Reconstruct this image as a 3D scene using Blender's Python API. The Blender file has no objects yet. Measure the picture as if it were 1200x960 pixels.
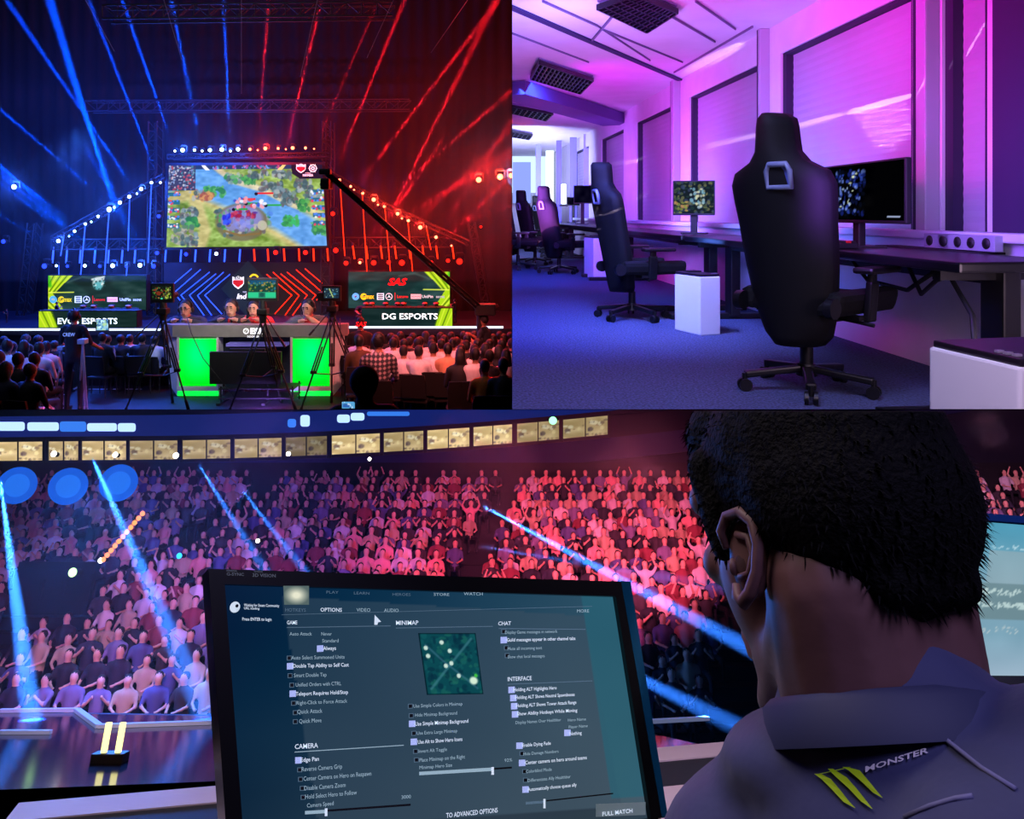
import bpy, bmesh, math, random
import numpy as np
from mathutils import Vector, Matrix, Euler, noise

S = bpy.context.scene
COL = S.collection
PI = math.pi
F = 900.0          # focal length in pixels of the 1200 x 960 frame
HZ = 250.0         # row of the horizon
rnd = random.Random(7)

# ------------------------------------------------------------------ camera
cam = bpy.data.cameras.new('camera')
cam_o = bpy.data.objects.new('camera', cam)
COL.objects.link(cam_o)
S.camera = cam_o
cam.sensor_width = 36
cam.lens = F / 1200 * 36
cam_o.rotation_euler = (PI / 2, 0, 0)
cam.shift_y = (HZ - 480) / 1200
cam.clip_start = .02
cam.clip_end = 300
S.view_settings.view_transform = 'Standard'
S.view_settings.look = 'None'
S.view_settings.gamma = 1
S.view_settings.exposure = 0
S.view_settings.use_curve_mapping = False
w = bpy.data.worlds.new('night'); S.world = w; w.use_nodes = True
w.node_tree.nodes['Background'].inputs[0].default_value = (.02, .02, .05, 1)
w.node_tree.nodes['Background'].inputs[1].default_value = 0.0

# ------------------------------------------------------------------ the three places
PHI = math.atan(400 / F)
YAW = math.atan(75 / F)
FRAME = {'A': Matrix.Identity(4), 'B': Matrix.Rotation(YAW, 4, 'Z'), 'C': Matrix.Rotation(-PHI, 4, 'X')}
ROOTS = []
CUR = ['A']


def ray(x, y):
    return Vector(((x - 600) / F, 1, (HZ - y) / F))


def PA(x, y, d):
    return ray(x, y) * d


INVC = FRAME['C'].to_3x3().inverted()
INVB = FRAME['B'].to_3x3().inverted()


def PC(x, y, d):
    r = INVC @ ray(x, y)
    return r * (d / r.y)


def PBz(x, y, z):
    """point of the office seen at a pixel, at height z"""
    r = INVB @ ray(x, y)
    return r * (z / r.z)


def PBa(x, y, a):
    """point of the office seen at a pixel, at lateral distance a"""
    r = INVB @ ray(x, y)
    return r * (a / r.x)


def PBd(x, y, d):
    r = INVB @ ray(x, y)
    return r * (d / r.y)


# ------------------------------------------------------------------ materials
def lin(c):
    return tuple(((v / 12.92) if v <= .04045 else ((v + .055) / 1.055) ** 2.4) for v in c[:3])


MATS = {}


def mat(name, col=(1, 1, 1), rough=.6, metal=0., emit=0., ecol=None, var=0., scale=8., bump=0., trans=0., spec=None, objcol=False, sheen=0.):
    if name in MATS:
        return MATS[name]
    m = bpy.data.materials.new(name)
    m.use_nodes = True
    nt = m.node_tree
    b = nt.nodes['Principled BSDF']
    c = (*lin(col), 1)
    b.inputs['Base Color'].default_value = c
    b.inputs['Roughness'].default_value = rough
    b.inputs['Metallic'].default_value = metal
    if spec is not None:
        b.inputs['Specular IOR Level'].default_value = spec
    if sheen:
        b.inputs['Sheen Weight'].default_value = sheen
    if emit:
        b.inputs['Emission Color'].default_value = (*lin(ecol or col), 1)
        b.inputs['Emission Strength'].default_value = emit
    if trans:
        b.inputs['Transmission Weight'].default_value = trans
    src = None
    if objcol:
        oi = nt.nodes.new('ShaderNodeObjectInfo')
        src = oi.outputs['Color']
        nt.links.new(src, b.inputs['Base Color'])
    if var or bump:
        tc = nt.nodes.new('ShaderNodeTexCoord')
        nz = nt.nodes.new('ShaderNodeTexNoise')
        nz.inputs['Scale'].default_value = scale
        nz.inputs['Detail'].default_value = 4
        nt.links.new(tc.outputs['Object'], nz.inputs['Vector'])
        if var:
            mx = nt.nodes.new('ShaderNodeMix'); mx.data_type = 'RGBA'; mx.blend_type = 'MULTIPLY'
            mx.inputs['Factor'].default_value = 1
            rp = nt.nodes.new('ShaderNodeMapRange')
            rp.inputs['From Min'].default_value = .3; rp.inputs['From Max'].default_value = .7
            rp.inputs['To Min'].default_value = 1 - var; rp.inputs['To Max'].default_value = 1 + var
            nt.links.new(nz.outputs['Fac'], rp.inputs['Value'])
            if src:
                nt.links.new(src, mx.inputs['A'])
            else:
                mx.inputs['A'].default_value = c
            nt.links.new(rp.outputs['Result'], mx.inputs['B'])
            nt.links.new(mx.outputs['Result'], b.inputs['Base Color'])
        if bump:
            bp = nt.nodes.new('ShaderNodeBump')
            bp.inputs['Strength'].default_value = bump
            bp.inputs['Distance'].default_value = .01
            nt.links.new(nz.outputs['Fac'], bp.inputs['Height'])
            nt.links.new(bp.outputs['Normal'], b.inputs['Normal'])
    MATS[name] = m
    return m


def glow(name, col, s=1.):
    """self-lit surface"""
    if name in MATS:
        return MATS[name]
    m = bpy.data.materials.new(name); m.use_nodes = True
    nt = m.node_tree; nt.nodes.clear()
    o = nt.nodes.new('ShaderNodeOutputMaterial'); e = nt.nodes.new('ShaderNodeEmission')
    e.inputs[0].default_value = (*lin(col), 1); e.inputs[1].default_value = s
    nt.links.new(e.outputs[0], o.inputs[0])
    MATS[name] = m
    return m


def nosample(*ms):
    """small lit surfaces: seen lit, too faint to be worth aiming light rays at"""
    for m in ms:
        m.cycles.emission_sampling = 'NONE'


def picmat(name, s=1.):
    """lit display that shows the colours stored on its mesh"""
    if name in MATS:
        return MATS[name]
    m = bpy.data.materials.new(name); m.use_nodes = True
    nt = m.node_tree; nt.nodes.clear()
    o = nt.nodes.new('ShaderNodeOutputMaterial'); e = nt.nodes.new('ShaderNodeEmission')
    a = nt.nodes.new('ShaderNodeVertexColor'); a.layer_name = 'picture'
    nt.links.new(a.outputs[0], e.inputs[0]); e.inputs[1].default_value = s
    nt.links.new(e.outputs[0], o.inputs[0])
    MATS[name] = m
    return m


def hazemat(name, dens, col=(1, 1, 1)):
    m = bpy.data.materials.new(name); m.use_nodes = True
    nt = m.node_tree; nt.nodes.clear()
    o = nt.nodes.new('ShaderNodeOutputMaterial'); v = nt.nodes.new('ShaderNodeVolumeScatter')
    v.inputs['Density'].default_value = dens
    v.inputs['Color'].default_value = (*col, 1)
    nt.links.new(v.outputs[0], o.inputs['Volume'])
    return m


# ------------------------------------------------------------------ mesh builder
class MB:
    def __init__(s, *mats):
        s.v = []; s.f = []; s.mi = []; s.sm = []
        s.mats = list(mats); s.cur = 0

    def m(s, mt):
        if mt not in s.mats:
            s.mats.append(mt)
        s.cur = s.mats.index(mt)
        return s

    def add(s, vs, fs, smooth=False, M=None):
        b = len(s.v)
        for p in vs:
            p = Vector(p)
            s.v.append(M @ p if M else p)
        for f in fs:
            s.f.append([b + i for i in f]); s.mi.append(s.cur); s.sm.append(smooth)
        return s

    def frombm(s, bm, M=None, smooth=False):
        bm.verts.ensure_lookup_table()
        for i, vv in enumerate(bm.verts):
            vv.index = i
        s.add([v.co.copy() for v in bm.verts], [[v.index for v in f.verts] for f in bm.faces], smooth, M)
        bm.free()
        return s

    def box(s, c, size, rot=None, bev=0., M=None):
        bm = bmesh.new()
        bmesh.ops.create_cube(bm, size=1)
        bmesh.ops.scale(bm, vec=Vector(size), verts=bm.verts)
        if bev:
            bmesh.ops.bevel(bm, geom=bm.edges[:], offset=min(bev, .45 * min(size)), segments=2, affect='EDGES', profile=.6)
        T = Matrix.Translation(Vector(c))
        if rot is not None:
            T = T @ Euler(rot).to_matrix().to_4x4()
        if M:
            T = M @ T
        return s.frombm(bm, T)

    def bar(s, p0, p1, wx, wz, up=(0, 0, 1), bev=0.):
        """rectangular bar from p0 to p1"""
        p0 = Vector(p0); p1 = Vector(p1)
        y = (p1 - p0); L = y.length; y.normalize()
        u = Vector(up)
        x = y.cross(u)
        if x.length < 1e-4:
            x = y.cross(Vector((1, 0, 0)))
        x.normalize(); z = x.cross(y)
        M = Matrix((x, y, z)).transposed().to_4x4(); M.translation = (p0 + p1) / 2
        return s.box((0, 0, 0), (wx, L, wz), M=M, bev=bev)

    def cyl(s, p0, p1, r0, r1=None, n=10, cap=True, smooth=True):
        p0 = Vector(p0); p1 = Vector(p1)
        r1 = r0 if r1 is None else r1
        z = (p1 - p0).normalized()
        x = z.cross(Vector((0, 0, 1)))
        if x.length < 1e-3:
            x = Vector((1, 0, 0))
        x.normalize(); y = z.cross(x)
        vs = []
        for p, r in ((p0, r0), (p1, r1)):
            for k in range(n):
                a = 2 * PI * k / n
                vs.append(p + (x * math.cos(a) + y * math.sin(a)) * r)
        fs = [[k, (k + 1) % n, n + (k + 1) % n, n + k] for k in range(n)]
        s.add(vs, fs, smooth)
        if cap:
            s.add(vs, [list(range(n))[::-1], list(range(n, 2 * n))])
        return s

    def tube(s, pts, r, n=6, rs=None):
        pts = [Vector(p) for p in pts]
        vs = []; fs = []
        nrm = None
        for i, p in enumerate(pts):
            t = (pts[min(i + 1, len(pts) - 1)] - pts[max(i - 1, 0)]).normalized()
            if nrm is None:
                nrm = t.cross(Vector((0, 0, 1)))
                if nrm.length < 1e-3:
                    nrm = t.cross(Vector((1, 0, 0)))
            nrm = (nrm - t * nrm.dot(t)).normalized()
            b = t.cross(nrm)
            rr = rs[i] if rs else r
            for k in range(n):
                a = 2 * PI * k / n
                vs.append(p + (nrm * math.cos(a) + b * math.sin(a)) * rr)
        for i in range(len(pts) - 1):
            for k in range(n):
                fs.append([i * n + k, i * n + (k + 1) % n, (i + 1) * n + (k + 1) % n, (i + 1) * n + k])
        fs.append(list(range(n))[::-1]); fs.append([(len(pts) - 1) * n + k for k in range(n)])
        return s.add(vs, fs, True)

    def ell(s, c, r, rot=None, nu=12, nv=8, M=None):
        bm = bmesh.new()
        bmesh.ops.create_uvsphere(bm, u_segments=nu, v_segments=nv, radius=1)
        bmesh.ops.scale(bm, vec=Vector(r), verts=bm.verts)
        T = Matrix.Translation(Vector(c))
        if rot is not None:
            T = T @ Euler(rot).to_matrix().to_4x4()
        if M:
            T = M @ T
        return s.frombm(bm, T, True)

    def lathe(s, prof, c=(0, 0, 0), n=20, M=None, smooth=True):
        vs = []; fs = []
        for r, z in prof:
            for k in range(n):
                a = 2 * PI * k / n
                vs.append((c[0] + r * math.cos(a), c[1] + r * math.sin(a), c[2] + z))
        for i in range(len(prof) - 1):
            for k in range(n):
                fs.append([i * n + k, i * n + (k + 1) % n, (i + 1) * n + (k + 1) % n, (i + 1) * n + k])
        return s.add(vs, fs, smooth, M)

    def prism(s, out, depth, M=None, bev=0.):
        """outline in x/z extruded along y from 0 to depth"""
        bm = bmesh.new()
        vs = [bm.verts.new((p[0], 0, p[1])) for p in out]
        f = bm.faces.new(vs)
        r = bmesh.ops.extrude_face_region(bm, geom=[f])
        nv = [g for g in r['geom'] if isinstance(g, bmesh.types.BMVert)]
        bmesh.ops.translate(bm, vec=(0, depth, 0), verts=nv)
        bmesh.ops.recalc_face_normals(bm, faces=bm.faces[:])
        if bev:
            bmesh.ops.bevel(bm, geom=bm.edges[:], offset=bev, segments=2, affect='EDGES')
        return s.frombm(bm, M)

    def quad(s, a, b, c, d):
        return s.add([a, b, c, d], [[0, 1, 2, 3]])

    def slab(s, a, b, c, d, t):
        """quad a b c d thickened by the vector t"""
        a, b, c, d, t = map(Vector, (a, b, c, d, t))
        return s.add([a, b, c, d, a + t, b + t, c + t, d + t],
                     [[0, 1, 2, 3], [7, 6, 5, 4], [0, 4, 5, 1], [1, 5, 6, 2], [2, 6, 7, 3], [3, 7, 4, 0]])

    def text(s, txt, O, ux, uy, size, bold=0., width=None, align='L', shear=0., lift=None):
        vs, fs, x0, x1 = glyphs(txt, bold, shear)
        if not vs:
            return s
        sc = size
        sx = sc if width is None else width / max(1e-6, x1 - x0)
        off = {'L': x0, 'C': (x0 + x1) / 2, 'R': x1}[align]
        O = Vector(O); ux = Vector(ux); uy = Vector(uy)
        if lift is not None:
            O = O + Vector(lift)
        return s.add([O + ux * ((p[0] - off) * sx) + uy * (p[1] * sc) for p in vs], fs)

    def build(s, name, parent=None, M=None, wn=False):
        me = bpy.data.meshes.new(name)
        me.from_pydata([tuple(M @ v if M else v) for v in s.v], [], s.f)
        for mt in s.mats:
            me.materials.append(mt)
        me.polygons.foreach_set('material_index', s.mi)
        me.polygons.foreach_set('use_smooth', s.sm)
        me.update()
        o = bpy.data.objects.new(name, me)
        COL.objects.link(o)
        if parent is not None:
            o.parent = parent
        else:
            ROOTS.append((o, CUR[0]))
        return o


_G = {}


def glyphs(txt, bold=0., shear=0.):
    k = (txt, bold, shear)
    if k in _G:
        return _G[k]
    cu = bpy.data.curves.new('lettering', 'FONT')
    cu.body = txt; cu.resolution_u = 2; cu.offset = bold; cu.shear = shear
    cu.size = 1.0
    o = bpy.data.objects.new('lettering', cu); COL.objects.link(o)
    dg = bpy.context.evaluated_depsgraph_get()
    ev = o.evaluated_get(dg)
    me = ev.to_mesh()
    vs = [(v.co.x, v.co.y) for v in me.vertices]
    fs = [list(p.vertices) for p in me.polygons]
    ev.to_mesh_clear()
    bpy.data.objects.remove(o); bpy.data.curves.remove(cu)
    x0 = min((v[0] for v in vs), default=0); x1 = max((v[0] for v in vs), default=1)
    _G[k] = (vs, fs, x0, x1)
    return _G[k]


# ------------------------------------------------------------------ things
def tag(o, label=None, cat=None, group=None, kind=None):
    if label: o['label'] = label
    if cat: o['category'] = cat
    if group: o['group'] = group
    if kind: o['kind'] = kind
    return o


def thing(name, label, cat, loc=(0, 0, 0), rz=0., group=None, rot=None, sc=1.):
    o = bpy.data.objects.new(name, None)
    COL.objects.link(o)
    o.empty_display_size = .1
    o.location = loc
    o.rotation_euler = rot if rot is not None else (0, 0, rz)
    o.scale = (sc,) * 3 if not isinstance(sc, tuple) else sc
    tag(o, label, cat, group)
    ROOTS.append((o, CUR[0]))
    return o


KIDS = {}


def kids(o):
    return [c for c in COL.objects if c.parent == o]


def dup(root, loc=None, rz=None, label=None, group=None, sc=None, tree=None, rot=None):
    r = root.copy(); COL.objects.link(r)
    ROOTS.append((r, CUR[0]))
    if loc is not None: r.location = loc
    if rz is not None: r.rotation_euler = (0, 0, rz)
    if rot is not None: r.rotation_euler = rot
    if sc is not None: r.scale = (sc,) * 3
    if label: r['label'] = label
    if group: r['group'] = group
    if tree is None:
        tree = gettree(root)
    for ch, sub in tree:
        c = ch.copy(); COL.objects.link(c); c.parent = r
        for g in sub:
            d = g.copy(); COL.objects.link(d); d.parent = c
    return r


def gettree(root):
    if root.name not in KIDS:
        KIDS[root.name] = [(c, kids(c)) for c in kids(root)]
    return KIDS[root.name]


def struct(o):
    o['kind'] = 'structure'
    return o


# ------------------------------------------------------------------ pictures on displays
class Pic:
    def __init__(s, w, h, col):
        s.w, s.h = w, h
        s.a = np.zeros((h, w, 3)); s.a[:] = col
        s.yy, s.xx = np.mgrid[0:h, 0:w].astype(float)
        s.yy = (s.yy + .5) / h; s.xx = (s.xx + .5) / w
        s.r = np.random.RandomState(w * 7 + h)

    def noise(s, n, amp, mask=None):
        """smooth blotches of n cells"""
        g = s.r.rand(n + 2, n + 2)
        fx = s.xx * n; fy = s.yy * n
        ix = fx.astype(int); iy = fy.astype(int)
        tx = fx - ix; ty = fy - iy
        v = (g[iy, ix] * (1 - tx) + g[iy, ix + 1] * tx) * (1 - ty) + (g[iy + 1, ix] * (1 - tx) + g[iy + 1, ix + 1] * tx) * ty
        v = (v - .5) * 2 * amp
        if mask is not None: v = v * mask
        s.a += v[..., None]
        return s

    def put(s, mask, col, al=1.):
        m = np.clip(mask, 0, 1)[..., None] * al
        s.a = s.a * (1 - m) + np.array(col) * m
        return s

    def rect(s, x0, y0, x1, y1, col, al=1.):
        return s.put(((s.xx >= x0) & (s.xx <= x1) & (s.yy >= y0) & (s.yy <= y1)).astype(float), col, al)

    def ell(s, cx, cy, rx, ry, col, al=1., soft=6., rot=0.):
        c, q = math.cos(rot), math.sin(rot)
        asp = s.h / s.w
        dx = s.xx - cx; dy = (s.yy - cy) * asp
        u = (dx * c + dy * q) / rx; v = (-dx * q + dy * c) / (ry * asp)
        d = np.sqrt(u * u + v * v)
        return s.put((1 - d) * soft + .5, col, al)

    def poly(s, pts, col, al=1.):
        inside = np.zeros((s.h, s.w), bool)
        n = len(pts)
        for i in range(n):
            x0, y0 = pts[i]; x1, y1 = pts[(i + 1) % n]
            if y0 == y1: continue
            c = ((y0 > s.yy) != (y1 > s.yy)) & (s.xx < (x1 - x0) * (s.yy - y0) / (y1 - y0) + x0)
            inside ^= c
        return s.put(inside.astype(float), col, al)

    def line(s, pts, wd, col, al=1., soft=1.5):
        asp = s.h / s.w
        best = np.full((s.h, s.w), 9.)
        for (x0, y0), (x1, y1) in zip(pts[:-1], pts[1:]):
            y0a, y1a = y0 * asp, y1 * asp
            dx, dy = x1 - x0, y1a - y0a
            L = dx * dx + dy * dy + 1e-9
            t = np.clip(((s.xx - x0) * dx + (s.yy * asp - y0a) * dy) / L, 0, 1)
            d = np.hypot(s.xx - x0 - t * dx, s.yy * asp - y0a - t * dy)
            best = np.minimum(best, d)
        return s.put((1 - best / wd) * soft, col, al)

    def specks(s, n, x0, y0, x1, y1, r0, r1, cols, al=.9):
        for _ in range(n):
            c = cols[s.r.randint(len(cols))]
            s.ell(x0 + (x1 - x0) * s.r.rand(), y0 + (y1 - y0) * s.r.rand(), r0 + (r1 - r0) * s.r.rand(),
                  (r0 + (r1 - r0) * s.r.rand()) * s.w / s.h, c, al, 3)
        return s

    def mesh(s, name, TL, TR, BL, BR, material, parent):
        TL, TR, BL, BR = map(lambda p: np.array(tuple(p)), (TL, TR, BL, BR))
        u = s.xx[..., None]; v = s.yy[..., None]
        u = (u - u.min()) / (u.max() - u.min()); v = (v - v.min()) / (v.max() - v.min())
        P = (TL * (1 - u) + TR * u) * (1 - v) + (BL * (1 - u) + BR * u) * v
        P = P.reshape(-1, 3)
        idx = np.arange(s.w * s.h).reshape(s.h, s.w)
        f = np.stack([idx[1:, :-1], idx[1:, 1:], idx[:-1, 1:], idx[:-1, :-1]], -1).reshape(-1, 4)
        me = bpy.data.meshes.new(name)
        me.from_pydata(P.tolist(), [], f.tolist())
        at = me.color_attributes.new('picture', 'FLOAT_COLOR', 'POINT')
        c = np.clip(s.a, 0, 1)
        c = np.where(c <= .04045, c / 12.92, ((c + .055) / 1.055) ** 2.4).reshape(-1, 3)
        c = np.concatenate([c, np.ones((len(c), 1))], 1)
        at.data.foreach_set('color', c.ravel().astype(np.float32))
        me.materials.append(material)
        me.update()
        o = bpy.data.objects.new(name, me); COL.objects.link(o)
        if parent is not None: o.parent = parent
        else: ROOTS.append((o, CUR[0]))
        return o


# ------------------------------------------------------------------ bodies
def body(name, prims, voxel, mats, parent=None, smooth=2, M=None, warp=None):
    """one continuous surface from tapered limbs ('c', p0, p1, r0, r1, mat) and rounded masses ('e', c, r, mat, rot)"""
    bm = bmesh.new()
    for p in prims:
        if p[0] == 'c':
            p0, p1, r0, r1 = Vector(p[1]), Vector(p[2]), p[3], p[4]
            for q, r in ((p0, r0), (p1, r1)):
                t = bmesh.ops.create_uvsphere(bm, u_segments=14, v_segments=9, radius=r, matrix=Matrix.Translation(q))
            d = p1 - p0
            if d.length > 1e-5:
                Mx = Matrix.Translation((p0 + p1) / 2) @ d.to_track_quat('Z', 'Y').to_matrix().to_4x4()
                bmesh.ops.create_cone(bm, cap_ends=True, segments=14, radius1=r0, radius2=r1, depth=d.length, matrix=Mx)
        else:
            Mx = Matrix.Translation(Vector(p[1]))
            if len(p) > 4: Mx = Mx @ Euler(p[4]).to_matrix().to_4x4()
            Mx = Mx @ Matrix.Diagonal((*p[2], 1))
            bmesh.ops.create_uvsphere(bm, u_segments=24, v_segments=16, radius=1, matrix=Mx)
    me = bpy.data.meshes.new(name); bm.to_mesh(me); bm.free()
    o = bpy.data.objects.new(name, me); COL.objects.link(o)
    md = o.modifiers.new('r', 'REMESH'); md.mode = 'VOXEL'; md.voxel_size = voxel
    md2 = o.modifiers.new('s', 'SMOOTH'); md2.iterations = smooth * 2; md2.factor = .5
    dg = bpy.context.evaluated_depsgraph_get()
    me2 = bpy.data.meshes.new_from_object(o.evaluated_get(dg))
    o.modifiers.clear(); o.data = me2; bpy.data.meshes.remove(me)
    me2.name = name
    n = len(me2.polygons)
    cs = np.empty(n * 3); me2.polygons.foreach_get('center', cs); cs = cs.reshape(-1, 3)
    best = np.full(n, 1e9); idx = np.zeros(n, int)
    for p in prims:
        if p[0] == 'c':
            p0, p1 = np.array(tuple(p[1])), np.array(tuple(p[2])); d = p1 - p0
            t = np.clip(((cs - p0) @ d) / max(1e-9, d @ d), 0, 1)
            ds = np.linalg.norm(cs - p0 - t[:, None] * d, axis=1) - (p[3] + (p[4] - p[3]) * t); mi = p[5]
        else:
            q = cs - np.array(tuple(p[1]))
            if len(p) > 4:
                q = q @ np.array(Euler(p[4]).to_matrix())
            r = np.array(p[2]); k = np.linalg.norm(q / r, axis=1)
            ds = (k - 1) * r.min(); mi = p[3]
        b = ds < best
        best = np.where(b, ds, best); idx = np.where(b, mi, idx)
    me2.materials.clear()
    for mt in mats: me2.materials.append(mt)
    me2.polygons.foreach_set('material_index', idx.astype(np.int32))
    me2.polygons.foreach_set('use_smooth', np.ones(n, bool))
    if warp:
        for v in me2.vertices: v.co = warp(v.co)
    if M is not None: me2.transform(M)
    me2.update()
    if parent is not None: o.parent = parent
    else: ROOTS.append((o, CUR[0]))
    return o


# ------------------------------------------------------------------ lights
def spot(a, b, col, e, deg=1.6, r=.02, blend=.8, name='spot_lamp', sx=1., sy=1., roll=0.):
    l = bpy.data.lights.new(name, 'SPOT'); o = bpy.data.objects.new(name, l); COL.objects.link(o)
    l.color = col; l.energy = e; l.spot_size = math.radians(deg); l.spot_blend = blend; l.shadow_soft_size = r
    a = Vector(a); b = Vector(b)
    o.location = a
    q = (b - a).to_track_quat('-Z', 'Y').to_matrix() @ Matrix.Rotation(roll, 3, 'Z')
    o.rotation_euler = q.to_euler(); o.scale = (sx, sy, 1)
    ROOTS.append((o, CUR[0]))
    return o


def area(a, b, col, e, w, h=None, name='area_lamp', spread=PI):
    l = bpy.data.lights.new(name, 'AREA'); o = bpy.data.objects.new(name, l); COL.objects.link(o)
    l.color = col; l.energy = e; l.shape = 'RECTANGLE'; l.size = w; l.size_y = h or w; l.spread = spread
    a = Vector(a); b = Vector(b)
    o.location = a
    o.rotation_euler = (b - a).to_track_quat('-Z', 'Y').to_euler()
    ROOTS.append((o, CUR[0]))
    return o


def point(a, col, e, r=.03, name='glow_lamp'):
    l = bpy.data.lights.new(name, 'POINT'); o = bpy.data.objects.new(name, l); COL.objects.link(o)
    l.color = col; l.energy = e; l.shadow_soft_size = r
    o.location = a
    ROOTS.append((o, CUR[0]))
    return o
M_black = mat('matt_black', (.03, .03, .035), .6, var=.2)
M_dark = mat('dark_grey', (.08, .08, .09), .55, var=.15)
M_truss = mat('truss_metal', (.16, .16, .18), .5, .3, var=.1)
M_skin = mat('skin', (.72, .53, .42), .55, var=.06, scale=20)
M_skind = mat('skin_tan', (.6, .43, .33), .55, var=.06, scale=20)
M_hair = mat('black_hair', (.04, .03, .03), .6, bump=.6, scale=60)
M_lip = mat('lips', (.55, .3, .28), .5)
M_eye = mat('eye_dark', (.05, .04, .04), .3)
# =================================================================== PLACE A: the esports stage
CUR[0] = 'A'
FL = -3.2           # hall floor
ST = -2.11          # stage top


def scr(x, y, d):
    return PA(x, y, d)


def px(d):
    return d / F


def lett(mb, txt, x0, y, d, h, width=None, bold=0., align='L', shear=0., eps=.01):
    """lettering on a surface that faces the camera: x0, y baseline in px"""
    k = px(d)
    return mb.text(txt, PA(x0, y, d) + Vector((0, -eps, 0)), (1, 0, 0), (0, 0, 1), h * k / .72, bold,
                   None if width is None else width * k, align, shear)


# ---- hall shell
m_floorA = mat('hall_carpet', (.07, .075, .11), .75, var=.25, scale=3)
struct(MB(m_floorA).slab((-16, 4, FL), (1, 4, FL), (1, 24, FL), (-16, 24, FL), (0, 0, -.1)).build('floor'))
m_wallA = mat('black_drape', (.035, .035, .05), .9, var=.3, scale=1.5)
bw = MB(m_wallA)
n = 60
vs = []
for i in range(n * 4 + 1):
    x = -17 + 18.5 * i / (n * 4)
    yy = 16.9 + .03 * math.sin(i * PI / 2)
    vs += [(x, yy, FL), (x, yy, 12)]
bw.add(vs, [[2 * i, 2 * i + 2, 2 * i + 3, 2 * i + 1] for i in range(n * 4)], True)
struct(bw.build('wall_back'))
struct(MB(mat('hall_roof', (.10, .09, .12), .9, var=.4, scale=.6)).slab((-17, 4, 7.2), (1, 4, 7.2), (1, 24, 5.2), (-17, 24, 5.2), (0, 0, .1)).build('ceiling'))

# ---- aisle tape on the floor
def on_floor(x, y, z=FL):
    r = ray(x, y); return r * (z / r.z)


def tape(pa, pb, wd, m, label, cat='tape'):
    a, b = on_floor(*pa), on_floor(*pb)
    mb = MB(m); mb.bar(a + Vector((0, 0, .006)), b + Vector((0, 0, .006)), wd, .006)
    tag(mb.build('floor_tape'), label, cat)


m_tape = mat('pale_tape', (.75, .8, .9), .5)
tape((40, 480), (119, 440), .05, m_tape, 'pale tape line along the aisle edge beside the standing crew member')
tape((119, 440), (192, 439), .05, m_tape, 'pale tape line crossing the blue lit aisle behind the caster desk')
tape((104, 456.5), (166, 456.5), .04, m_tape, 'short pale tape line across the middle of the blue lit aisle')
tape((462, 437), (552, 482), .06, m_tape, 'long tape line along the aisle under the red lit audience')

# ---- stage
m_stage = mat('stage_deck', (.13, .14, .2), .35, var=.2)
sd = MB(m_stage)
sd.slab(PA(-140, 384, 14.2) + Vector((0, 0, -.02)), PA(600, 384, 14.2) + Vector((.1, 0, -.02)), (.1, 16.6, ST), (-14, 16.6, ST), (0, 0, -.12))
st = sd.build('stage_platform')
tag(st, 'long low black stage deck running under the three lit screens', 'stage')
fr = MB(mat('stage_skirt', (.05, .05, .07), .8, var=.3)).slab((-13, 14.26, ST - .14), (0.1, 14.26, ST - .14), (0.1, 14.26, FL), (-13, 14.26, FL), (0, .04, 0))
fr.build('skirt', st)
m_led_w = glow('led_white', (.82, .88, 1.), 2.2)
e1 = MB(m_led_w).box(PA(100, 386.3, 14.15) , (PA(192, 0, 14.15).x - PA(-40, 0, 14.15).x - 0.0, .03, .034)); e1.build('edge_light', st)
e2 = MB(m_led_w).box(PA(480, 383.6, 14.15), (3.45, .03, .034)); e2.build('edge_light', st)

# ---- main screen
d0 = 15.3
ms = thing('video_wall', 'huge main screen above the stage showing a river and forest battle map', 'screen', PA(290, 290, d0 + .2))
def loc(o, p): return Vector(p) - o.location
pc = Pic(330, 172, (.50, .62, .28))
pc.noise(9, .10).noise(24, .08).noise(60, .07)
tanc = (.80, .70, .50); riv = (.36, .60, .86)
pc.line([(.16, .02), (.30, .28), (.55, .47), (.72, .66), (.95, .95)], .155, tanc, .75, 3)
pc.line([(-.05, .42), (.15, .36), (.20, .55), (.24, .8), (.20, 1.05)], .05, tanc, .7, 2)
pc.line([(.12, .0), (.28, .25), (.55, .45), (.74, .64), (1.0, .98)], .115, riv, 1, 3)
pc.line([(.25, .18), (.02, .28)], .03, (.35, .58, .82), .9, 2)
pc.line([(.30, .02), (.42, .20), (.60, .30), (.80, .50), (1., .62)], .022, (.86, .78, .60), .8, 2)
pc.noise(40, .07).noise(14, .05)
rock = [(.45, .55, .60), (.30, .42, .46), (.62, .66, .68), (.22, .33, .36), (.38, .36, .38)]
grn = [(.16, .50, .28), (.25, .62, .30), (.12, .42, .28), (.35, .68, .36)]
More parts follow.
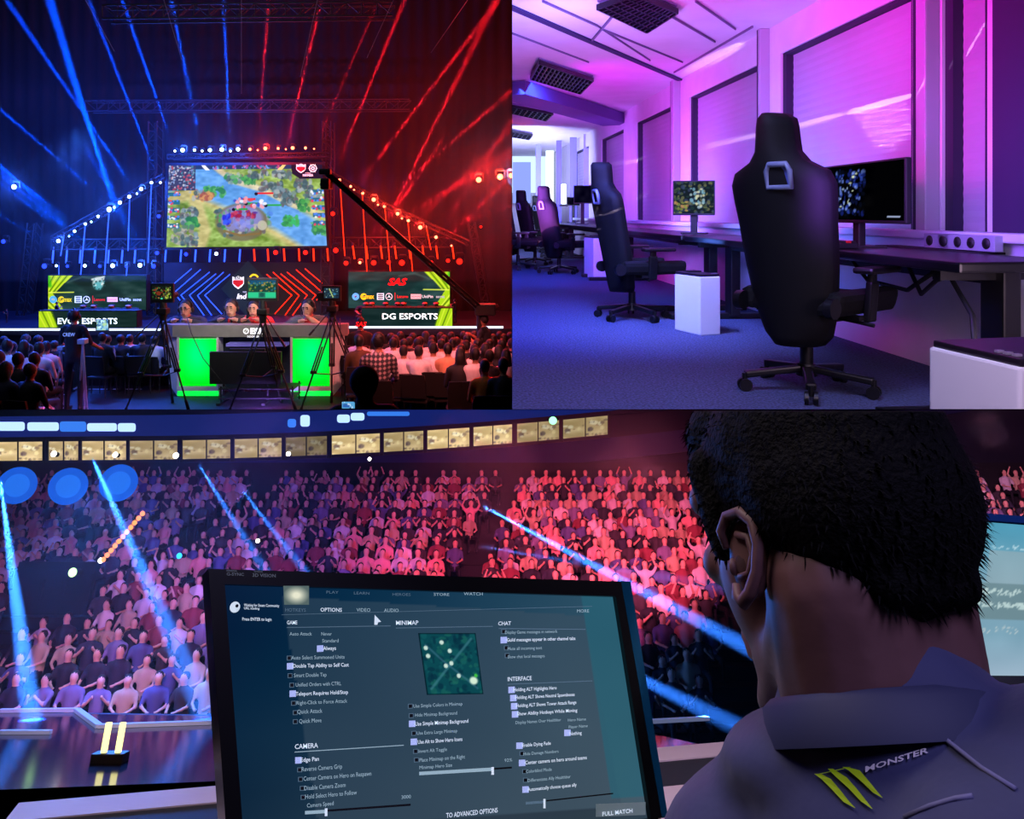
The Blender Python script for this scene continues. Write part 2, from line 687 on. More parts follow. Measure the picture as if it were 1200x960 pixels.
for cx, cy, rx, ry, nn, cs in ((.42, .17, .06, .05, 30, rock + grn), (.52, .18, .05, .05, 30, grn), (.58, .12, .06, .04, 30, rock), (.73, .12, .06, .05, 30, rock),
                              (.66, .26, .07, .05, 50, rock), (.73, .34, .05, .06, 40, rock), (.78, .42, .05, .07, 50, rock), (.87, .26, .05, .08, 50, rock), (.93, .36, .05, .06, 40, rock),
                              (.20, .36, .05, .05, 40, rock + [(.75, .35, .5), (.8, .7, .3)]), (.30, .32, .06, .05, 40, grn), (.25, .38, .04, .04, 20, [(.8, .6, .35), (.6, .3, .25)]),
                              (.14, .62, .05, .09, 60, rock), (.16, .70, .04, .05, 30, grn), (.10, .85, .07, .10, 60, [(.55, .52, .50), (.68, .66, .62), (.4, .4, .42), (.3, .45, .4)]), (.14, .90, .05, .08, 30, rock),
                              (.86, .50, .04, .06, 30, grn), (.78, .69, .045, .06, 50, grn[:2] + [(.2, .7, .4)]), (.97, .78, .05, .08, 50, grn), (.36, .60, .05, .05, 25, rock + grn), (.60, .66, .05, .06, 40, grn + rock)):
    pc.specks(nn, cx - rx, cy - ry, cx + rx, cy + ry, .006, .02, cs, .75)
pc.ell(.47, .70, .165, .23, (.42, .40, .30), .9, 9); pc.ell(.47, .66, .135, .17, (.50, .50, .72), .9, 5)
pc.specks(60, .33, .55, .61, .86, .006, .016, rock + grn + [(.7, .68, .6), (.45, .35, .25)], .85)
pc.ell(.47, .64, .10, .12, (.50, .50, .80), .7, 1.5); pc.specks(30, .40, .56, .56, .66, .006, .016, [(.62, .12, .2), (.75, .2, .3), (.5, .1, .3), (.3, .2, .6)], .8); pc.specks(14, .36, .60, .40, .74, .008, .016, [(.12, .15, .8), (.2, .35, .9)], .8); pc.specks(14, .42, .66, .54, .76, .01, .02, [(.45, .5, .85), (.6, .6, .85)], .5)
pc.line([(.36, .80), (.46, .86), (.58, .84)], .01, (.5, .4, .22), .9)
pc.ell(.60, .74, .03, .06, (.72, .70, .62), .9, 6); pc.ell(.65, .60, .02, .03, (.3, .5, .85), .8)
for cx, cy, wl, c in ((.44, .545, .07, (.15, .6, .25)), (.52, .475, .07, (.15, .6, .25)), (.645, .50, .08, (.15, .62, .3)), (.585, .355, .09, (.85, .15, .15)), (.49, .425, .07, (.85, .15, .15))):
    pc.rect(cx - .012, cy - .018, cx + wl, cy + .008, c); pc.ell(cx - .02, cy, .011, .02, (.05, .06, .1), 1, 9)
pc.specks(24, .42, .40, .62, .52, .008, .016, [(.85, .25, .3), (.9, .6, .65), (.2, .3, .75), (.9, .9, .95)], .9)
pc.rect(0, 0, .175, .31, (.22, .24, .36)); pc.specks(150, .0, .01, .17, .30, .003, .009, [(.75, .3, .35), (.5, .6, .8), (.3, .55, .6), (.8, .8, .85), (.15, .18, .3)], .8)
pc.rect(.175, 0, .80, .055, (.12, .22, .38)); pc.specks(60, .27, .01, .72, .05, .004, .008, [(.8, .3, .5), (.4, .6, .9), (.6, .4, .8), (.2, .5, .5)], .9)
pc.poly([(.21, 0), (.235, 0), (.27, .065), (.24, .065)], (.92, .92, .95)); pc.poly([(.74, 0), (.765, 0), (.735, .065), (.705, .065)], (.95, .8, .5))
for k in range(5):
    for xx in (0, .92):
        yy = .33 + k * .095 + (0 if xx == 0 else -.02)
        pc.rect(xx, yy, xx + .08, yy + .05, (.12, .4, .5)); pc.specks(10, xx, yy, xx + .075, yy + .05, .005, .01, [(.85, .25, .35), (.9, .9, .9), (.3, .5, .9)])
pc.poly([(.795, -.01), (1.01, -.01), (1.01, .175), (.85, .175), (.80, .11)], (.10, .08, .17))
TL, TR, BL, BR = scr(198, 194, d0), scr(377.5, 193, d0), scr(195, 290, d0), scr(383, 288, d0)
pm = picmat('screen_lit', 1.25)
pc.mesh('screen', *[loc(ms, p) for p in (TL, TR, BL, BR)], pm, ms)
fm = MB(M_black)
fm.slab(*[loc(ms, PA(x, y, d0 + .02)) for x, y in ((194, 191), (381, 190), (386, 291), (192, 293))], (0, .22, 0))
fm.build('housing', ms)
lg = MB(mat('logo_white', (1, 1, 1), .5, emit=.9), mat('logo_red', (.8, .1, .12), .5, emit=.8), M_dark)
lg.mats[2] = mat('logo_dark', (.10, .09, .16), .6)
def shield(mb, cx, cy, d, w, h, mw, mr, M=None, eps=.02):
    k = px(d); c = PA(cx, cy, d) + Vector((0, -eps, 0))
    def P(u, v, e=0): return c + Vector((u * w * k, -e, -v * h * k))
    mb.m(mw); mb.add([P(*p) for p in ((-.5, -.5), (-.3, -.42), (0, -.55), (.3, -.42), (.5, -.5), (.5, .1), (.3, .35), (0, .55), (-.3, .35), (-.5, .1))], [list(range(10))[::-1]])
    mb.m(mr); mb.add([P(u, v, .004) for u, v in ((-.44, -.2), (.44, -.2), (.44, .1), (.0, .42), (-.44, .1))], [[4, 3, 2, 1, 0]])
mw, mr, mk = lg.mats
shield(lg, 353, 197.5, d0, 11, 10, mw, mr); lg.m(mk); lett(lg, 'ESL', 353, 195.2, d0, 2.2, align='C', bold=.0, eps=.03)
lg.m(mw)
def ring(mb, cx, cy, d, r0, r1, eps=.02, n=20, a0=0, a1=2 * PI):
    k = px(d); c = PA(cx, cy, d) + Vector((0, -eps, 0)); vs = []
    for i in range(n + 1):
        a = a0 + (a1 - a0) * i / n
        vs += [c + Vector((math.cos(a) * r0 * k, 0, math.sin(a) * r0 * k)), c + Vector((math.cos(a) * r1 * k, 0, math.sin(a) * r1 * k))]
    mb.add(vs, [[2 * i, 2 * i + 1, 2 * i + 3, 2 * i + 2] for i in range(n)])
ring(lg, 367, 197.3, d0, 3.6, 4.6); ring(lg, 367, 197.3, d0, 1., 2.1)
for a in range(6):
    k = px(d0); c = PA(367, 197.3, d0) + Vector((0, -.02, 0)); dr = Vector((math.cos(a * PI / 3), 0, math.sin(a * PI / 3)))
    lg.bar(c + dr * 2 * k, c + dr * 5.6 * k, .015, .004)
lg.m(mw); lett(lg, 'INDONESIA', 361, 206.6, d0, 2.6, width=12, bold=.03, align='C'); lett(lg, 'MOBILE', 361, 203.4, d0, 1.2, width=6, align='C')
b = lg.build('emblem', ms, M=Matrix.Translation(-ms.location))

# ---- two side screens with sponsor row
SP = [('ring', (.35, .7, .95)), ('GMAX', (.98, .85, .1)), ('BOX', (.8, .85, .9)), ('STAR', (.85, .88, .92)), ('BAR', (.8, .1, .1)), ('Lenovo', (.9, .12, .12)), ('TAG', (.95, .75, .78)), ('UniPin', (.8, .85, .88)), ('secret', (.7, .75, .78))]
def side_screen(x0, x1, y0, y1, lx0, lx1, ly0, ly1, flip, name, logo, label, plab):
    d = 15.25
    t = thing('side_screen', label, 'screen', PA((x0 + x1) / 2, y1, d))
    T = Matrix.Translation(-t.location)
    p = Pic(150, 56, (.13, .24, .24))
    p.noise(6, .05).noise(14, .05)
    X = (lambda v: 1 - v) if flip else (lambda v: v)
    p.line([(X(.30), .1), (X(.45), .5), (X(.62), .35), (X(.8), .8)], .06, (.10, .17, .18), .6)
    p.ell(X(.45), .2, .2, .12, (.10, .16, .16), .7, 3); p.line([(X(.2), .2), (X(.35), .05), (X(.5), .12)], .015, (.3, .42, .4), .5)
    Y = (.72, .88, .12); G = (.30, .45, .06)
    p.poly([(X(0), 0), (X(.26), 0), (X(.05), .52), (X(.16), 1), (X(0), 1)], Y)
    for k in range(7):
        p.line([(X(.03 + k * .035), -.02), (X(-.05 + k * .02), .5)], .008, G if k % 2 else (.9, .98, .25), .9)
    for k in range(5):
        p.line([(X(-.02), .55 + k * .1), (X(.10 + .0 * k), .98 + k * .05)], .009, G if k % 2 else (.93, .98, .3), .9)
    p.line([(X(0), .5), (X(.26), .49)], .008, (.95, 1, .35)); p.line([(X(0), .0), (X(.02), .3)], .03, (.2, .75, .1), .8)
    if not flip:
        p.ell(.51, .22, .055, .17, (.80, .88, .88), .95, 3); p.ell(.51, .30, .045, .12, (.3, .7, .75), .8, 2); p.line([(.45, .12), (.57, .05)], .015, (.85, .9, .9))
        p.specks(20, .46, .1, .58, .4, .005, .012, [(.9, .95, .95), (.15, .3, .32), (.35, .7, .75)])
    p.mesh('screen', *[loc(t, PA(x, y, d)) for x, y in ((x0, y0), (x1, y0), (x0, y1), (x1, y1))], picmat('side_lit', 1.), t)
    q = Pic(150, 26, (.09, .17, .17)); q.noise(7, .03)
    q.poly([(X(0), 0), (X(.12), 0), (X(.2), 1), (X(0), 1)], Y)
    for k in range(4): q.line([(X(-.02 + k * .05), -.05), (X(.08 + k * .04), 1.05)], .009, G if k % 2 else (.9, .98, .25), .9)
    dd = 14.36
    q.mesh('desk_screen', *[loc(t, PA(x, y, dd)) for x, y in ((lx0, ly0), (lx1, ly0), (lx0, ly1), (lx1, ly1))], picmat('side_lit'), t)
    h = MB(M_black).slab(*[PA(x, y, d + .02) for x, y in ((x0 - 1, y0 - 1), (x1 + 1, y0 - 1), (x1 + 1, y1 + .5), (x0 - 1, y1 + .5))], (0, .15, 0)); h.build('housing', t, M=T)
    h = MB(M_black).slab(*[PA(x, y, dd + .02) for x, y in ((lx0 - .5, ly0 - 1), (lx1 + .5, ly0 - 1), (lx1 + .5, ly1 + 1.5), (lx0 - .5, ly1 + 1.5))], (0, .2, 0)); h.build('desk_body', t, M=T)
    L = MB(mat('letter_white', (.95, 1, 1), .5, emit=1.3))
    L.cur = 0
    if not flip: lett(L, name, 68, 379.6, dd, 7, width=70, bold=.02)
    else: lett(L, name, 448, 374, dd, 7, width=65, bold=.02)
    xs = [63, 77.5, 92, 102, 109, 117, 132, 147, 161] if not flip else [417, 431.5, 446, 456, 463, 472, 487.5, 501, 516]
    ys = 351 if not flip else 347.5
    for (k, c), xx in zip(SP, xs):
        mm = mat('sponsor_' + k.lower(), c, .5, emit=1.)
        L.m(mm)
        if k == 'ring':
            ring(L, xx, ys, d, 1.2, 4.2); L.m(mat('sponsor_pink', (.85, .5, .6), .5, emit=1.)); lett(L, 'PU', xx, ys - -1, d, 2.5, align='C', eps=.02)
        elif k == 'GMAX': lett(L, 'Gmax', xx, ys + 2.4, d, 5.5, width=14, bold=.03, align='C'); ring(L, xx - 5, ys, d, 2.4, 3.8, a0=.6, a1=5.6)
        elif k == 'BOX':
            for yy in (-3.4, -1.1, 1.2, 3.4): L.box(PA(xx, ys + yy, d) + Vector((0, -.01, 0)), (8 * px(d), .004, 1.2 * px(d)))
            for q_ in (-3.6, 3.6): L.box(PA(xx + q_, ys, d) + Vector((0, -.01, 0)), (1 * px(d), .004, 7 * px(d)))
        elif k == 'STAR':
            ring(L, xx, ys, d, 3.3, 4.2)
            for a in (PI / 2, PI / 2 + 2.094, PI / 2 - 2.094):
                c0 = PA(xx, ys, d) + Vector((0, -.012, 0)); L.add([c0 + Vector((math.cos(a) * 3.5, 0, math.sin(a) * 3.5)) * px(d), c0 + Vector((math.cos(a + 1.6) * .7, 0, math.sin(a + 1.6) * .7)) * px(d), c0 + Vector((math.cos(a - 1.6) * .7, 0, math.sin(a - 1.6) * .7)) * px(d)], [[0, 1, 2]])
        elif k == 'BAR': L.box(PA(xx, ys, d) + Vector((0, -.01, 0)), (.8 * px(d), .004, 9 * px(d)))
        elif k == 'TAG':
            L.box(PA(xx, ys, d) + Vector((0, -.01, 0)), (12 * px(d), .004, 5.5 * px(d))); L.m(mr); lett(L, 'INDIHOME', xx, ys + 1, d, 2.2, width=10, align='C', eps=.02)
        else: lett(L, k, xx, ys + 1.6, d, 3.4, width=13 if k != 'secret' else 10, bold=.03, align='C')
    if flip:
        L.m(mat('team_red', (.85, .08, .1), .5, emit=1.1)); lett(L, 'SAS', 466, 334, d, 8, width=23, bold=.05, align='C', shear=.3)
    L.build('lettering', t, M=T)
    return t
side_screen(56.5, 171, 323, 363, 45.5, 160, 365, 384, False, 'EVOS ESPORTS', 'evos',
            'dark green side screen and team desk on the blue lit side of the stage', None)
side_screen(408.5, 527, 318.5, 361, 424, 530, 361.5, 382.5, True, 'DG ESPORTS', 'dg',
            'dark green side screen and team desk on the red lit side of the stage', None)

# ---- centre backdrop with light chevrons
bd = MB(mat('backdrop_panel', (.12, .11, .15), .8, var=.2, scale=2))
bd.slab(PA(192, 308, 16), PA(390, 308, 16), PA(390, 392, 16), PA(192, 392, 16), (0, .1, 0))
bdo = bd.build('backdrop_panel'); tag(bdo, 'dark panel wall carrying the chevron lights behind the casters', 'backdrop')
m_lb = glow('led_blue', (.16, .30, 1.), 3.2); m_lr = glow('led_red', (1., .16, .05), 2.6)
CH_ = [[(224.6, 315), (204.4, 332)], [(235, 316), (204, 343), (211, 352)], [(245.6, 319), (212, 346), (226, 363)], [(253, 321), (222, 346), (246, 379)],
       [(262, 319), (231.5, 346.5), (254, 378)], [(269.6, 321.5), (240, 346), (260, 368)]]
for side in (0, 1):
    for i, pl in enumerate(CH_):
        mb = MB(m_lr if side else m_lb)
        pp = [PA((582 - x) if side else x, y, 15.93) for x, y in pl]
        for a, b_ in zip(pp[:-1], pp[1:]):
            mb.bar(a, b_, .014, .014)
        o = mb.build('chevron_light')
        nth = ['outermost', 'second outermost', 'third from the outside', 'third from the centre', 'second from the centre', 'innermost'][i]
        tag(o, ('red' if side else 'blue') + ' chevron light line, ' + nth + ' on the backdrop panel', 'light', ('red' if side else 'blue') + ' chevron lights')
dm = thing('diamond_banner', 'dark green diamond banner with red and white shield at the backdrop centre', 'banner', PA(290, 380, 15.8))
T = Matrix.Translation(-dm.location)
g = MB(mat('banner_green', (.10, .17, .17), .5, emit=.25, ecol=(.10, .17, .17)))
k = PA
g.add([PA(290.5, 305.5, 15.8), PA(259, 338.5, 15.8), PA(290, 372, 15.8), PA(322, 338.5, 15.8)] + [PA(290.5, 305.5, 15.86), PA(259, 338.5, 15.86), PA(290, 372, 15.86), PA(322, 338.5, 15.86)],
      [[0, 1, 2, 3], [7, 6, 5, 4], [0, 4, 5, 1], [1, 5, 6, 2], [2, 6, 7, 3], [3, 7, 4, 0]])
g.build('panel', dm, M=T)
L = MB(mw, mr, mk)
shield(L, 279.5, 331, 15.8, 13.5, 14, mw, mr); L.m(mk); lett(L, 'ESL', 279.5, 327.3, 15.8, 3.4, width=8, align='C', bold=.03, eps=.03)
L.m(mw); lett(L, 'Indonesia', 277.5, 350, 15.8, 6, width=34, bold=.03, shear=.25); lett(L, 'MOBILE LEGENDS', 285, 343, 15.8, 1.6, width=14)
L.m(mat('sponsor_gmax', (.98, .85, .1))); ring(L, 298, 327, 15.8, 4, 6, a0=.4, a1=2.7)
L.build('lettering', dm, M=T)

nosample(m_lb, m_lr, m_led_w, *[m for k_, m in MATS.items() if k_.startswith(('logo', 'sponsor', 'letter_white', 'team', 'banner'))])
# ---- LED sticks hanging under the screens
def stick(x0, y0, x1, y1, d, red, label, group, r=.016):
    t = thing('led_tube', label, 'light', PA(x1, y1, d), group=group)
    T = Matrix.Translation(-t.location)
    MB(m_lr if red else m_lb).cyl(PA(x0, y0, d), PA(x1, y1, d), r, n=6).build('tube', t, M=T)
    MB(M_dark).cyl(PA(x0, y0, d) + Vector((0, 0, .06)), PA(x0, y0, d), r * 1.3, n=6).build('cap', t, M=T)
for x in (194, 212, 229, 246, 263.5, 281): stick(x + .6, 290, x - .6, 307, 15.35, 0, 'short blue light tube hanging right under the main screen', 'blue tubes under the main screen')
for x in (298, 314, 333, 350.5, 367.5, 384): stick(x - .5, 289, x + .5, 306, 15.35, 1, 'short red light tube hanging right under the main screen', 'red tubes under the main screen')
for x in (62, 78, 94, 111, 127, 143, 158): stick(x + .6, 293, x - .6, 308.5, 15.3, 0, 'short blue light tube hanging above the blue lit side screen', 'blue tubes above the side screen')
for x in (414.5, 430, 447, 463.5, 480, 496, 512, 531): stick(x - 1, 288, x + 1, 303.5, 15.3, 1, 'short red light tube hanging above the red lit side screen', 'red tubes above the side screen')
for x0, y0, x1, y1 in ((100, 263, 94.5, 322), (128, 246, 122.5, 322), (152, 230, 150, 294), (177.5, 214, 173.5, 308), (75, 276, 71, 300), (69, 311, 69, 322), (149, 312, 148, 323)):
    stick(x0, y0, x1, y1, 15.1, 0, 'long thin blue light tube hanging from the stepped truss', 'long blue tubes on the stepped truss', .01)
for x0, y0, x1, y1 in ((398.5, 214, 404, 300), (424.5, 227, 430, 318), (451, 243, 457.5, 318), (478, 259, 483.5, 318), (500, 268, 505, 293)):
    stick(x0, y0, x1, y1, 15.1, 1, 'long thin red light tube hanging from the stepped truss', 'long red tubes on the stepped truss', .01)

# ---- trusses
def truss(name, label, pts_px, d, hpx, group=None, m=None, dd=.3, cat='truss'):
    """box truss whose lower chord runs through pixels pts at depth d"""
    mb = MB(m or M_truss)
    for (xa, ya), (xb, yb) in zip(pts_px[:-1], pts_px[1:]):
        a = PA(xa, ya, d); b_ = PA(xb, yb, d)
        ax = (b_ - a).normalized(); L_ = (b_ - a).length
        up = Vector((0, 1, 0)).cross(ax)
        if up.z < 0 or (abs(up.z) < .3 and up.x < 0): up = -up
        up *= hpx * px(d)
        dv = Vector((0, dd, 0))
        for o_ in (Vector(), up, dv, up + dv): mb.cyl(a + o_, b_ + o_, .018, n=5, cap=False)
        n_ = max(2, int(L_ / (up.length * 1.1)))
        for i in range(n_):
            p, q = a + ax * (L_ * i / n_), a + ax * (L_ * (i + 1) / n_)
            mb.cyl(p, q + up, .009, n=4, cap=False) if i % 2 else mb.cyl(p + up, q, .009, n=4, cap=False)
            mb.cyl(p + up, p + up + dv, .009, n=4, cap=False); mb.cyl(p, p + up, .009, n=4, cap=False)
            mb.cyl(p + dv, q + up + dv, .009, n=4, cap=False)
    o = mb.build(name); tag(o, label, cat, group)
    return o
truss('roof_truss', 'dark roof truss spanning the hall just over the lamp row', [(100, 130), (480, 128)], 17.5 - 1.5, 12)
truss('roof_truss', 'dark roof truss crossing near the top of the hall', [(120, 22), (460, 18)], 13, 16)
truss('lighting_truss', 'short lighting truss holding the lamp row above the main screen', [(196, 186), (384, 184)], 15.6, 5)
truss('lighting_truss', 'stepped lighting truss descending towards the blue lit side screen', [(193, 208), (140, 238), (62, 282)], 15.5, 5)
truss('lighting_truss', 'stepped lighting truss descending towards the red lit side screen', [(385, 206), (450, 243), (548, 288)], 15.5, 5)
truss('lighting_truss', 'horizontal truss under the main screen holding the short tubes', [(60, 293), (540, 290)], 15.6, 12, m=M_dark)
for x, dd_, s_ in ((184, 15.9, 'blue'), (388, 15.9, 'red')):
    truss('tower_truss', 'vertical tower truss beside the main screen on its ' + s_ + ' lit edge', [(x - 2, 392), (x, 142)], dd_, 10)
truss('tower_truss', 'tall leaning tower truss at the dark edge by the blue lit side screen', [(26, 384), (40, 262)], 15.9, 8, m=M_dark)
truss('tower_truss', 'tall leaning tower truss standing beyond the red lit side screen', [(566, 362), (548, 262)], 15.9, 8)

# ---- cables from the roof
m_cable = mat('pale_cable', (.5, .5, .55), .6)
for a, b_, l in (((100, 0), (134, 60), 'thin pale rigging wire crossing the outer blue beams near the roof'), ((192, 0), (213, 70), 'thin pale rigging wire beside the fourth blue beam'), ((283, 0), (283, 110), 'thin vertical rigging wire at the hall centre'),
                 ((372, 0), (352, 90), 'thin pale rigging wire beside the upper red beam'), ((461, 0), (430, 68), 'thin slanting rigging wire between red beams near the roof'), ((548, 0), (505, 62), 'thin slanting rigging wire in the dark red roof corner')):
    mb = MB(m_cable).cyl(PA(*a, 12.5), PA(*b_, 12.5) , .0045, n=4); tag(mb.build('rigging_wire'), l, 'wire')

# ---- stage lights: housing with a lit lens
m_lensb = glow('lens_blue', (.62, .80, 1.), 14); m_lensr = glow('lens_red', (1., .42, .28), 9); m_lens_db = glow('lens_dim_blue', (.12, .22, 1.), 3.5); m_lens_dr = glow('lens_dim_red', (1., .10, .06), 3)
def mkhead(lens, key):
    nosample(lens)
    t = thing('stage_light', '', 'light')
    MB(M_black).box((0, .09, .12), (.12, .1, .05), bev=.01).build('base', t)
    y = MB(M_black); y.box((-.075, .09, .05), (.02, .05, .14)); y.box((.075, .09, .05), (.02, .05, .14)); y.box((0, .09, .11), (.15, .05, .02)); y.build('yoke', t)
    MB(M_black).lathe([(.02, .12), (.055, .10), (.062, .02), (.058, .0)], n=12, M=Matrix.Rotation(PI / 2, 4, 'X') @ Matrix.Rotation(PI, 4, 'X') @ Matrix.Translation((0, 0, -.01))).build('head', t)
    l = MB(lens); l.ell((0, -.004, 0), (.05, .018, .05), nu=12, nv=8); l.build('lens', t)
    return t
heads = {}
def light(x, y, kind, s, label, group, d=15.1, glowE=0):
    s *= .62
    m_ = {'b': m_lensb, 'r': m_lensr, 'db': m_lens_db, 'dr': m_lens_dr}[kind]
    if kind not in heads:
        heads[kind] = mkhead(m_, kind); o = heads[kind]; gettree(o)
        o.location = PA(x, y, d); o.scale = (s,) * 3; tag(o, label, 'light', group)
    else:
        o = dup(heads[kind], PA(x, y, d), 0, label, group, s)
    if glowE:
        point(PA(x, y, d - .12), (.03, .12, 1) if 'b' in kind else (1, .03, .015), glowE * 2.2, .03)
TB = 'blue stage light in the lamp row over the main screen'
for x, y, s in ((205, 177, .7), (214, 176, 1.25), (228, 176, .85), (237, 177, .7), (246, 176, 1.1), (260, 175.3, 1.25), (270, 177, .7), (279, 175, 1.15)):
    light(x, y, 'b', s, TB, 'blue lights over the main screen', glowE=70 if s > 1.2 else 0)
for x, y, s in ((293, 175, .9), (302, 176, .5), (311, 174, 1.15), (326, 174, .8), (335, 175, .5), (343, 173.5, 1.1), (358, 173.5, .85), (368, 174.5, .5)):
    light(x, y, 'r', s, 'red stage light in the lamp row over the main screen', 'red lights over the main screen', glowE=60 if s > 1.12 else 0)
for x, y, s in ((188, 214, .7), (177.5, 214, .95), (165.5, 221.5, 1.15), (160.5, 227, .6), (151.5, 230.5, 1.1), (140.5, 237.5, 1.1), (134, 243, .7), (128, 245.5, 1.5), (115, 253.7, .9), (107, 260, .6), (100, 262.5, .9), (87.5, 271, .9), (81, 277, .5), (68.5, 282.5, 1.2)):
    light(x, y, 'b', s, 'blue stage light on the truss stepping down to the blue lit side screen', 'blue lights on the stepped truss', glowE=70 if s > 1.12 else 0)
for x, y, s in ((383, 203, 1.), (398, 211, .9), (411, 218.5, .8), (415, 222.5, .5), (425, 226.5, .9), (438, 234, 1.3), (443, 240, .6), (450.5, 242, .9), (466, 250.5, 1.1), (471, 256, .6), (478.5, 258.5, 1.), (492.5, 266.5, 1.3), (511, 278, 1.), (529, 288, .6), (538, 306, .8)):
    light(x, y, 'r', s, 'red stage light on the truss stepping down to the red lit side screen', 'red lights on the stepped truss', glowE=60 if s > 1.05 else 0)
for x, y, s in ((66, 311.5, .8), (99.5, 311.5, 1.), (132, 311.5, 1.3), (164, 311, 1.3), (253.5, 297.3, 1.1)):
    light(x, y, 'b', s, 'bright blue stage light in the low row above the blue lit side screen', 'low bright blue lights', glowE=40 if s > 1.2 else 0)
for x, y, s in ((52, 312, 1.6), (79, 312, 1), (117, 312, 1.), (148, 312, 1.), (186, 253.5, 1.2), (180, 312, 1.4), (184, 296.5, 1.3), (218, 298, 1.2)):
    light(x, y, 'db', s, 'dim deep blue stage light near the blue tubes', 'dim blue lights')
for x, y, s in ((323, 296, 1.4), (358, 296, 1.4), (390, 250.5, 1.4), (393.5, 293.5, 1.6), (405.5, 308.5, 1.4), (438, 308, 1.6), (455.5, 307.5, 1.3), (471, 308, 1.8), (505, 308, 1.4), (525, 305.5, 1.2), (538.5, 306.5, 1.9)):
    light(x, y, 'dr', s, 'dim deep red stage light near the red tubes', 'dim red lights')
light(421.8, 307.8, 'r', .9, 'bright small red stage light in the low row above the red lit side screen', None, glowE=20)
light(16.5, 219, 'b', 1.5, 'single bright blue stage light out by the dark hall edge', None, glowE=160)
light(4, 283, 'db', 1.3, 'faint blue stage light low at the dark hall edge', None)
light(561, 210.8, 'r', 1.7, 'strong red stage light high by the hall edge, innermost of three', None, glowE=120)
light(586, 207.3, 'r', 1.9, 'strong red stage light high by the hall edge, middle of three', None, glowE=140)
light(599, 205.8, 'r', 1.6, 'strong red stage light high by the hall edge, cut by the picture border', None, glowE=70)
light(563.5, 265.8, 'dr', .8, 'small pinkish light on the tower truss beyond the red lit side screen', None)

# ---- beams through the haze (each is a narrow spot lamp on the truss)
BL_ = [((205, 177), (143, 0), 1.5, 1), ((237, 177), (200, 0), 1.5, 1), ((270, 177), (262, 0), 1.5, 1.), ((186, 211), (104, 0), 1.4, .8), ((161, 227), (8, 0), 1.5, .9), ((140, 262), (58, 0), 2.6, .9),
       ((134, 243), (0, 128), 1.4, .7), ((92, 266), (0, 196), 1.8, .8), ((128, 311), (38, 228), 1.6, .7), ((164, 311), (120, 190), 2.2, .45), ((99, 311), (0, 252), 1.3, .6), ((66, 311), (0, 285), 1.2, .5),
       ((130, 311), (0, 204), 2.0, .8), ((81, 277), (20, 230), 1.2, .4), ((62, 262), (0, 214), 1.4, .5), ((180, 312), (140, 242), 2., .3)]
RD_ = [((302, 176), (315, 0), 1.3, .7), ((335, 175), (377, 0), 1.4, .75), ((368, 174.5), (404, 92), 1.2, .25), ((390, 206), (462, 30), 1.5, .6), ((415, 222.5), (575, 12), 1.6, .7), ((443, 240), (600, 106), 1.5, .7), ((452, 262), (552, 60), 2.2, .42),
       ((471, 256), (600, 182), 1.6, .5), ((421, 307), (470, 235), 1.3, .8), ((471, 256), (560, 200), 1.8, .5), ((500, 272), (600, 241), 1.4, .5), ((430, 318), (540, 210), 1.4, .4), ((538, 306), (600, 268), 1.8, .25), ((511, 278), (600, 140), 1.8, .3), ((405, 308), (445, 262), 1.4, .4), ((512, 290), (600, 205), 2.2, .3)]
for a, b_, dg_, e_ in BL_:
    spot(PA(*a, 15), PA(*b_, 14.7), (.0, .06, 1), 2.4e6 * e_, dg_)
for a, b_, dg_, e_ in RD_:
    spot(PA(*a, 15), PA(*b_, 14.7), (1, .008, .02), 1.9e6 * e_, dg_)
hz_ = MB(hazemat('stage_haze', .011))
hz_.slab((-15, 14.42, -1.3), (.5, 14.42, -1.3), (.5, 14.42, 4.7), (-15, 14.42, 4.7), (0, .78, 0))
ho = hz_.build('haze'); tag(ho, 'thin smoke haze filling the hall above the stage', 'haze', kind='stuff')

NL = len(ROOTS)
# ---- washes: unseen fill lights added for drapes, desk and crowd
spot((-12, 12, 4), (-9, 16.5, -.5), (.01, .05, 1), 1100, 85, .3)
spot((-6.6, 14.6, 2.2), (-5.9, 16, -1.4), (.01, .05, 1), 420, 70, .5)
spot((-3.6, 14.6, 2.2), (-4.2, 16, -1.4), (1, .02, .02), 160, 70, .5)
spot((-8.5, 13, 5), (-7, 16.5, 0), (.01, .05, 1), 1000, 70, .3)
spot((-2.2, 13, 5), (-3.4, 16.5, 0), (1, .02, .03), 300, 70, .3)
spot((-.3, 12, 4), (-1.5, 16.5, -.5), (1, .02, .03), 330, 80, .3)
area((-5.5, 9, 5), (-5.5, 13.4, -2.2), (.75, .75, 1), 55, 2.5, name='front_wash')
spot((-8.5, 15.2, 1.6), (-7.5, 11.5, -2.6), (.03, .13, 1), 2600, 75, .3, name='blue_wash')
spot((-12, 15.2, 1.2), (-8.4, 11.3, -2.6), (.03, .10, 1), 1600, 75, .3, name='blue_wash')
spot((-8.8, 8.4, 1.2), (-7.9, 12.5, -2.5), (.10, .26, 1), 900, 40, .3, name='blue_wash')
spot((-1.0, 8.6, 1.4), (-1.6, 12.4, -2.6), (1, .20, .18), 1900, 46, .3, name='red_wash')
spot((-.4, 15.2, 1.4), (-1.5, 12, -2.6), (1, .05, .05), 900, 70, .3, name='red_wash')

for o_, p_ in ROOTS[NL:]:
    if o_.type == 'LIGHT':
        o_.data.volume_factor = 0 if 'front' in o_.name else .15
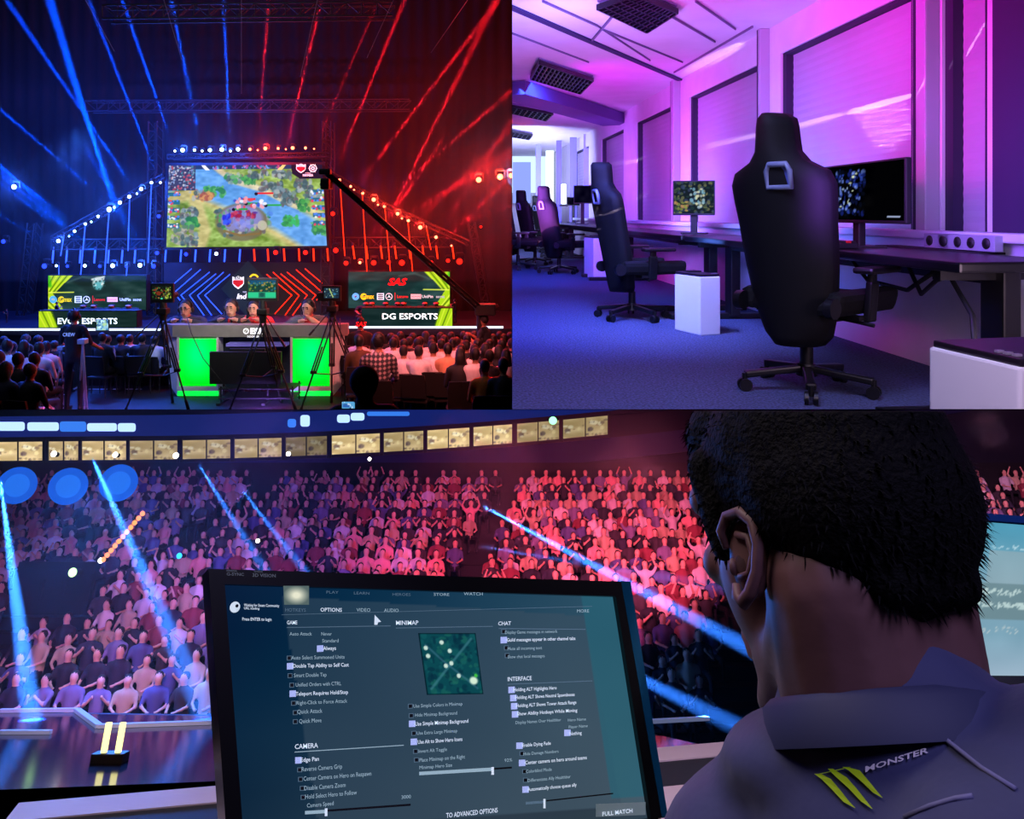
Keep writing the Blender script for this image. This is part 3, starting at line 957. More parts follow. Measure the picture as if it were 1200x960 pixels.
# =================================================================== PLACE A: desk, casters, cameras, crew, audience
CUR[0] = 'A'
m_grey = mat('desk_grey', (.52, .50, .48), .5, var=.08)
m_white = mat('desk_white', (.8, .8, .8), .45)
m_green = mat('green_panel', (.05, .9, .25), .4, emit=1.7, ecol=(.02, .93, .22))
dd = 13.4
desk = thing('caster_desk', 'grey topped caster desk with two glowing green front panels and white lettering', 'desk', PA(298, 465, dd))
T = Matrix.Translation(-desk.location)
mb = MB(m_grey)   # worktop with a deep fascia
f0, f1 = PA(202, 394.5, dd), PA(391, 393, dd)
zt = PA(0, 381, dd).z; zb = PA(0, 395, dd).z
out = [(PA(202, 0, dd).x, dd), (PA(391, 0, dd).x, dd), (PA(404, 0, dd).x + .02, dd + .16), (PA(404, 0, dd).x + .02, dd + .26), (PA(191, 0, dd).x - .1, dd + .26), (PA(191, 0, dd).x - .04, dd + .16)]
vs = [(x, y, zt) for x, y in out] + [(x, y, zb) for x, y in out]
mb.add(vs, [list(range(6)), list(range(6, 12))[::-1]] + [[i, i + 6, (i + 1) % 6 + 6, (i + 1) % 6] for i in range(6)])
mb.build('worktop', desk, M=T)
for s_, xs in ((0, (192, 207)), (1, (402, 389))):   # splayed side panels
    a = PA(xs[0], 395, dd); b_ = PA(xs[1], 395, dd); b2 = PA(xs[1], 465, dd); a2 = PA(xs[0] + (2 if not s_ else -2), 452, dd)
    mb = MB(m_white); mb.slab(a + Vector((0, .14, 0)), b_ + Vector((0, .03, 0)), b2 + Vector((0, .03, 0)), a2 + Vector((0, .14, 0)), (.03 if not s_ else -.03, .03, 0))
    mb.build('side_panel', desk, M=T)
for xs in ((207, 256), (340, 389)):
    c0 = PA(xs[0], 397, dd); c1 = PA(xs[1], 465, dd)
    mb = MB(m_white)
    zc = lambda y: PA(0, y, dd).z
    mb.box(((c0.x + c1.x) / 2, dd + .13, (zc(395) + zc(465)) / 2), (c1.x - c0.x, .2, zc(395) - zc(465)))
    mb.box(((c0.x + c1.x) / 2, dd + .03, (zc(453) + zc(458)) / 2), (c1.x - c0.x, .06, zc(453) - zc(458)))
    for xx in (c0.x + .02, c1.x - .02): mb.box((xx, dd + .03, (zc(395) + zc(455)) / 2), (.04, .05, zc(395) - zc(455)))
    mb.build('pedestal', desk, M=T)
    mb = MB(m_green); mb.box(((c0.x + c1.x) / 2, dd + .035, (zc(397.5) + zc(452.5)) / 2), (c1.x - c0.x - .07, .03, zc(397.5) - zc(452.5)))
    mb.box(((c0.x + c1.x) / 2, dd + .03, (zc(459) + zc(464)) / 2), (c1.x - c0.x - .02, .045, zc(459) - zc(464)))
    lp_ = mb.build('light_panel', desk, M=T)
    q = Pic(30, 36, (.0, .92, .16)); q.put(np.clip(1.25 - np.hypot((q.xx - .5) * 1.5, (q.yy - .32) * 1.3) * 1.5, 0, 1), (.0, .98, .52), .9); q.put(np.clip((q.yy - .75) * 3, 0, 1), (.0, .85, .05), .6)
    xa_, xb_ = c0.x + .035, c1.x - .035; q.mesh('diffuser', *[Vector(p) - desk.location for p in ((xa_, dd + .015, zc(397.5)), (xb_, dd + .015, zc(397.5)), (xa_, dd + .015, zc(452.5)), (xb_, dd + .015, zc(452.5)))], picmat('panel_lit', 1.15), lp_)
mb = MB(mat('desk_recess', (.10, .15, .17), .6)); mb.box((PA(298, 0, dd).x, dd + .24, (zc(395) + zc(460)) / 2), (PA(340, 0, dd).x - PA(256, 0, dd).x, .04, zc(395) - zc(460))); mb.build('back_panel', desk, M=T)
mb = MB(mat('lilac_strip', (.45, .42, .75), .4, emit=.35)); mb.box((PA(300, 0, dd).x, dd + .1, zc(404.5)), (1.05, .2, .05)); mb.build('shelf', desk, M=T)
L = MB(mat('logo_white')); lett(L, 'ESL', 293.5, 391.2, dd, 6.6, width=16, bold=.05)
ring(L, 288.5, 388, dd, 2.2, 3.4, eps=.01); L.bar(PA(287, 390, dd) + Vector((0, -.012, 0)), PA(290, 386, dd) + Vector((0, -.012, 0)), .012, .004); lett(L, 'INDONESIA', 290, 395.4, dd, 2.2, width=14, bold=.03)
L.build('lettering', desk, M=T)
nosample(MATS['lilac_strip'])

# monitor turned away, on a low cart in front of the desk
tv = thing('television', 'flat black television seen in front of the caster desk recess', 'television', PA(288, 462, 13.0)); T = Matrix.Translation(-tv.location)
z_ = lambda y: PA(0, y, 12.95).z
mb = MB(M_dark); mb.box((PA(288, 0, 12.95).x, 12.95, (z_(412) + z_(450)) / 2), (PA(330, 0, 12.95).x - PA(246, 0, 12.95).x, .05, z_(412) - z_(450)), bev=.01); mb.build('case', tv, M=T)
mb = MB(M_black); mb.box((PA(289, 0, 12.95).x, 12.99, (z_(409) + z_(430)) / 2), (.6, .05, z_(409) - z_(430)), bev=.01); mb.build('back_box', tv, M=T)
mb = MB(M_black)
for xx in (262, 314): mb.cyl(PA(xx, 450, 13), Vector((PA(xx, 0, 13).x, 13, FL)), .02, n=6); mb.box((PA(xx, 0, 13).x, 13, FL + .02), (.06, .5, .04))
mb.build('stand', tv, M=T)
cart = MB(M_dark)
for yy in (455, 466, 474):
    cart.box((PA(302, 0, 12.9).x, 13.05, PA(0, yy, 12.9).z), (1.25, .45, .02))
for xx in (-.6, .6):
    for y2 in (-.2, .2): cart.cyl((PA(302, 0, 12.9).x + xx, 13.05 + y2, PA(0, 452, 12.9).z), (PA(302, 0, 12.9).x + xx, 13.05 + y2, FL), .015, n=6)
tag(cart.build('equipment_rack'), 'low open metal equipment rack under the television before the caster desk', 'rack')

# ---- broadcast cameras on tripods
def tripod_camera(x, ytop, mw_, mh, yap, feet, pic, label, camx=0, d=12.45):
    t = thing('broadcast_camera', label, 'camera', on_floor(x, 0) if False else Vector((PA(x, 0, d).x, d, FL)))
    T = Matrix.Translation(-t.location); k = px(d)
    P = lambda xx, yy, dy=0: PA(xx, yy, d) + Vector((0, dy, 0))
    cx = P(x, ytop + mh / 2)
    mb = MB(M_black); mb.box(cx + Vector((0, .03, 0)), (mw_ * k, .05, mh * k), bev=.008)
    m_ = mb.build('monitor', t, M=T)
    pic.mesh('screen', *[p + Vector((0, -.002, 0)) - t.location for p in (P(x - mw_ / 2 + 2, ytop + 2.5), P(x + mw_ / 2 - 2, ytop + 2.5), P(x - mw_ / 2 + 2, ytop + mh - 3.5), P(x + mw_ / 2 - 2, ytop + mh - 3.5))], picmat('monitor_lit', .9), m_)
    mb = MB(M_black); mb.box(P(x + camx, ytop + mh * .75, .18), (9 * k, .28, 10 * k), bev=.01); mb.cyl(P(x + camx, ytop + mh * .75, .3), P(x + camx, ytop + mh * .75, .5), .05, .06, n=12); mb.build('camera_body', t, M=T)
    mb = MB(M_black); a = P(x, ytop + mh - 1, .05); b_ = P(x, yap, .05)
    mb.cyl(a, a * .6 + b_ * .4, .05, .07, n=10); mb.box(a * .5 + b_ * .5, (.17, .16, .1), bev=.02); mb.cyl(a * .45 + b_ * .55, b_, .075, .05, n=10); mb.build('fluid_head', t, M=T)
    for i, (fx, fy) in enumerate(feet):
        mb = MB(M_black)
        dy = (-.55, -.05, .5)[i % 3]
        # reach the floor along the leg's own line
        q = PA(fx, fy, d)
        e_ = b_ + (Vector((q.x, d + dy, q.z)) - b_) * 1.0
        e_ = b_ + (e_ - b_) * ((FL - b_.z) / (e_.z - b_.z))
        v = e_ - b_; sd_ = v.cross(Vector((0, 1, 0))).normalized() * .035
        for s_ in (-1, 1): mb.cyl(b_ + sd_ * s_, b_ + v * .55 + sd_ * s_, .013, n=6)
        mb.box(b_ + v * .55, (.1, .05, .05), bev=.01)
        mb.cyl(b_ + v * .3, e_ - v * .02, .014, n=6); mb.cyl(b_ + v * .88, e_, .022, .028, n=8)
        mb.build('leg', t, M=T)
    mb = MB(M_black); c = b_ + Vector((0, 0, (FL - b_.z) * .62))
    for i, (fx, fy) in enumerate(feet):
        q = PA(fx, fy, d); e_ = Vector((q.x, d + (-.55, -.05, .5)[i % 3], q.z)); e_ = b_ + (e_ - b_) * ((FL - b_.z) / (e_.z - b_.z))
        mb.cyl(c, b_ + (e_ - b_) * .56, .009, n=5)
    mb.build('spreader', t, M=T)
    mb = MB(M_black); h0 = a * .5 + b_ * .5; h1 = h0 + Vector((.36, -.25, -.42)) if x > 250 and x < 350 else h0 + Vector((-.22, -.3, -.3))
    mb.cyl(h0, h1, .01, n=6); mb.cyl(h1, h1 + (h1 - h0) * .25, .018, n=8); mb.build('pan_handle', t, M=T)
    return t
p1 = Pic(56, 40, (.07, .10, .09)); p1.specks(90, .05, .15, .95, .9, .01, .04, [(.5, .55, .2), (.3, .4, .3), (.7, .2, .15), (.15, .35, .3), (.2, .5, .2), (.6, .5, .3)]); p1.ell(.35, .55, .12, .14, (.55, .2, .12), .9, 3); p1.specks(14, .7, .1, .95, .9, .02, .04, [(.6, .75, .2), (.9, .9, .4)]); p1.ell(.5, .9, .06, .05, (.3, .9, .7))
tripod_camera(189.5, 332, 27, 23, 376, ((164, 478), (222, 478), (186, 478)), p1, 'broadcast camera on black tripod before the blue chevrons beside the bespectacled caster')
p2 = Pic(66, 50, (.12, .30, .25)); p2.rect(0, 0, 1, .22, (.12, .35, .5)); p2.specks(80, .02, .1, .98, .6, .02, .05, [(.1, .3, .2), (.5, .6, .25), (.15, .2, .25), (.2, .5, .6), (.7, .6, .3)]); p2.rect(0, .66, 1, 1, (.25, .75, .55)); p2.rect(.0, .70, .38, .92, (.2, .85, .6)); p2.rect(.62, .70, 1, .92, (.2, .85, .6)); p2.ell(.5, .8, .08, .12, (.1, .4, .35)); p2.rect(.38, .68, .62, .95, (.12, .35, .33), .6)
tripod_camera(307, 326, 36.5, 27, 379, ((281, 478), (347, 478), (318, 478)), p2, 'broadcast camera on black tripod at the desk centre, its monitor largest of three')
p3 = Pic(50, 40, (.12, .20, .28)); p3.specks(60, .05, .1, .95, .9, .02, .05, [(.2, .45, .5), (.6, .8, .8), (.3, .3, .2), (.1, .12, .2)]); p3.line([(.35, .1), (.45, .4), (.6, .9)], .05, (.75, .85, .5)); p3.ell(.7, .6, .1, .1, (.25, .6, .8), .8, 2)
tripod_camera(388.5, 335, 21.5, 18, 372, ((361, 478), (432, 476), (380, 478)), p3, 'broadcast camera on black tripod near the caster resting his chin on his hand', camx=-13)
for pts, l in (([(219, 372, 13.2), (224, 390, 13.), (238, 420, 12.9), (258, 445, 12.8), (275, 466, 12.9)], 'thin black cable looping down over the lit desk panel'), ([(398, 372, 12.6), (400, 400, 12.5), (410, 425, 12.4), (436, 452, 12.6)], 'thin black cable hanging from the tripod beside the desk end')):
    P_ = [PA(*p) for p in pts]; tag(MB(M_black).tube(P_, .007, n=5).build('camera_cable'), l, 'cable')

# ---- camera crane
cr = thing('camera_crane', 'long black camera crane jib slanting down across the red lights', 'crane', PA(563, 384, 13)); T = Matrix.Translation(-cr.location)
a, b_ = PA(381, 203, 10.5), PA(562, 364, 13.2)
mb = MB(mat('crane_black', (.05, .045, .05), .5)); v = (b_ - a); up = Vector((0, 1, 0)).cross(v).normalized() * .055
if up.z < 0: up = -up
for s_ in (0, 1): mb.cyl(a + up * s_ * .6, b_ + up * s_ * 1.2, .026, n=6)
for i in range(18): mb.cyl(a + v * i / 18, a + v * (i + 1) / 18 + up * (.6 + .6 * i / 18), .012, n=4)
mb.build('boom', cr, M=T)
mb = MB(M_black); mb.box(a + Vector((.02, 0, -.15)), (.12, .25, .15), bev=.02); mb.box(a + Vector((.0, 0, .02)), (.16, .12, .08), bev=.02); mb.cyl(a + Vector((-.05, .1, -.15)), a + Vector((-.05, .35, -.15)), .05, n=10); mb.build('remote_head', cr, M=T)
mb = MB(M_black); mb.cyl(b_, (b_.x, b_.y, FL), .05, n=8); mb.box(b_ + Vector((.1, 0, .02)), (.35, .2, .2), bev=.02)
for s_ in (-.5, .5): mb.cyl((b_.x, b_.y, FL + .5), (b_.x + s_, b_.y - .3, FL), .02, n=6)
mb.build('pedestal', cr, M=T)
mb = MB(mat('weight_red', (.3, .06, .05), .5)); mb.bar(b_ + Vector((.05, 0, -.05)), b_ + Vector((.32, 0, .09)), .05, .05); mb.build('counterweight_bar', cr, M=T)

# ---- figures
def seated(shirt, arms='lap', long=0):
    """prims of a seated adult facing +y, seat at z .45, feet on z 0"""
    P = [('e', (0, -.02, .62), (.165, .12, .14), 0), ('c', (0, -.03, .62), (0, -.02, .98), .135, .15, 0), ('c', (-.13, -.02, 1.04), (.13, -.02, 1.04), .075, .075, 0),
         ('c', (0, -.02, 1.05), (0, .0, 1.16), .055, .05, 2), ('e', (0, .015, 1.25), (.076, .092, .112), 2), ('e', (0, -.012, 1.275), (.085, .095, .105), 3)]
    for s in (-1, 1):
        P += [('c', (s * .09, 0, .55), (s * .13, .42, .52), .085, .06, 1), ('c', (s * .13, .42, .52), (s * .13, .40, .1), .055, .04, 1), ('c', (s * .13, .38, .05), (s * .14, .52, .035), .04, .035, 3),
              ('c', (s * .19, -.02, 1.03), (s * .235, .06, .78), .055, .042, 0)]
        if arms == 'lap': P += [('c', (s * .235, .06, .78), (s * .12, .28, .66), .042, .032, 2 if not long else 0), ('e', (s * .09, .32, .66), (.04, .05, .03), 2)]
        elif arms == 'up': P += [('c', (s * .235, .06, .78), (s * .1, .26, .95), .042, .03, 2), ('e', (s * .08, .27, 1.0), (.035, .03, .05), 2)]
    return P
aud_shirt = mat('shirt', (1, 1, 1), .8, objcol=True, var=.12, scale=12)
aud_pants = mat('dark_trousers', (.06, .06, .09), .8)
m_shoe = mat('pale_shoe', (.7, .72, .75), .6)
AM = [aud_shirt, aud_pants, M_skind, M_hair]
CUR[0] = 'A'
base_sp = [body('spectator', seated(0), .028, AM), body('spectator', seated(0, 'up'), .028, AM), body('spectator', seated(0) + [('e', (0, -.05, 1.2), (.095, .075, .14), 3)], .028, AM)]
for b_ in base_sp:
    ROOTS.pop(); COL.objects.unlink(b_)
def chair_mesh():
    mb = MB(M_black)
    mb.box((0, 0, .44), (.44, .42, .05), bev=.02); mb.build
    return mb
ch0 = thing('audience_chair', 'black padded chair under a spectator on the blue lit side', 'chair')
MB(M_black).box((0, 0, .43), (.45, .42, .06), bev=.02).build('seat', ch0)
b_ = MB(M_black); b_.prism([(-.22, 0), (.22, 0), (.225, .3), (.2, .42), (-.2, .42), (-.225, .3)], .035, M=Matrix.Translation((0, -.25, .5)) @ Matrix.Rotation(.1, 4, 'X')); b_.build('backrest', ch0)
for sx in (-1, 1):
    for sy in (-1, 1):
        m_ = MB(M_dark); m_.cyl((sx * .2, sy * .18, .42), (sx * .21, sy * .2, 0), .012, n=6); m_.build('leg', ch0)
gettree(ch0)
def place_spect(x, ytop, d, shirt, label, group, kind=None, sc=.86, rz=None, cat='person', chair=True, chl=None, chg=None):
    """a seated spectator whose head top shows at (x, ytop)"""
    top = PA(x, ytop, d)
    k = kind if kind is not None else rnd.choice((0, 0, 1, 2))
    o = base_sp[k].copy(); COL.objects.link(o); ROOTS.append((o, CUR[0]))
    s = sc
    o.location = (top.x, top.y, FL); zs = (top.z - FL) / 1.385
    o.scale = (s, s, zs); o.rotation_euler = (0, 0, rnd.uniform(-.25, .25) if rz is None else rz)
    o.color = (*lin(shirt), 1)
    tag(o, label, cat, group)
    if chair:
        c = dup(ch0, (top.x, top.y, FL), o.rotation_euler.z, chl, chg, 1)
        c.scale = (s, s, zs * .98)
    return o
wh = (.85, .85, .88); 
RW = ('spectator in a pale shirt washed red, seated in the rows by the aisle tape', 'pale shirted spectators in red light')
RD = ('spectator in dark clothes seated among the red lit rows', 'dark clothed spectators in red light')
BW = ('spectator in a pale shirt washed blue, seated by the standing crew member', 'pale shirted spectators in blue light')
BD = ('spectator in dark clothes seated in the blue lit rows before the stage', 'dark clothed spectators in blue light')
CR_ = ('black padded chair under a spectator on the red lit side', 'chairs in the red lit rows')
CB_ = ('black padded chair under a spectator on the blue lit side', 'chairs in the blue lit rows')
used0 = False
rows = [  # (y of head top, depth, x list, pale?)
    (389, 13.7, [(414, 0), (428, 1), (447, 0), (457, 0), (470, 1), (485, 0), (500, 0), (515, 1), (530, 0), (543, 0), (556, 1), (571, 0), (585, 0), (597, 1)]),
    (392, 13.2, [(421, 1), (440, 1), (464, 1), (479, 0), (494, 1), (507, 1), (520, 0), (536, 1), (549, 1), (563, 0), (578, 1), (592, 0)]),
    (396, 12.5, [(461, 1), (475, 1), (490, 1), (505, 1), (518, 1), (531, 1), (545, 0), (560, 1), (574, 0), (588, 1), (600, 0)]),
    (402, 11.8, [(474, 1), (491, 1), (507, 1), (524, 1), (541, 0), (556, 1), (570, 0), (586, 0)]),
    (407, 11.0, [(539, 0), (557, 1), (575, 0), (593, 1)]),
    (418, 10.1, [(568, 1), (590, 0)])]
for y, d, xs in rows:
    for x, p in xs:
        g = RW if p else RD
        c = (wh if rnd.random() < .8 else (.8, .6, .45)) if p else rnd.choice(((.1, .1, .12), (.16, .1, .1), (.08, .09, .14)))
        if d < 10.5 and p: g = ('spectator in an orange patterned top bent low in the red lit corner', None); c = (.9, .5, .2)
        place_spect(x + rnd.uniform(-1.5, 1.5), y + rnd.uniform(-2, 2), d + rnd.uniform(-.1, .1), c, g[0], g[1], chl=CR_[0], chg=CR_[1])
rowsL = [(392, 13.8, [(4, 0), (30, 0), (45, 0), (124, 0), (142, 0), (152, 1), (165, 0), (182, 1)]),
         (399, 13.3, [(8, 0), (27, 1), (52, 1), (64, 0)]),
         (400, 12.2, [(14, 0), (34, 1), (54, 1)]),
         (398, 11.4, [(10, 1), (29, 1), (46, 1)]),
         (410, 10.7, [(-2, 1), (20, 0), (42, 0)]),
         (422, 9.9, [(8, 0), (34, 0)])]
for y, d, xs in rowsL:
    for x, p in xs:
        g = BW if p else BD
        c = (.8, .85, .95) if p else rnd.choice(((.08, .1, .16), (.06, .07, .1), (.12, .14, .25)))
        place_spect(x + rnd.uniform(-1.5, 1.5), y + rnd.uniform(-2, 2), d + rnd.uniform(-.1, .1), c, g[0], g[1], chl=CB_[0], chg=CB_[1])
COL_DEL = ch0
# the plaid shirt man, nearer than the rows
m_plaid = bpy.data.materials.new('plaid'); m_plaid.use_nodes = True; MATS['plaid'] = m_plaid
nt = m_plaid.node_tree; bs = nt.nodes['Principled BSDF']; tc = nt.nodes.new('ShaderNodeTexCoord')
cr1 = []
for ax, rot in (('X', 0), ('Z', 1)):
    wv = nt.nodes.new('ShaderNodeTexWave'); wv.bands_direction = ax; wv.inputs['Scale'].default_value = 5.5; nt.links.new(tc.outputs['Object'], wv.inputs['Vector']); cr1.append(wv)
mx = nt.nodes.new('ShaderNodeMath'); mx.operation = 'ADD'; nt.links.new(cr1[0].outputs['Fac'], mx.inputs[0]); nt.links.new(cr1[1].outputs['Fac'], mx.inputs[1])
rp = nt.nodes.new('ShaderNodeValToRGB'); rp.color_ramp.elements[0].position = .45; rp.color_ramp.elements[1].position = .85
rp.color_ramp.elements[0].color = (*lin((.18, .18, .22)), 1); rp.color_ramp.elements[1].color = (*lin((.65, .6, .62)), 1)
hf = nt.nodes.new('ShaderNodeMath'); hf.operation = 'MULTIPLY'; hf.inputs[1].default_value = .5; nt.links.new(mx.outputs[0], hf.inputs[0]); nt.links.new(hf.outputs[0], rp.inputs[0]); nt.links.new(rp.outputs[0], bs.inputs['Base Color']); bs.inputs['Roughness'].default_value = .9
pm_ = body('person', [(p[:5] + (p[5],)) if p[0] == 'c' else p for p in seated(0, long=1)], .022, [m_plaid, aud_pants, M_skind, M_hair])
tp = PA(443.5, 388, 10.9); pm_.location = (tp.x, tp.y, FL - .05); pm_.scale = (1.08, 1.0, (tp.z - FL + .05) / 1.385); pm_.rotation_euler = (0, 0, .12)
tag(pm_, 'person in a grey plaid shirt seen from behind beside the desk end', 'person')
c_ = dup(ch0, (tp.x, tp.y, FL), .1, 'black chair under the person in the plaid shirt', None, .95); c_['group'] = 'chair of the plaid shirted person'
o = place_spect(421, 391, 11.9, (.30, .22, .12), 'spectator in a brown camouflage jacket just behind the desk end', None, 0, .9, chl='black chair under the camouflage jacketed spectator', chg=None)
# near black silhouette with a phone
def standing(P0=None, armL=None, armR=None):
    P = [('c', (0, 0, .98), (0, 0, 1.35), .14, .15, 0), ('c', (-.14, 0, 1.42), (.14, 0, 1.42), .07, .07, 0), ('c', (0, 0, 1.42), (0, .01, 1.53), .055, .05, 2),
         ('e', (0, .02, 1.63), (.076, .094, .115), 2), ('e', (0, -.008, 1.655), (.086, .1, .108), 3), ('e', (0, 0, .93), (.16, .12, .12), 1)]
    for s in (-1, 1):
        P += [('c', (s * .09, 0, .9), (s * .11, .02, .5), .085, .06, 1), ('c', (s * .11, .02, .5), (s * .12, -.01, .09), .055, .042, 1), ('c', (s * .12, -.02, .05), (s * .14, .14, .035), .045, .04, 3)]
    for s, arm in ((-1, armL), (1, armR)):
        e, h = arm or ((s * .25, -.02, 1.13), (s * .26, .06, .88))
        P += [('c', (s * .19, 0, 1.4), e, .056, .042, 0), ('c', e, h, .042, .03, 2)]
        hv = (Vector(h) - Vector(e)).normalized()
        c = Vector(h) + hv * .05; P.append(('e', tuple(c), (.038, .03, .045), 2))
        sd = hv.cross(Vector((0, 1, 0.3))).normalized()
        for k in range(4):
            a0 = c + sd * (.027 - .018 * k) + hv * .02; P.append(('c', tuple(a0), tuple(a0 + hv * (.06, .07, .065, .05)[k] + Vector((0, .02, -.01))), .011, .009, 2))
        P.append(('c', tuple(c), tuple(c + sd * .05 + hv * .03), .013, .01, 2))
    return P
m_blackshirt = mat('black_tee', (.035, .035, .05), .85, bump=.3)
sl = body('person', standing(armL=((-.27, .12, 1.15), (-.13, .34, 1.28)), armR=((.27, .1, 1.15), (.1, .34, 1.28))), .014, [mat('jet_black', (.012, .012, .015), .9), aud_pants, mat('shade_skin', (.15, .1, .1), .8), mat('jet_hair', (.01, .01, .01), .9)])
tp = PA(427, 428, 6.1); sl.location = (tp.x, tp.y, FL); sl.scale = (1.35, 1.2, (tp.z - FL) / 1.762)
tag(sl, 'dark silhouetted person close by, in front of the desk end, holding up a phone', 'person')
ph = thing('phone', 'small lit phone held up by the dark silhouetted person', 'phone', PA(408.5, 474.5, 6.0)); MB(M_black).box((0, 0, 0), (.11, .012, .06), bev=.005).build('case', ph)
q = Pic(24, 12, (.35, .65, .85)); q.rect(.1, .3, .6, .8, (.2, .4, .7)); q.specks(12, 0, 0, 1, 1, .03, .08, [(.8, .9, 1), (.1, .2, .4)]); q.mesh('screen', (-.05, -.008, .026), (.05, -.008, .026), (-.05, -.008, -.026), (.05, -.008, -.026), picmat('phone_lit', 1.), ph)
# CREW member
cw = body('person', standing(armL=((-.27, .05, 1.16), (-.2, .22, .98)), armR=((.28, .05, 1.16), (.3, .28, 1.05))), .016, [m_blackshirt, aud_pants, M_skind, M_hair])
d = 12.45; tp = PA(86.5, 362, d); cw.location = (tp.x, tp.y, FL); s_ = (tp.z - FL) / 1.762; cw.scale = (s_ * .95,) * 2 + (s_,)
tag(cw, 'standing crew member in a black CREW shirt seen from behind beside the audience', 'person')
L = MB(mat('crew_print', (.75, .85, 1.), .6, emit=.25)); L.text('CREW', (0, -.158, 1.31), (1, 0, 0), (0, .02, 1), .085, .02, width=.22, align='C'); L.build('shirt_print', cw)
mb = MB(M_black); mb.ell((0, -.005, 1.66), (.097, .11, .095)); mb.tube([(-.1, 0, 1.62), (-.09, 0, 1.7), (0, 0, 1.775), (.09, 0, 1.7), (.1, 0, 1.62)], .012); mb.build('cap', cw)
for s in (-1, 1):
    mb = MB(M_black); mb.ell((s * .095, .01, 1.62), (.025, .045, .05)); mb.build('headphone', cw)
# small camera tripod with white legs beside him and his monitor
mt = thing('small_tripod', 'slim pale tripod standing right beside the crew member', 'tripod', Vector((PA(95, 0, 12.2).x, 12.2, FL))); T = Matrix.Translation(-mt.location)
hd = PA(97, 400, 12.2); mp = mat('pale_metal', (.65, .68, .72), .4, .3)
for q_ in ((99, 478, 12.3), (92, 470, 12.6), (103, 472, 11.9)):
    e_ = PA(*q_); MB(mp).cyl(hd, Vector((e_.x, e_.y, FL)), .014, n=6).build('leg', mt, M=T)
MB(mp).box(hd, (.12, .12, .08), bev=.01).build('head', mt, M=T)
mt = thing('small_tripod', 'slim pale tripod leaning on the audience side of the crew member', 'tripod', Vector((PA(62, 0, 12.2).x, 12.2, FL))); T = Matrix.Translation(-mt.location)
hd = PA(72, 408, 12.4)
for q_ in ((51, 470, 12.3), (74, 470, 12.6), (62, 472, 11.9)):
    e_ = PA(*q_); MB(mp).cyl(hd, Vector((e_.x, e_.y, FL)), .012, n=6).build('leg', mt, M=T)
MB(mp).box(hd, (.1, .1, .06), bev=.01).build('head', mt, M=T)
# bright held tablet by the stage edge
tb = thing('lit_tablet', 'bright tablet screen held up at the stage edge under the white team name', 'tablet', PA(120, 380.5, 13.3)); T = Matrix.Translation(-tb.location)
MB(M_black).box(PA(120, 381, 13.31), (.23, .015, .2), bev=.006).build('case', tb, M=T)
q = Pic(30, 26, (.55, .75, .85)); q.specks(40, 0, 0, 1, 1, .04, .12, [(.8, .95, 1.), (.3, .55, .75), (.15, .35, .6), (.7, .85, .6)])
k = px(13.29); c = PA(120, 381, 13.29) - tb.location; q.mesh('screen', c + Vector((-.1, 0, .09)), c + Vector((.1, 0, .09)), c + Vector((-.1, 0, -.09)), c + Vector((.1, 0, -.09)), picmat('tablet_lit', 1.2), tb)
hp = place_spect(120, 389, 13.45, (.06, .07, .1), 'dark spectator holding the bright tablet up at the stage edge', None, 1, .8, chl='black chair under the spectator with the tablet', chg=None)
# fan sign cap person at right
o = place_spect(422.5, 370, 13.55, (.12, .08, .08), 'spectator in dark hooded top with a red printed back standing above the rows', None, 0, .95, rz=0, chl='black chair behind the desk end under the hooded spectator', chg=None)
L = MB(mat('team_red')); L.text('SAS', PA(423, 382.5, 13.3) , (1, 0, 0), (0, 0, 1), .11, .04, width=.2, align='C', shear=.2)
L.build('shirt_print', o, M=Matrix.Identity(4)); o2 = kids(o)[0] if kids(o) else None
bpy.context.view_layer.update()
if o2: o2.matrix_parent_inverse = o.matrix_world.inverted()

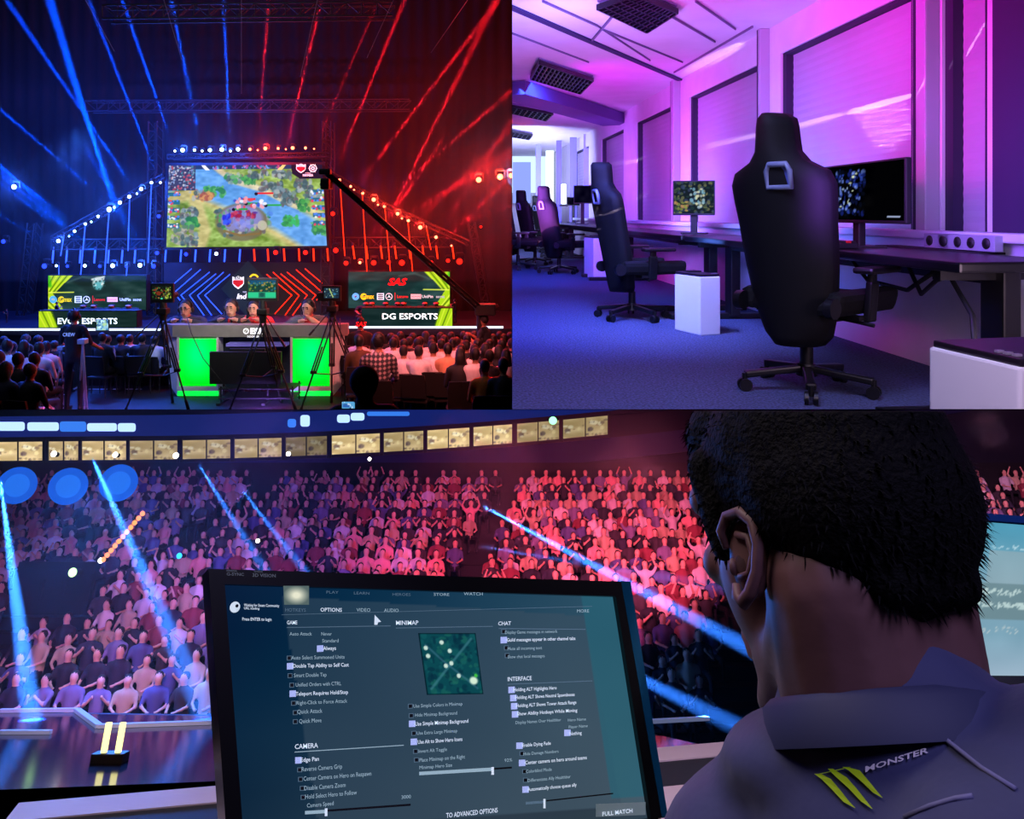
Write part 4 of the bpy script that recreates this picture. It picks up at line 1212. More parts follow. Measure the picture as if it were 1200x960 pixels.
# ---- casters
def caster(x, ytop, jacket, shirt, label, pose='desk', tie=None, glasses=False, female=False, beard=False, d=13.86, tilt=-.12, hs=1.0, turn=0., skin=None):
    sk = skin or M_skin
    ms_ = [jacket, aud_pants, sk, M_hair, shirt, M_lip, M_eye]
    Hc = Vector((0, .06, 1.205)); R = Euler((tilt, 0, turn)).to_matrix()
    hp_ = lambda x_, y_, z_: tuple(Hc + R @ Vector((x_, y_, z_)))
    P = [('e', (0, -.02, .62), (.17, .12, .14), 1), ('c', (0, -.03, .62), (0, -.02, .98), .13, .15, 0), ('c', (-.15, .0, 1.03), (.15, .0, 1.03), .078, .078, 0),
         ('c', (0, .08, .72), (0, .10, 1.05), .055, .05, 4), ('c', (0, .02, 1.03), (0, .04, 1.15), .055, .05, 2),
         ('e', hp_(0, 0, .01), (.076, .092, .1), 2, (tilt, 0, turn)), ('e', hp_(0, .035, -.05), (.056, .058, .06), 2, (tilt, 0, turn)), ('e', hp_(0, -.02, .035), (.084, .093, .092), 3, (tilt, 0, turn)),
         ('c', hp_(0, .090, .02), hp_(0, .106, -.02), .007, .011, 2), ('c', hp_(-.022, .095, -.055), hp_(.022, .095, -.055), .007, .007, 5)]
    for s in (-1, 1):
        P += [('e', hp_(s * .078, 0, -.01), (.012, .02, .032), 2), ('e', hp_(s * .03, .085, .02), (.012, .007, .0055), 6), ('c', hp_(s * .016, .093, .042), hp_(s * .046, .085, .044), .005, .004, 3)]
        P += [('c', (s * .09, 0, .55), (s * .12, .10, .50), .085, .06, 1), ('c', (s * .12, .10, .50), (s * .12, .02, .1), .055, .04, 1), ('c', (s * .12, .0, .05), (s * .13, .1, .035), .04, .035, 3)]
        sh = Vector((s * .2, .0, 1.03))
        if pose == 'chin' and s == -1:
            el, wr = Vector((-.18, .19, .99)), Vector((-.05, .17, 1.085))
        elif pose == 'chin':
            el, wr = Vector((.26, .12, 1.0)), Vector((.08, .2, 1.05))
        else:
            el, wr = Vector((s * .27, .10, 1.0)), Vector((s * .12, .2, 1.06))
        P += [('c', tuple(sh), tuple(el), .06, .045, 0), ('c', tuple(el), tuple(wr * .85 + el * .15), .045, .035, 0 if pose != 'chin' or s == 1 else 2), ('c', tuple(wr * .85 + el * .15), tuple(wr), .028, .026, 2)]
        hv = (wr - el).normalized(); c = wr + hv * .04
        P.append(('e', tuple(c), (.034, .036, .028), 2))
        sd = hv.cross(Vector((0, 0, 1))).normalized() if pose != 'chin' or s == 1 else Vector((0, 1, 0))
        for k in range(4):
            a0 = c + sd * (.025 - .017 * k) + hv * .02; P.append(('c', tuple(a0), tuple(a0 + hv * (.045, .055, .05, .038)[k] + Vector((0, 0, -.008))), .009, .008, 2))
        P.append(('c', tuple(c), tuple(c - sd * .04 * s + hv * .02), .011, .009, 2))
    if female: P += [('e', hp_(0, -.04, -.06), (.095, .06, .15), 3), ('c', hp_(.08, -.01, .0), hp_(.1, .02, -.2), .025, .02, 3), ('c', hp_(-.08, -.01, .0), hp_(-.1, .02, -.2), .025, .02, 3)]
    b_ = body('person', P, .0075, ms_, smooth=1)
    tp = PA(x, ytop - 1.2, d); topz = 1.387 * hs
    b_.rotation_euler = (0, 0, PI); hs *= 1.36
    b_.scale = (hs, hs * .85, hs)
    b_.location = (tp.x, tp.y, tp.z - 1.337 * hs)
    tag(b_, label, 'person')
    if tie: MB(tie).prism([(-.012, 1.03), (.012, 1.03), (.024, .9), (0, .86), (-.024, .9)], .012, M=Matrix.Translation((0, .145, .04))).build('necktie', b_)
    if glasses:
        g = MB(M_black)
        for s in (-1, 1): g.tube([hp_(s * .032 + .024 * math.cos(a), .1, .018 + .015 * math.sin(a)) for a in [k * PI / 5 for k in range(11)]], .0022, n=5)
        g.tube([hp_(-.06, .1, .022), hp_(-.082, .02, .02)], .003); g.tube([hp_(.06, .1, .022), hp_(.082, .02, .02)], .003); g.build('glasses', b_)
    h = MB(M_black); h.tube([hp_(-.09, 0, .0), hp_(-.09, 0, .07), hp_(-.05, 0, .122), hp_(.05, 0, .122), hp_(.09, 0, .07), hp_(.09, 0, .0)], .009); hs_ = h.build('headset', b_)
    for s in (-1, 1): MB(M_black).ell(hp_(s * .092, .0, -.01), (.018, .036, .042), nu=10, nv=8).build('ear_cup', hs_)
    MB(M_black).tube([hp_(.09, .02, -.03), hp_(.07, .09, -.075), hp_(.03, .115, -.07)], .005).build('microphone', hs_)
    return b_
navy = mat('navy_jacket', (.12, .14, .20), .8, bump=.3); char = mat('charcoal_jacket', (.10, .10, .13), .8, bump=.3)
floral = mat('floral_shirt', (.45, .40, .36), .7, var=.6, scale=25); redtop = mat('red_costume', (.75, .12, .10), .6, var=.4, scale=18); grn = mat('grey_green_jacket', (.30, .33, .33), .8, bump=.3); redtie = mat('red_tie', (.75, .05, .12), .5)
wht = mat('white_shirt', (.8, .8, .82), .7)
caster(219.5, 351, navy, floral, 'caster in glasses, navy jacket and patterned shirt seated at the desk', glasses=True, hs=1.0)
caster(272.5, 350.5, char, mat('dark_shirt', (.16, .08, .1), .7), 'caster in dark suit and red tie seated at the desk centre', tie=redtie, hs=.97)
caster(299, 352, redtop, redtop, 'caster in red and gold costume partly hidden behind the centre camera', female=True, hs=.92)
caster(362.5, 350.5, grn, redtop, 'caster in grey green jacket resting his chin on his hand', pose='chin', tilt=-.2, turn=-.25, hs=1.0)
area(PA(300, 255, 11.5), PA(290, 372, 14), (1, .93, .9), 22, 1.2, .6, name='key_lamp', spread=math.radians(70)).data.volume_factor = 0

# ---- players on the stage behind the team desks, and small crew
for xs, tm, col in (((98, 110, 131, 151), 'EVOS ESPORTS', (.5, .6, .7)), ((429, 436, 452, 466, 473, 498, 511), 'DG ESPORTS', (.4, .3, .3))):
    for i, x in enumerate(xs):
        o = base_sp[0].copy(); COL.objects.link(o); ROOTS.append((o, 'A'))
        tp = PA(x, 356.5 if tm[0] == 'E' else 353.5, 14.9); o.location = (tp.x, tp.y, ST); z_ = (tp.z - ST) / 1.385
        o.scale = (.8, .8, z_); o.rotation_euler = (0, 0, PI); o.color = (*lin((.08, .09, .1)), 1)
        tag(o, 'player in dark clothes seated on stage behind the ' + ('blue' if tm[0] == 'E' else 'red') + ' lit team desk', 'person', 'players at the ' + ('blue' if tm[0] == 'E' else 'red') + ' lit team desk')
def small_stand(x, ytop, ybot, d, label, col=(.08, .09, .12), z0=None):
    o = body('person', standing(armL=((-.25, .1, 1.15), (-.1, .3, 1.3)), armR=((.25, .1, 1.15), (.1, .3, 1.3))), .026, [mat('crew_dark', col, .8), aud_pants, M_skind, M_hair])
    tp = PA(x, ytop, d); z0 = ST if z0 is None else z0; o.location = (tp.x, tp.y, z0); s_ = (tp.z - z0) / 1.762; o.scale = (s_, s_, s_); tag(o, label, 'person'); return o
small_stand(66.5, 353.5, 385, 14.7, 'camera operator standing on the stage before the yellow stripes of the blue lit desk').rotation_euler = (0, 0, -.9)
small_stand(533, 350, 385, 14.7, 'camera operator standing on the stage beside the red lit side screen').rotation_euler = (0, 0, .9)
small_stand(567, 368, 385, 13.2, 'crane operator standing in the dark at the foot of the crane', z0=FL).rotation_euler = (0, 0, 1.3)
small_stand(8, 362, 385, 14.8, 'dim blue figure standing at the dark end of the stage', (.15, .2, .4)).rotation_euler = (0, 0, 2.5)
DEAD0 = [ch0] + kids(ch0)
ROOTS = [(o, p) for o, p in ROOTS if o is not ch0]
for o in DEAD0: bpy.data.objects.remove(o)
# =================================================================== PLACE B: gaming room with window wall (x = across, y = along the windows)
CUR[0] = 'B'
EYE = .97; FZ = -EYE; CZ = 1.76; WX = 3.05; DESKX = 2.24; DZ = -.22; YE = 24.0
LX = -1.6
def xs_wall(px_, a=WX):
    return PBa(px_, 250, a).y
# ---- shell
m_carpet = mat('office_carpet', (.22, .25, .38), .95, var=.75, scale=70, bump=.5)
struct(MB(m_carpet).slab((LX, .5, FZ), (WX + .2, .5, FZ), (WX + .2, YE, FZ), (LX, YE, FZ), (0, 0, -.05)).build('floor'))
m_ceil = mat('ceiling_white', (.82, .80, .84), .8, var=.06, scale=3)
struct(MB(m_ceil).slab((LX - 6, .5, CZ), (WX + .2, .5, CZ), (WX + .2, YE, CZ), (LX - 6, YE, CZ), (0, 0, .05)).build('ceiling'))
m_wall = mat('office_wall', (.78, .76, .80), .7, var=.05, scale=4)
m_seam = mat('ceiling_seam', (.42, .36, .48), .7)
# window wall: spandrel, head, mullion piers, windows with blinds
ys = [xs_wall(p) for p in (1200, 1104, 1069, 915, 888, 808, 790, 746, 722, 706, 690, 672, 655)]
Z0, Z1 = -.16, 1.47
wl = MB(m_wall)
wl.box((WX + .1, (YE + .5) / 2, (FZ + Z0) / 2), (.2, YE - .5, Z0 - FZ))
wl.box((WX + .1, (YE + .5) / 2, (CZ + Z1) / 2), (.2, YE - .5, CZ - Z1))
wins = [(xs_wall(1157), ys[1]), (ys[2], ys[3]), (ys[4], ys[5]), (ys[6], ys[7]), (ys[8] - .6, ys[9] + .1), (ys[10], ys[11])]
edges = [.5] + [v for w_ in wins for v in w_] + [YE]
for i in range(0, len(edges), 2):
    a, b_ = edges[i], edges[i + 1]
    if b_ - a > .02: wl.box((WX + .1, (a + b_) / 2, (Z0 + Z1) / 2), (.2, b_ - a, Z1 - Z0))
struct(wl.build('wall_windows'))
m_frame = mat('window_frame', (.62, .60, .66), .5)
m_fdark = mat('window_seal', (.12, .10, .2), .6)
m_blind = mat('blind_fabric', (.62, .58, .66), .55, var=.04, scale=2)
for i, (a, b_) in enumerate(wins):
    t = struct(thing('window_%d' % (i + 1), 'window', 'window')); del t['label']; del t['category']
    mb = MB(m_fdark)
    mb.box((WX + .07, a + .02, (Z0 + Z1) / 2), (.1, .05, Z1 - Z0)); mb.box((WX + .07, b_ - .03, (Z0 + Z1) / 2), (.1, .09, Z1 - Z0)); mb.box((WX + .07, (a + b_) / 2, Z1 - .012), (.1, b_ - a, .024)); mb.build('frame', t)
    mb = MB(m_blind); n = 46
    vs = []; h = Z1 - Z0 - .03
    for k in range(n + 1):
        z = Z0 + h * k / n
        vs += [(WX + .085 + (.003 if k % 2 else 0), a + .04, z), (WX + .085 + (.003 if k % 2 else 0), b_ - .05, z)]
    mb.add(vs, [[2 * k, 2 * k + 1, 2 * k + 3, 2 * k + 2] for k in range(n)]); mb.build('blind', t)
# posts / pipes in front of the wall
for p, wd, l in ((1096, .10, 'post'), (901, .05, 'post'), (796, .12, 'post')):
    y = xs_wall(p); o = struct(MB(m_frame).box((WX - .05, y, (Z0 + CZ) / 2), (.1, wd, CZ - Z0), bev=.01).build('trim_%d' % (1 + int(p > 850) + int(p > 1000))))
    struct(MB(m_fdark).box((WX - .05, y + wd * .5 + .03, (Z0 + CZ) / 2), (.08, .03, CZ - Z0)).build('trim_%d' % (4 + int(p > 850) + int(p > 1000))))
# deep dark pier at the near end
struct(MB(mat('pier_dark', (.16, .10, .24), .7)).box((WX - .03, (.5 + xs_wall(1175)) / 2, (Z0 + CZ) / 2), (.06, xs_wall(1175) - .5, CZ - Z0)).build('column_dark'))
# sill duct along the wall
sl = MB(mat('sill_white', (.72, .74, .80), .5)); sl.box((WX - .09, 9.5, -.13), (.18, 17, .05), bev=.01); sl.box((WX - .05, 9.5, -.19), (.1, 17, .07)); struct(sl.build('window_sill'))
# ceiling seams and beam (they run towards the windows at a slant) and lamps
def cz(px_, py): return PBz(px_, py, CZ - .003)
def seam(p, q, wd, m=m_seam, name='ceiling_seam'):
    a, b_ = cz(*p), cz(*q); v = (b_ - a).normalized(); s = Vector((v.y, -v.x, 0)) * wd / 2
    mb = MB(m); mb.slab(a - s, a + s, b_ + s, b_ - s, (0, 0, -.02)); return struct(mb.build('ceiling_strip'))
seam((596, 6), (797, 93), .07, mat('beam_strip', (.16, .12, .3), .7))
seam((636, 0), (700, 29), .014); seam((700, 29), (762, 70), .008); seam((720, 15), (694, 46), .018); seam((780, 14), (838, 48), .012); seam((815, 0), (862, 33), .01); seam((708, 34), (800, 72), .008); seam((598, 37), (690, 72), .008)
seam((790, 84), (882, 30), .014)
bm2 = MB(mat('beam_violet', (.35, .25, .5), .7)); a, b_ = PBz(596, 104, CZ - .1), PBz(722, 141, CZ - .1)
bm2.bar(a, b_, .5, .18); struct(bm2.build('ceiling_beam'))
m_lv = mat('louvre_dark', (.10, .09, .14), .4, .5); m_lvt = mat('louvre_frame', (.50, .45, .62), .5)
def louvre(c4, label, ny=14, nx=5, sk=True):
    P = [cz(*p) for p in c4]   # near-left, near-right, far-right, far-left
    t = thing('ceiling_lamp', label, 'lamp', sum(P, Vector()) / 4); T = Matrix.Translation(-t.location)
    mb = MB(m_lv); dn = Vector((0, 0, -.06)); q = lambda u, v: (P[0] * (1 - u) + P[1] * u) * (1 - v) + (P[3] * (1 - u) + P[2] * u) * v
    for i in range(ny + 1): mb.bar(q(i / ny, 0) + dn, q(i / ny, 1) + dn, .018, .045)
    for j in range(nx + 1): mb.bar(q(0, j / nx) + dn, q(1, j / nx) + dn, .018, .045)
    mb.build('louvre', t, M=T)
    mb = MB(m_lvt); mb.slab(*[p + Vector((0, 0, -.004)) for p in P], (0, 0, -.012)); mb.build('tray', t, M=T)
louvre([(758, 29), (700, 0), (745, -16), (794, 5)], 'largest square ceiling lamp with dark louvre grid, over the gaming chair row', 12, 5)
louvre([(680, 104), (622, 86), (632, 67), (695, 88)], 'square ceiling lamp with dark louvre grid, second from the camera')
louvre([(640, 137), (596, 127), (600, 120), (648, 129)], 'small ceiling lamp with dark louvre grid, third from the camera', 8, 4)
louvre([(620, 160), (590, 155), (594, 149), (624, 155)], 'tiny ceiling lamp with dark louvre grid, deepest in the room', 6, 3)
# far end of the room: glazed bright wall
fw = MB(m_wall); fw.box((LX + 2, YE - .05, (FZ + CZ) / 2), (9, .1, CZ - FZ)); struct(fw.build('wall_far'))
m_glowwin = glow('daylit_glass', (.75, .85, 1.), 1.5); m_glow2 = glow('lamp_glass', (.85, .92, 1.), 3.)
def far_panel(x0, y0, x1, y1, d, m, n):
    A_, B_, C_, D_ = [PBd(*p, d) for p in ((x0, y1), (x1, y1), (x1, y0), (x0, y0))]
    return struct(MB(m).slab(A_, B_, C_, D_, (0, .03, 0)).build(n))
far_panel(600, 168, 652, 226, 23.6, m_glowwin, 'window_7'); far_panel(601, 190, 622, 238, 22.9, glow('blue_glass', (.55, .62, 1.), 1.2), 'window_8')
far_panel(640, 176, 649, 242, 21.5, m_glow2, 'window_9')
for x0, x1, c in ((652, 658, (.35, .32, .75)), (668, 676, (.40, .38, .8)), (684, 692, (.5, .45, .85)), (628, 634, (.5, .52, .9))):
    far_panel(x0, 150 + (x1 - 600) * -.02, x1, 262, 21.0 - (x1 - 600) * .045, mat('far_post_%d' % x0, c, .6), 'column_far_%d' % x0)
wl2 = thing('upright_lamp', 'slim upright white lamp glowing at the end of the room', 'lamp', PBd(660, 240, 16)); T = Matrix.Translation(-wl2.location)
MB(m_glow2).box(PBd(660.5, 227.5, 16), (.1, .1, .42), bev=.02).build('lamp_tube', wl2, M=T); MB(M_black).box(PBd(660.5, 241, 16), (.16, .16, .04)).build('base', wl2, M=T)

# ---- desks
m_dtop = mat('desk_black', (.035, .035, .05), .35, var=.1); m_dleg = mat('desk_leg_black', (.02, .02, .025), .45)
def gdesk(y0, y1, label, feet=True, zt=DZ):
    t = thing('gaming_desk', label, 'desk', ((DESKX + WX) / 2, (y0 + y1) / 2, FZ)); T = Matrix.Translation(-t.location)
    mb = MB(m_dtop); mb.box(((DESKX + WX - .2) / 2, (y0 + y1) / 2, zt - .02), (WX - .2 - DESKX, y1 - y0, .05), bev=.012); mb.build('desktop', t, M=T)
    for y in (y0 + .25, y1 - .25):
        mb = MB(m_dleg); mb.box((2.62, y, (FZ + zt) / 2), (.09, .16, zt - FZ - .05), bev=.01); mb.box((2.5, y, FZ + .025), (.95, .11, .05), bev=.01); mb.box((2.6, y, zt - .07), (.6, .06, .05)); mb.build('leg', t, M=T)
    mb = MB(m_dleg); mb.box((2.62, (y0 + y1) / 2, zt - .09), (.08, y1 - y0 - .5, .06)); mb.build('crossbar', t, M=T)
    return t
gdesk(3.2, 7.15, 'long black gaming desk under the ultrawide monitor, closest to the camera')
gdesk(7.25, 11.2, 'black gaming desk carrying the small bright monitor in the middle of the row')
gdesk(11.3, 16.5, 'black gaming desk behind the second chair, deeper in the row')
gdesk(16.6, 21.5, 'far black gaming desk at the end of the row')
# desktop trim: near keyboard edge tray and cable box
# ---- monitors
def gmonitor(pt, w_, h_, d_px, rz, pic, label, wide=False, name='monitor'):
    """pt = centre of the screen"""
    t = thing(name, label, 'monitor', (pt.x, pt.y, DZ + .005), rz); zc = pt.z - DZ - .005
    mb = MB(M_black); mb.box((0, .02, zc), (w_, .035, h_), bev=.008); mb.build('case', t)
    pic.mesh('screen', (-w_ / 2 + .012, .0, zc + h_ / 2 - .012), (w_ / 2 - .012, .0, zc + h_ / 2 - .012), (-w_ / 2 + .012, .0, zc - h_ / 2 + .02), (w_ / 2 - .012, .0, zc - h_ / 2 + .02), picmat('office_screen', .9), t)
    mb = MB(M_black); mb.box((0, .07, zc * .5), (.07, .05, zc), bev=.01); mb.build('neck', t)
    mb = MB(M_black); mb.prism([(-.14, -.1), (.14, -.1), (.11, .1), (-.11, .1)], .015, M=Matrix.Translation((0, .07, .0)) @ Matrix.Rotation(PI / 2, 4, 'X')); mb.build('base', t)
    return t
q = Pic(120, 50, (.01, .01, .02)); q.noise(10, .03)
q.specks(260, .02, .1, .66, .92, .006, .022, [(.05, .08, .25), (.1, .15, .5), (.2, .3, .75), (.03, .05, .12), (.4, .5, .85), (.02, .03, .06)], .8)
q.specks(40, .06, .2, .25, .95, .008, .02, [(.4, .45, .2), (.2, .3, .15), (.6, .65, .3)], .7); q.specks(30, .25, .15, .6, .8, .005, .014, [(.75, .85, 1.), (.5, .6, .95), (.9, .95, .8)], .8)
q.put(np.clip((q.xx - .62) * 6, 0, 1), (.008, .008, .015)); q.rect(.86, .92, .97, .945, (.7, .75, .9)); q.rect(.04, .9, .2, .95, (.35, .4, .5))
cR, cL = PBa(1069, 223, 2.5), PBa(950, 227, 2.5)
mc = PBa(1012, 224, 2.5)
gmonitor(Vector((2.50, 4.62, .125)), 1.2, .37, 0, -PI / 2 - .0, q, 'large ultrawide monitor showing a blue battle picture on the desk closest to the camera')
q = Pic(70, 60, (.10, .14, .18)); q.specks(160, 0, 0, 1, 1, .02, .06, [(.15, .25, .25), (.35, .4, .3), (.1, .12, .2), (.5, .5, .35), (.25, .3, .45)], .7); q.specks(30, .4, .2, .75, .8, .02, .05, [(.7, .8, .85), (.5, .7, .8), (.9, .9, .75)], .8); q.specks(20, 0, .6, .35, 1, .02, .05, [(.6, .65, .3), (.8, .6, .4)], .7)
gmonitor(PBa(813, 232, 2.5) , .42, .355, 0, -.35, q, 'small bright monitor showing a game, beyond the big chair')
q = Pic(20, 16, (.05, .04, .12)); q.noise(4, .06)
gmonitor(PBd(683, 228, 15.0), .36, .36, 0, -.1, q, 'dark monitor deep in the room beside the upright lamp')
gmonitor(PBd(672, 236, 17.5), .30, .2, 0, -.1, q, 'small dark monitor at the far desk')

# keyboard, mouse and sockets on the near desk
kb = thing('keyboard', 'black keyboard with faint red lit keys under the ultrawide monitor', 'keyboard', (2.36, 4.9, DZ + .005), -PI / 2)
MB(M_black).box((0, 0, .02), (1.0, .17, .035), bev=.008).build('case', kb)
mb = MB(mat('key_dark', (.06, .04, .05), .5), mat('key_red', (.5, .06, .08), .5, emit=.35, ecol=(.9, .05, .08)))
for r in range(5):
    for c in range(22):
        mb.m(mb.mats[(r * 7 + c) % 3 == 0]); mb.box((-.475 + c * .045, -.064 + r * .032, .042), (.036, .025, .014))
mb.build('keys', kb); nosample(MATS['key_red'])
ms2 = thing('mouse', 'small black mouse on the near desk beside the ultrawide monitor', 'mouse', PBz(1022, 279, DZ + .005)); MB(M_black).ell((0, 0, .015), (.05, .07, .03)).build('shell', ms2); MB(M_dark).cyl((0, .03, .035), (0, .045, .04), .008, n=8).build('wheel', ms2)
mp_ = MB(mat('pad_black', (.05, .05, .07), .8)); c = PBz(1130, 292, DZ + .006); mp_.box(c - Vector((.1, 0, 0)), (.34, 1.0, .012), rot=(0, 0, 0), bev=.004); tag(mp_.build('mouse_pad'), 'large thin black mouse pad on the desk closest to the camera', 'mouse pad')
for i, px_ in enumerate((1102, 1119, 1152)):
    y = PBa(px_, 274, WX - .2).y; t = thing('socket_box', ('silver socket box on the window sill rail, closest to the ultrawide monitor', 'silver socket box on the window sill rail, middle one of three', 'silver socket box on the window sill rail, closest to the dark pier')[i], 'socket', (WX - .2, y, DZ + .01), -PI / 2)
    MB(mat('socket_silver', (.6, .62, .68), .4, .3)).box((0, 0, .05), (.24, .05, .085), bev=.006).build('case', t)
    for s in (-1, 1):
        m_ = MB(M_black); m_.lathe([(.03, 0), (.03, .004), (.0, .004)], n=12, M=Matrix.Translation((s * .06, -.026, .05)) @ Matrix.Rotation(PI / 2, 4, 'X')); m_.build('outlet', t)
# cables under the near desk
for pts, l in (([(2.5, 4.0, DZ - .06), (2.45, 3.8, -.42), (2.4, 3.6, -.33), (2.4, 3.5, -.3), (2.3, 3.2, -.45), (2.1, 2.9, -.6)], 'black cable hanging from the near desk to the pale computer'), ([(2.5, 4.6, DZ - .06), (2.5, 4.4, -.4), (2.5, 4.0, -.42), (2.45, 3.7, -.3)], 'black cable looping under the near desk beside the armrest')):
    tag(MB(M_black).tube([Vector(p) for p in pts], .012).build('desk_cable'), l, 'cable')

# ---- computer towers
m_pcw = mat('pc_white', (.86, .86, .90), .4); m_pct = mat('pc_top_dark', (.10, .07, .12), .4)
def pc_tower(loc_, size, rz, label, port=True):
    t = thing('computer_tower', label, 'computer', loc_, rz); w_, l_, h_ = size
    MB(m_pcw).box((0, l_ / 2, h_ / 2 - .01), (w_, l_, h_ - .02), bev=.008).build('case', t)
    mb = MB(m_pct); mb.box((0, l_ / 2, h_ - .01), (w_ * .97, l_ * .97, .022), bev=.006); mb.build('top_panel', t)
    mb = MB(M_black); mb.box((.01, l_ * .72, h_ + .006), (w_ * .6, l_ * .28, .012), bev=.004); mb.build('vent', t)
    mb = MB(mat('port_silver', (.75, .7, .8), .3, .6)); 
    for k_ in range(3): mb.box((w_ * (.18 + .09 * k_), l_ * .06, h_ + .004), (.014, .02, .006))
    mb.build('ports', t)
    return t
n0 = PBz(1087, 398, -.38); n1 = PBz(1184, 423, -.38)
v = n1 - n0; w_ = .235
pc_tower(Vector(((n0.x + n1.x) / 2 + .015, (n0.y + n1.y) / 2, FZ)), (v.length * .96, .62, .59), math.atan2(v.y, v.x) + .1, 'large pale computer tower with dark top standing closest to the camera')
a0, b0, c0 = PBz(801, 382, FZ), PBz(824, 393, FZ), PBz(848, 383, FZ)
v = b0 - a0
pc_tower(Vector((b0.x + .06, b0.y, FZ)), (.19, .36, .485), .3, 'white computer tower on the floor under the small bright monitor')
# the second tower turned so that an edge faces the camera
d0_, e0_ = PBz(688, 327, FZ), PBz(711, 325, FZ)
pc_tower(Vector(((d0_.x + e0_.x) / 2 + .05, d0_.y, FZ)), (.27, .5, .62), .1, 'white computer tower deep in the room behind the second chair')

# ---- gaming chairs
m_ch = mat('chair_black', (.025, .025, .032), .75, spec=.25, var=.15, scale=14, bump=.15); m_chp = mat('chair_plastic', (.02, .02, .025), .4); m_rim = mat('slot_rim', (.42, .46, .58), .5)
def gchair(name, label, loc_, rz, sc=1., hole=True, hires=True, group=None):
    t = thing(name, label, 'chair', loc_, rz, sc=sc, group=group)
    # backrest shell: outline sampled at heights (front faces +y)
    prof = [(.25, .12), (.30, .17), (.40, .20), (.52, .222), (.64, .238), (.76, .248), (.88, .256), (.98, .268), (1.06, .272), (1.12, .245), (1.17, .150), (1.22, .112), (1.28, .104), (1.34, .098), (1.38, .088), (1.405, .055)]
    n = 14; vs = []; fs = []
    def ypos(z, u):   # recline + wings
        base = -.20 - (z - .42) * .19 + (.05 if z > 1.2 else 0) * (z - 1.2) * 3
        return base + .09 * abs(u) ** 2.2
    rows_ = []
    for z, hw in prof:
        th = .075 if z < 1.2 else .06
        if z > 1.39: th = .03
        ring_ = []
        for k in range(n + 1):
            u = -1 + 2 * k / n; ring_.append((u * hw, ypos(z, u) - th * .5 * (1 - .35 * abs(u) ** 3), z))
        for k in range(n, -1, -1):
            u = -1 + 2 * k / n; ring_.append((u * hw, ypos(z, u) + th * .6 * (1 - .1 * abs(u) ** 3) + (.012 if abs(u) > .55 else 0), z))
        rows_.append(ring_)
    m_ = len(rows_[0]); slot = (1.135, 1.235)
    for r in rows_: vs += r
    bk = MB(m_ch)
    for i in range(len(rows_) - 1):
        for k in range(m_):
            fs.append([i * m_ + k, i * m_ + (k + 1) % m_, (i + 1) * m_ + (k + 1) % m_, (i + 1) * m_ + k])
    fs.append([k for k in range(m_)][::-1]); fs.append([(len(rows_) - 1) * m_ + k for k in range(m_)])
    bk.add(vs, fs, True)
    bo = bk.build('backrest', t)
    # belt slot with pale rim (through the shell as a pale lined opening)
    zc = 1.115; yb = ypos(zc, 0) - .05
    if hole:
        r_ = MB(m_rim); w0, w1, h_ = .075, .055, .055
        pts = [(-w1, h_), (w1, h_), (w0, h_ * .4), (w0, -h_), (-w0, -h_), (-w0, h_ * .4)]
        P3 = [Vector((x * .85 + .075, yb + .018 - .19 * z_, zc + z_ - .02)) for x, z_ in pts]
        r_.tube(P3 + [P3[0], P3[1]], .014, n=8)
        ro = r_.build('belt_slot', bo)
        g = MB(mat('slot_view', (.30, .34, .62), .6)); g.add([p + Vector((0, .012, 0)) for p in P3] + [p + Vector((0, .02, 0)) for p in P3], [[0, 1, 2, 3, 4, 5], [11, 10, 9, 8, 7, 6]]); g.build('slot_lining', bo)
    # seat
    s_ = MB(m_ch); s_.box((0, .12, .455), (.42, .60, .09), bev=.035); 
    so = s_.build('seat', t)
    for s in (-1, 1):
        w_ = MB(m_ch); w_.box((s * .235, .12, .475), (.085, .58, .12), rot=(0, s * .25, 0), bev=.035); w_.build('seat_bolster', so)
    f_ = MB(m_chp); f_.box((0, .03, .385), (.26, .32, .05), bev=.01); f_.cyl((.1, .05, .39), (.34, .03, .37), .01, n=6); f_.build('tilt_mechanism', t)
    for s in (-1, 1):
        a_ = MB(m_chp); a_.box((s * .18, .02, .40), (.22, .07, .02)); a_.box((s * .30, .08, .48), (.035, .075, .2), rot=(0, s * .08, 0), bev=.01); a_.box((s * .305, .08, .575), (.028, .055, .1), bev=.01); ao = a_.build('armrest', t)
        p_ = MB(m_chp); p_.box((s * .305, .13, .635), (.105, .29, .032), bev=.015); p_.build('arm_pad', ao)
        k_ = MB(mat('recline_joint', (.1, .1, .12), .35, .4)); k_.cyl((s * .235, -.20, .46), (s * .275, -.20, .46), .05, n=14); k_.build('recline_joint', t)
    c_ = MB(m_chp); c_.cyl((0, 0, .12), (0, 0, .25), .033, n=12); c_.cyl((0, 0, .25), (0, 0, .38), .02, n=10); c_.build('gas_column', t)
    b5 = MB(m_chp)
    b5.cyl((0, 0, .08), (0, 0, .14), .055, .045, n=14)
    for k in range(5):
        a = k * 2 * PI / 5 + .3; dr = Vector((math.cos(a), math.sin(a), 0))
        b5.bar(dr * .03 + Vector((0, 0, .115)), dr * .32 + Vector((0, 0, .085)), .05, .035, bev=.01)
    b5.build('star_base', t)
    for k in range(5):
        a = k * 2 * PI / 5 + .3; dr = Vector((math.cos(a), math.sin(a), 0)); sd = Vector((-dr.y, dr.x, 0))
        w_ = MB(m_chp); c = dr * .32 + Vector((0, 0, .032))
        for s in (-1, 1): w_.cyl(c + sd * (.012 * s), c + sd * (.03 * s), .032, n=14)
        w_.cyl(c + Vector((0, 0, .01)), c + Vector((0, 0, .06)), .014, n=8); w_.build('caster', t)
    return t
c1 = PBd(915, 250, 4.05)
near = gchair('gaming_chair', 'large black gaming chair with pale belt slot, closest to the camera', (c1.x + .15, 4.06, FZ), -1.0, sc=1.06)
c2 = PBd(742, 250, 6.9)
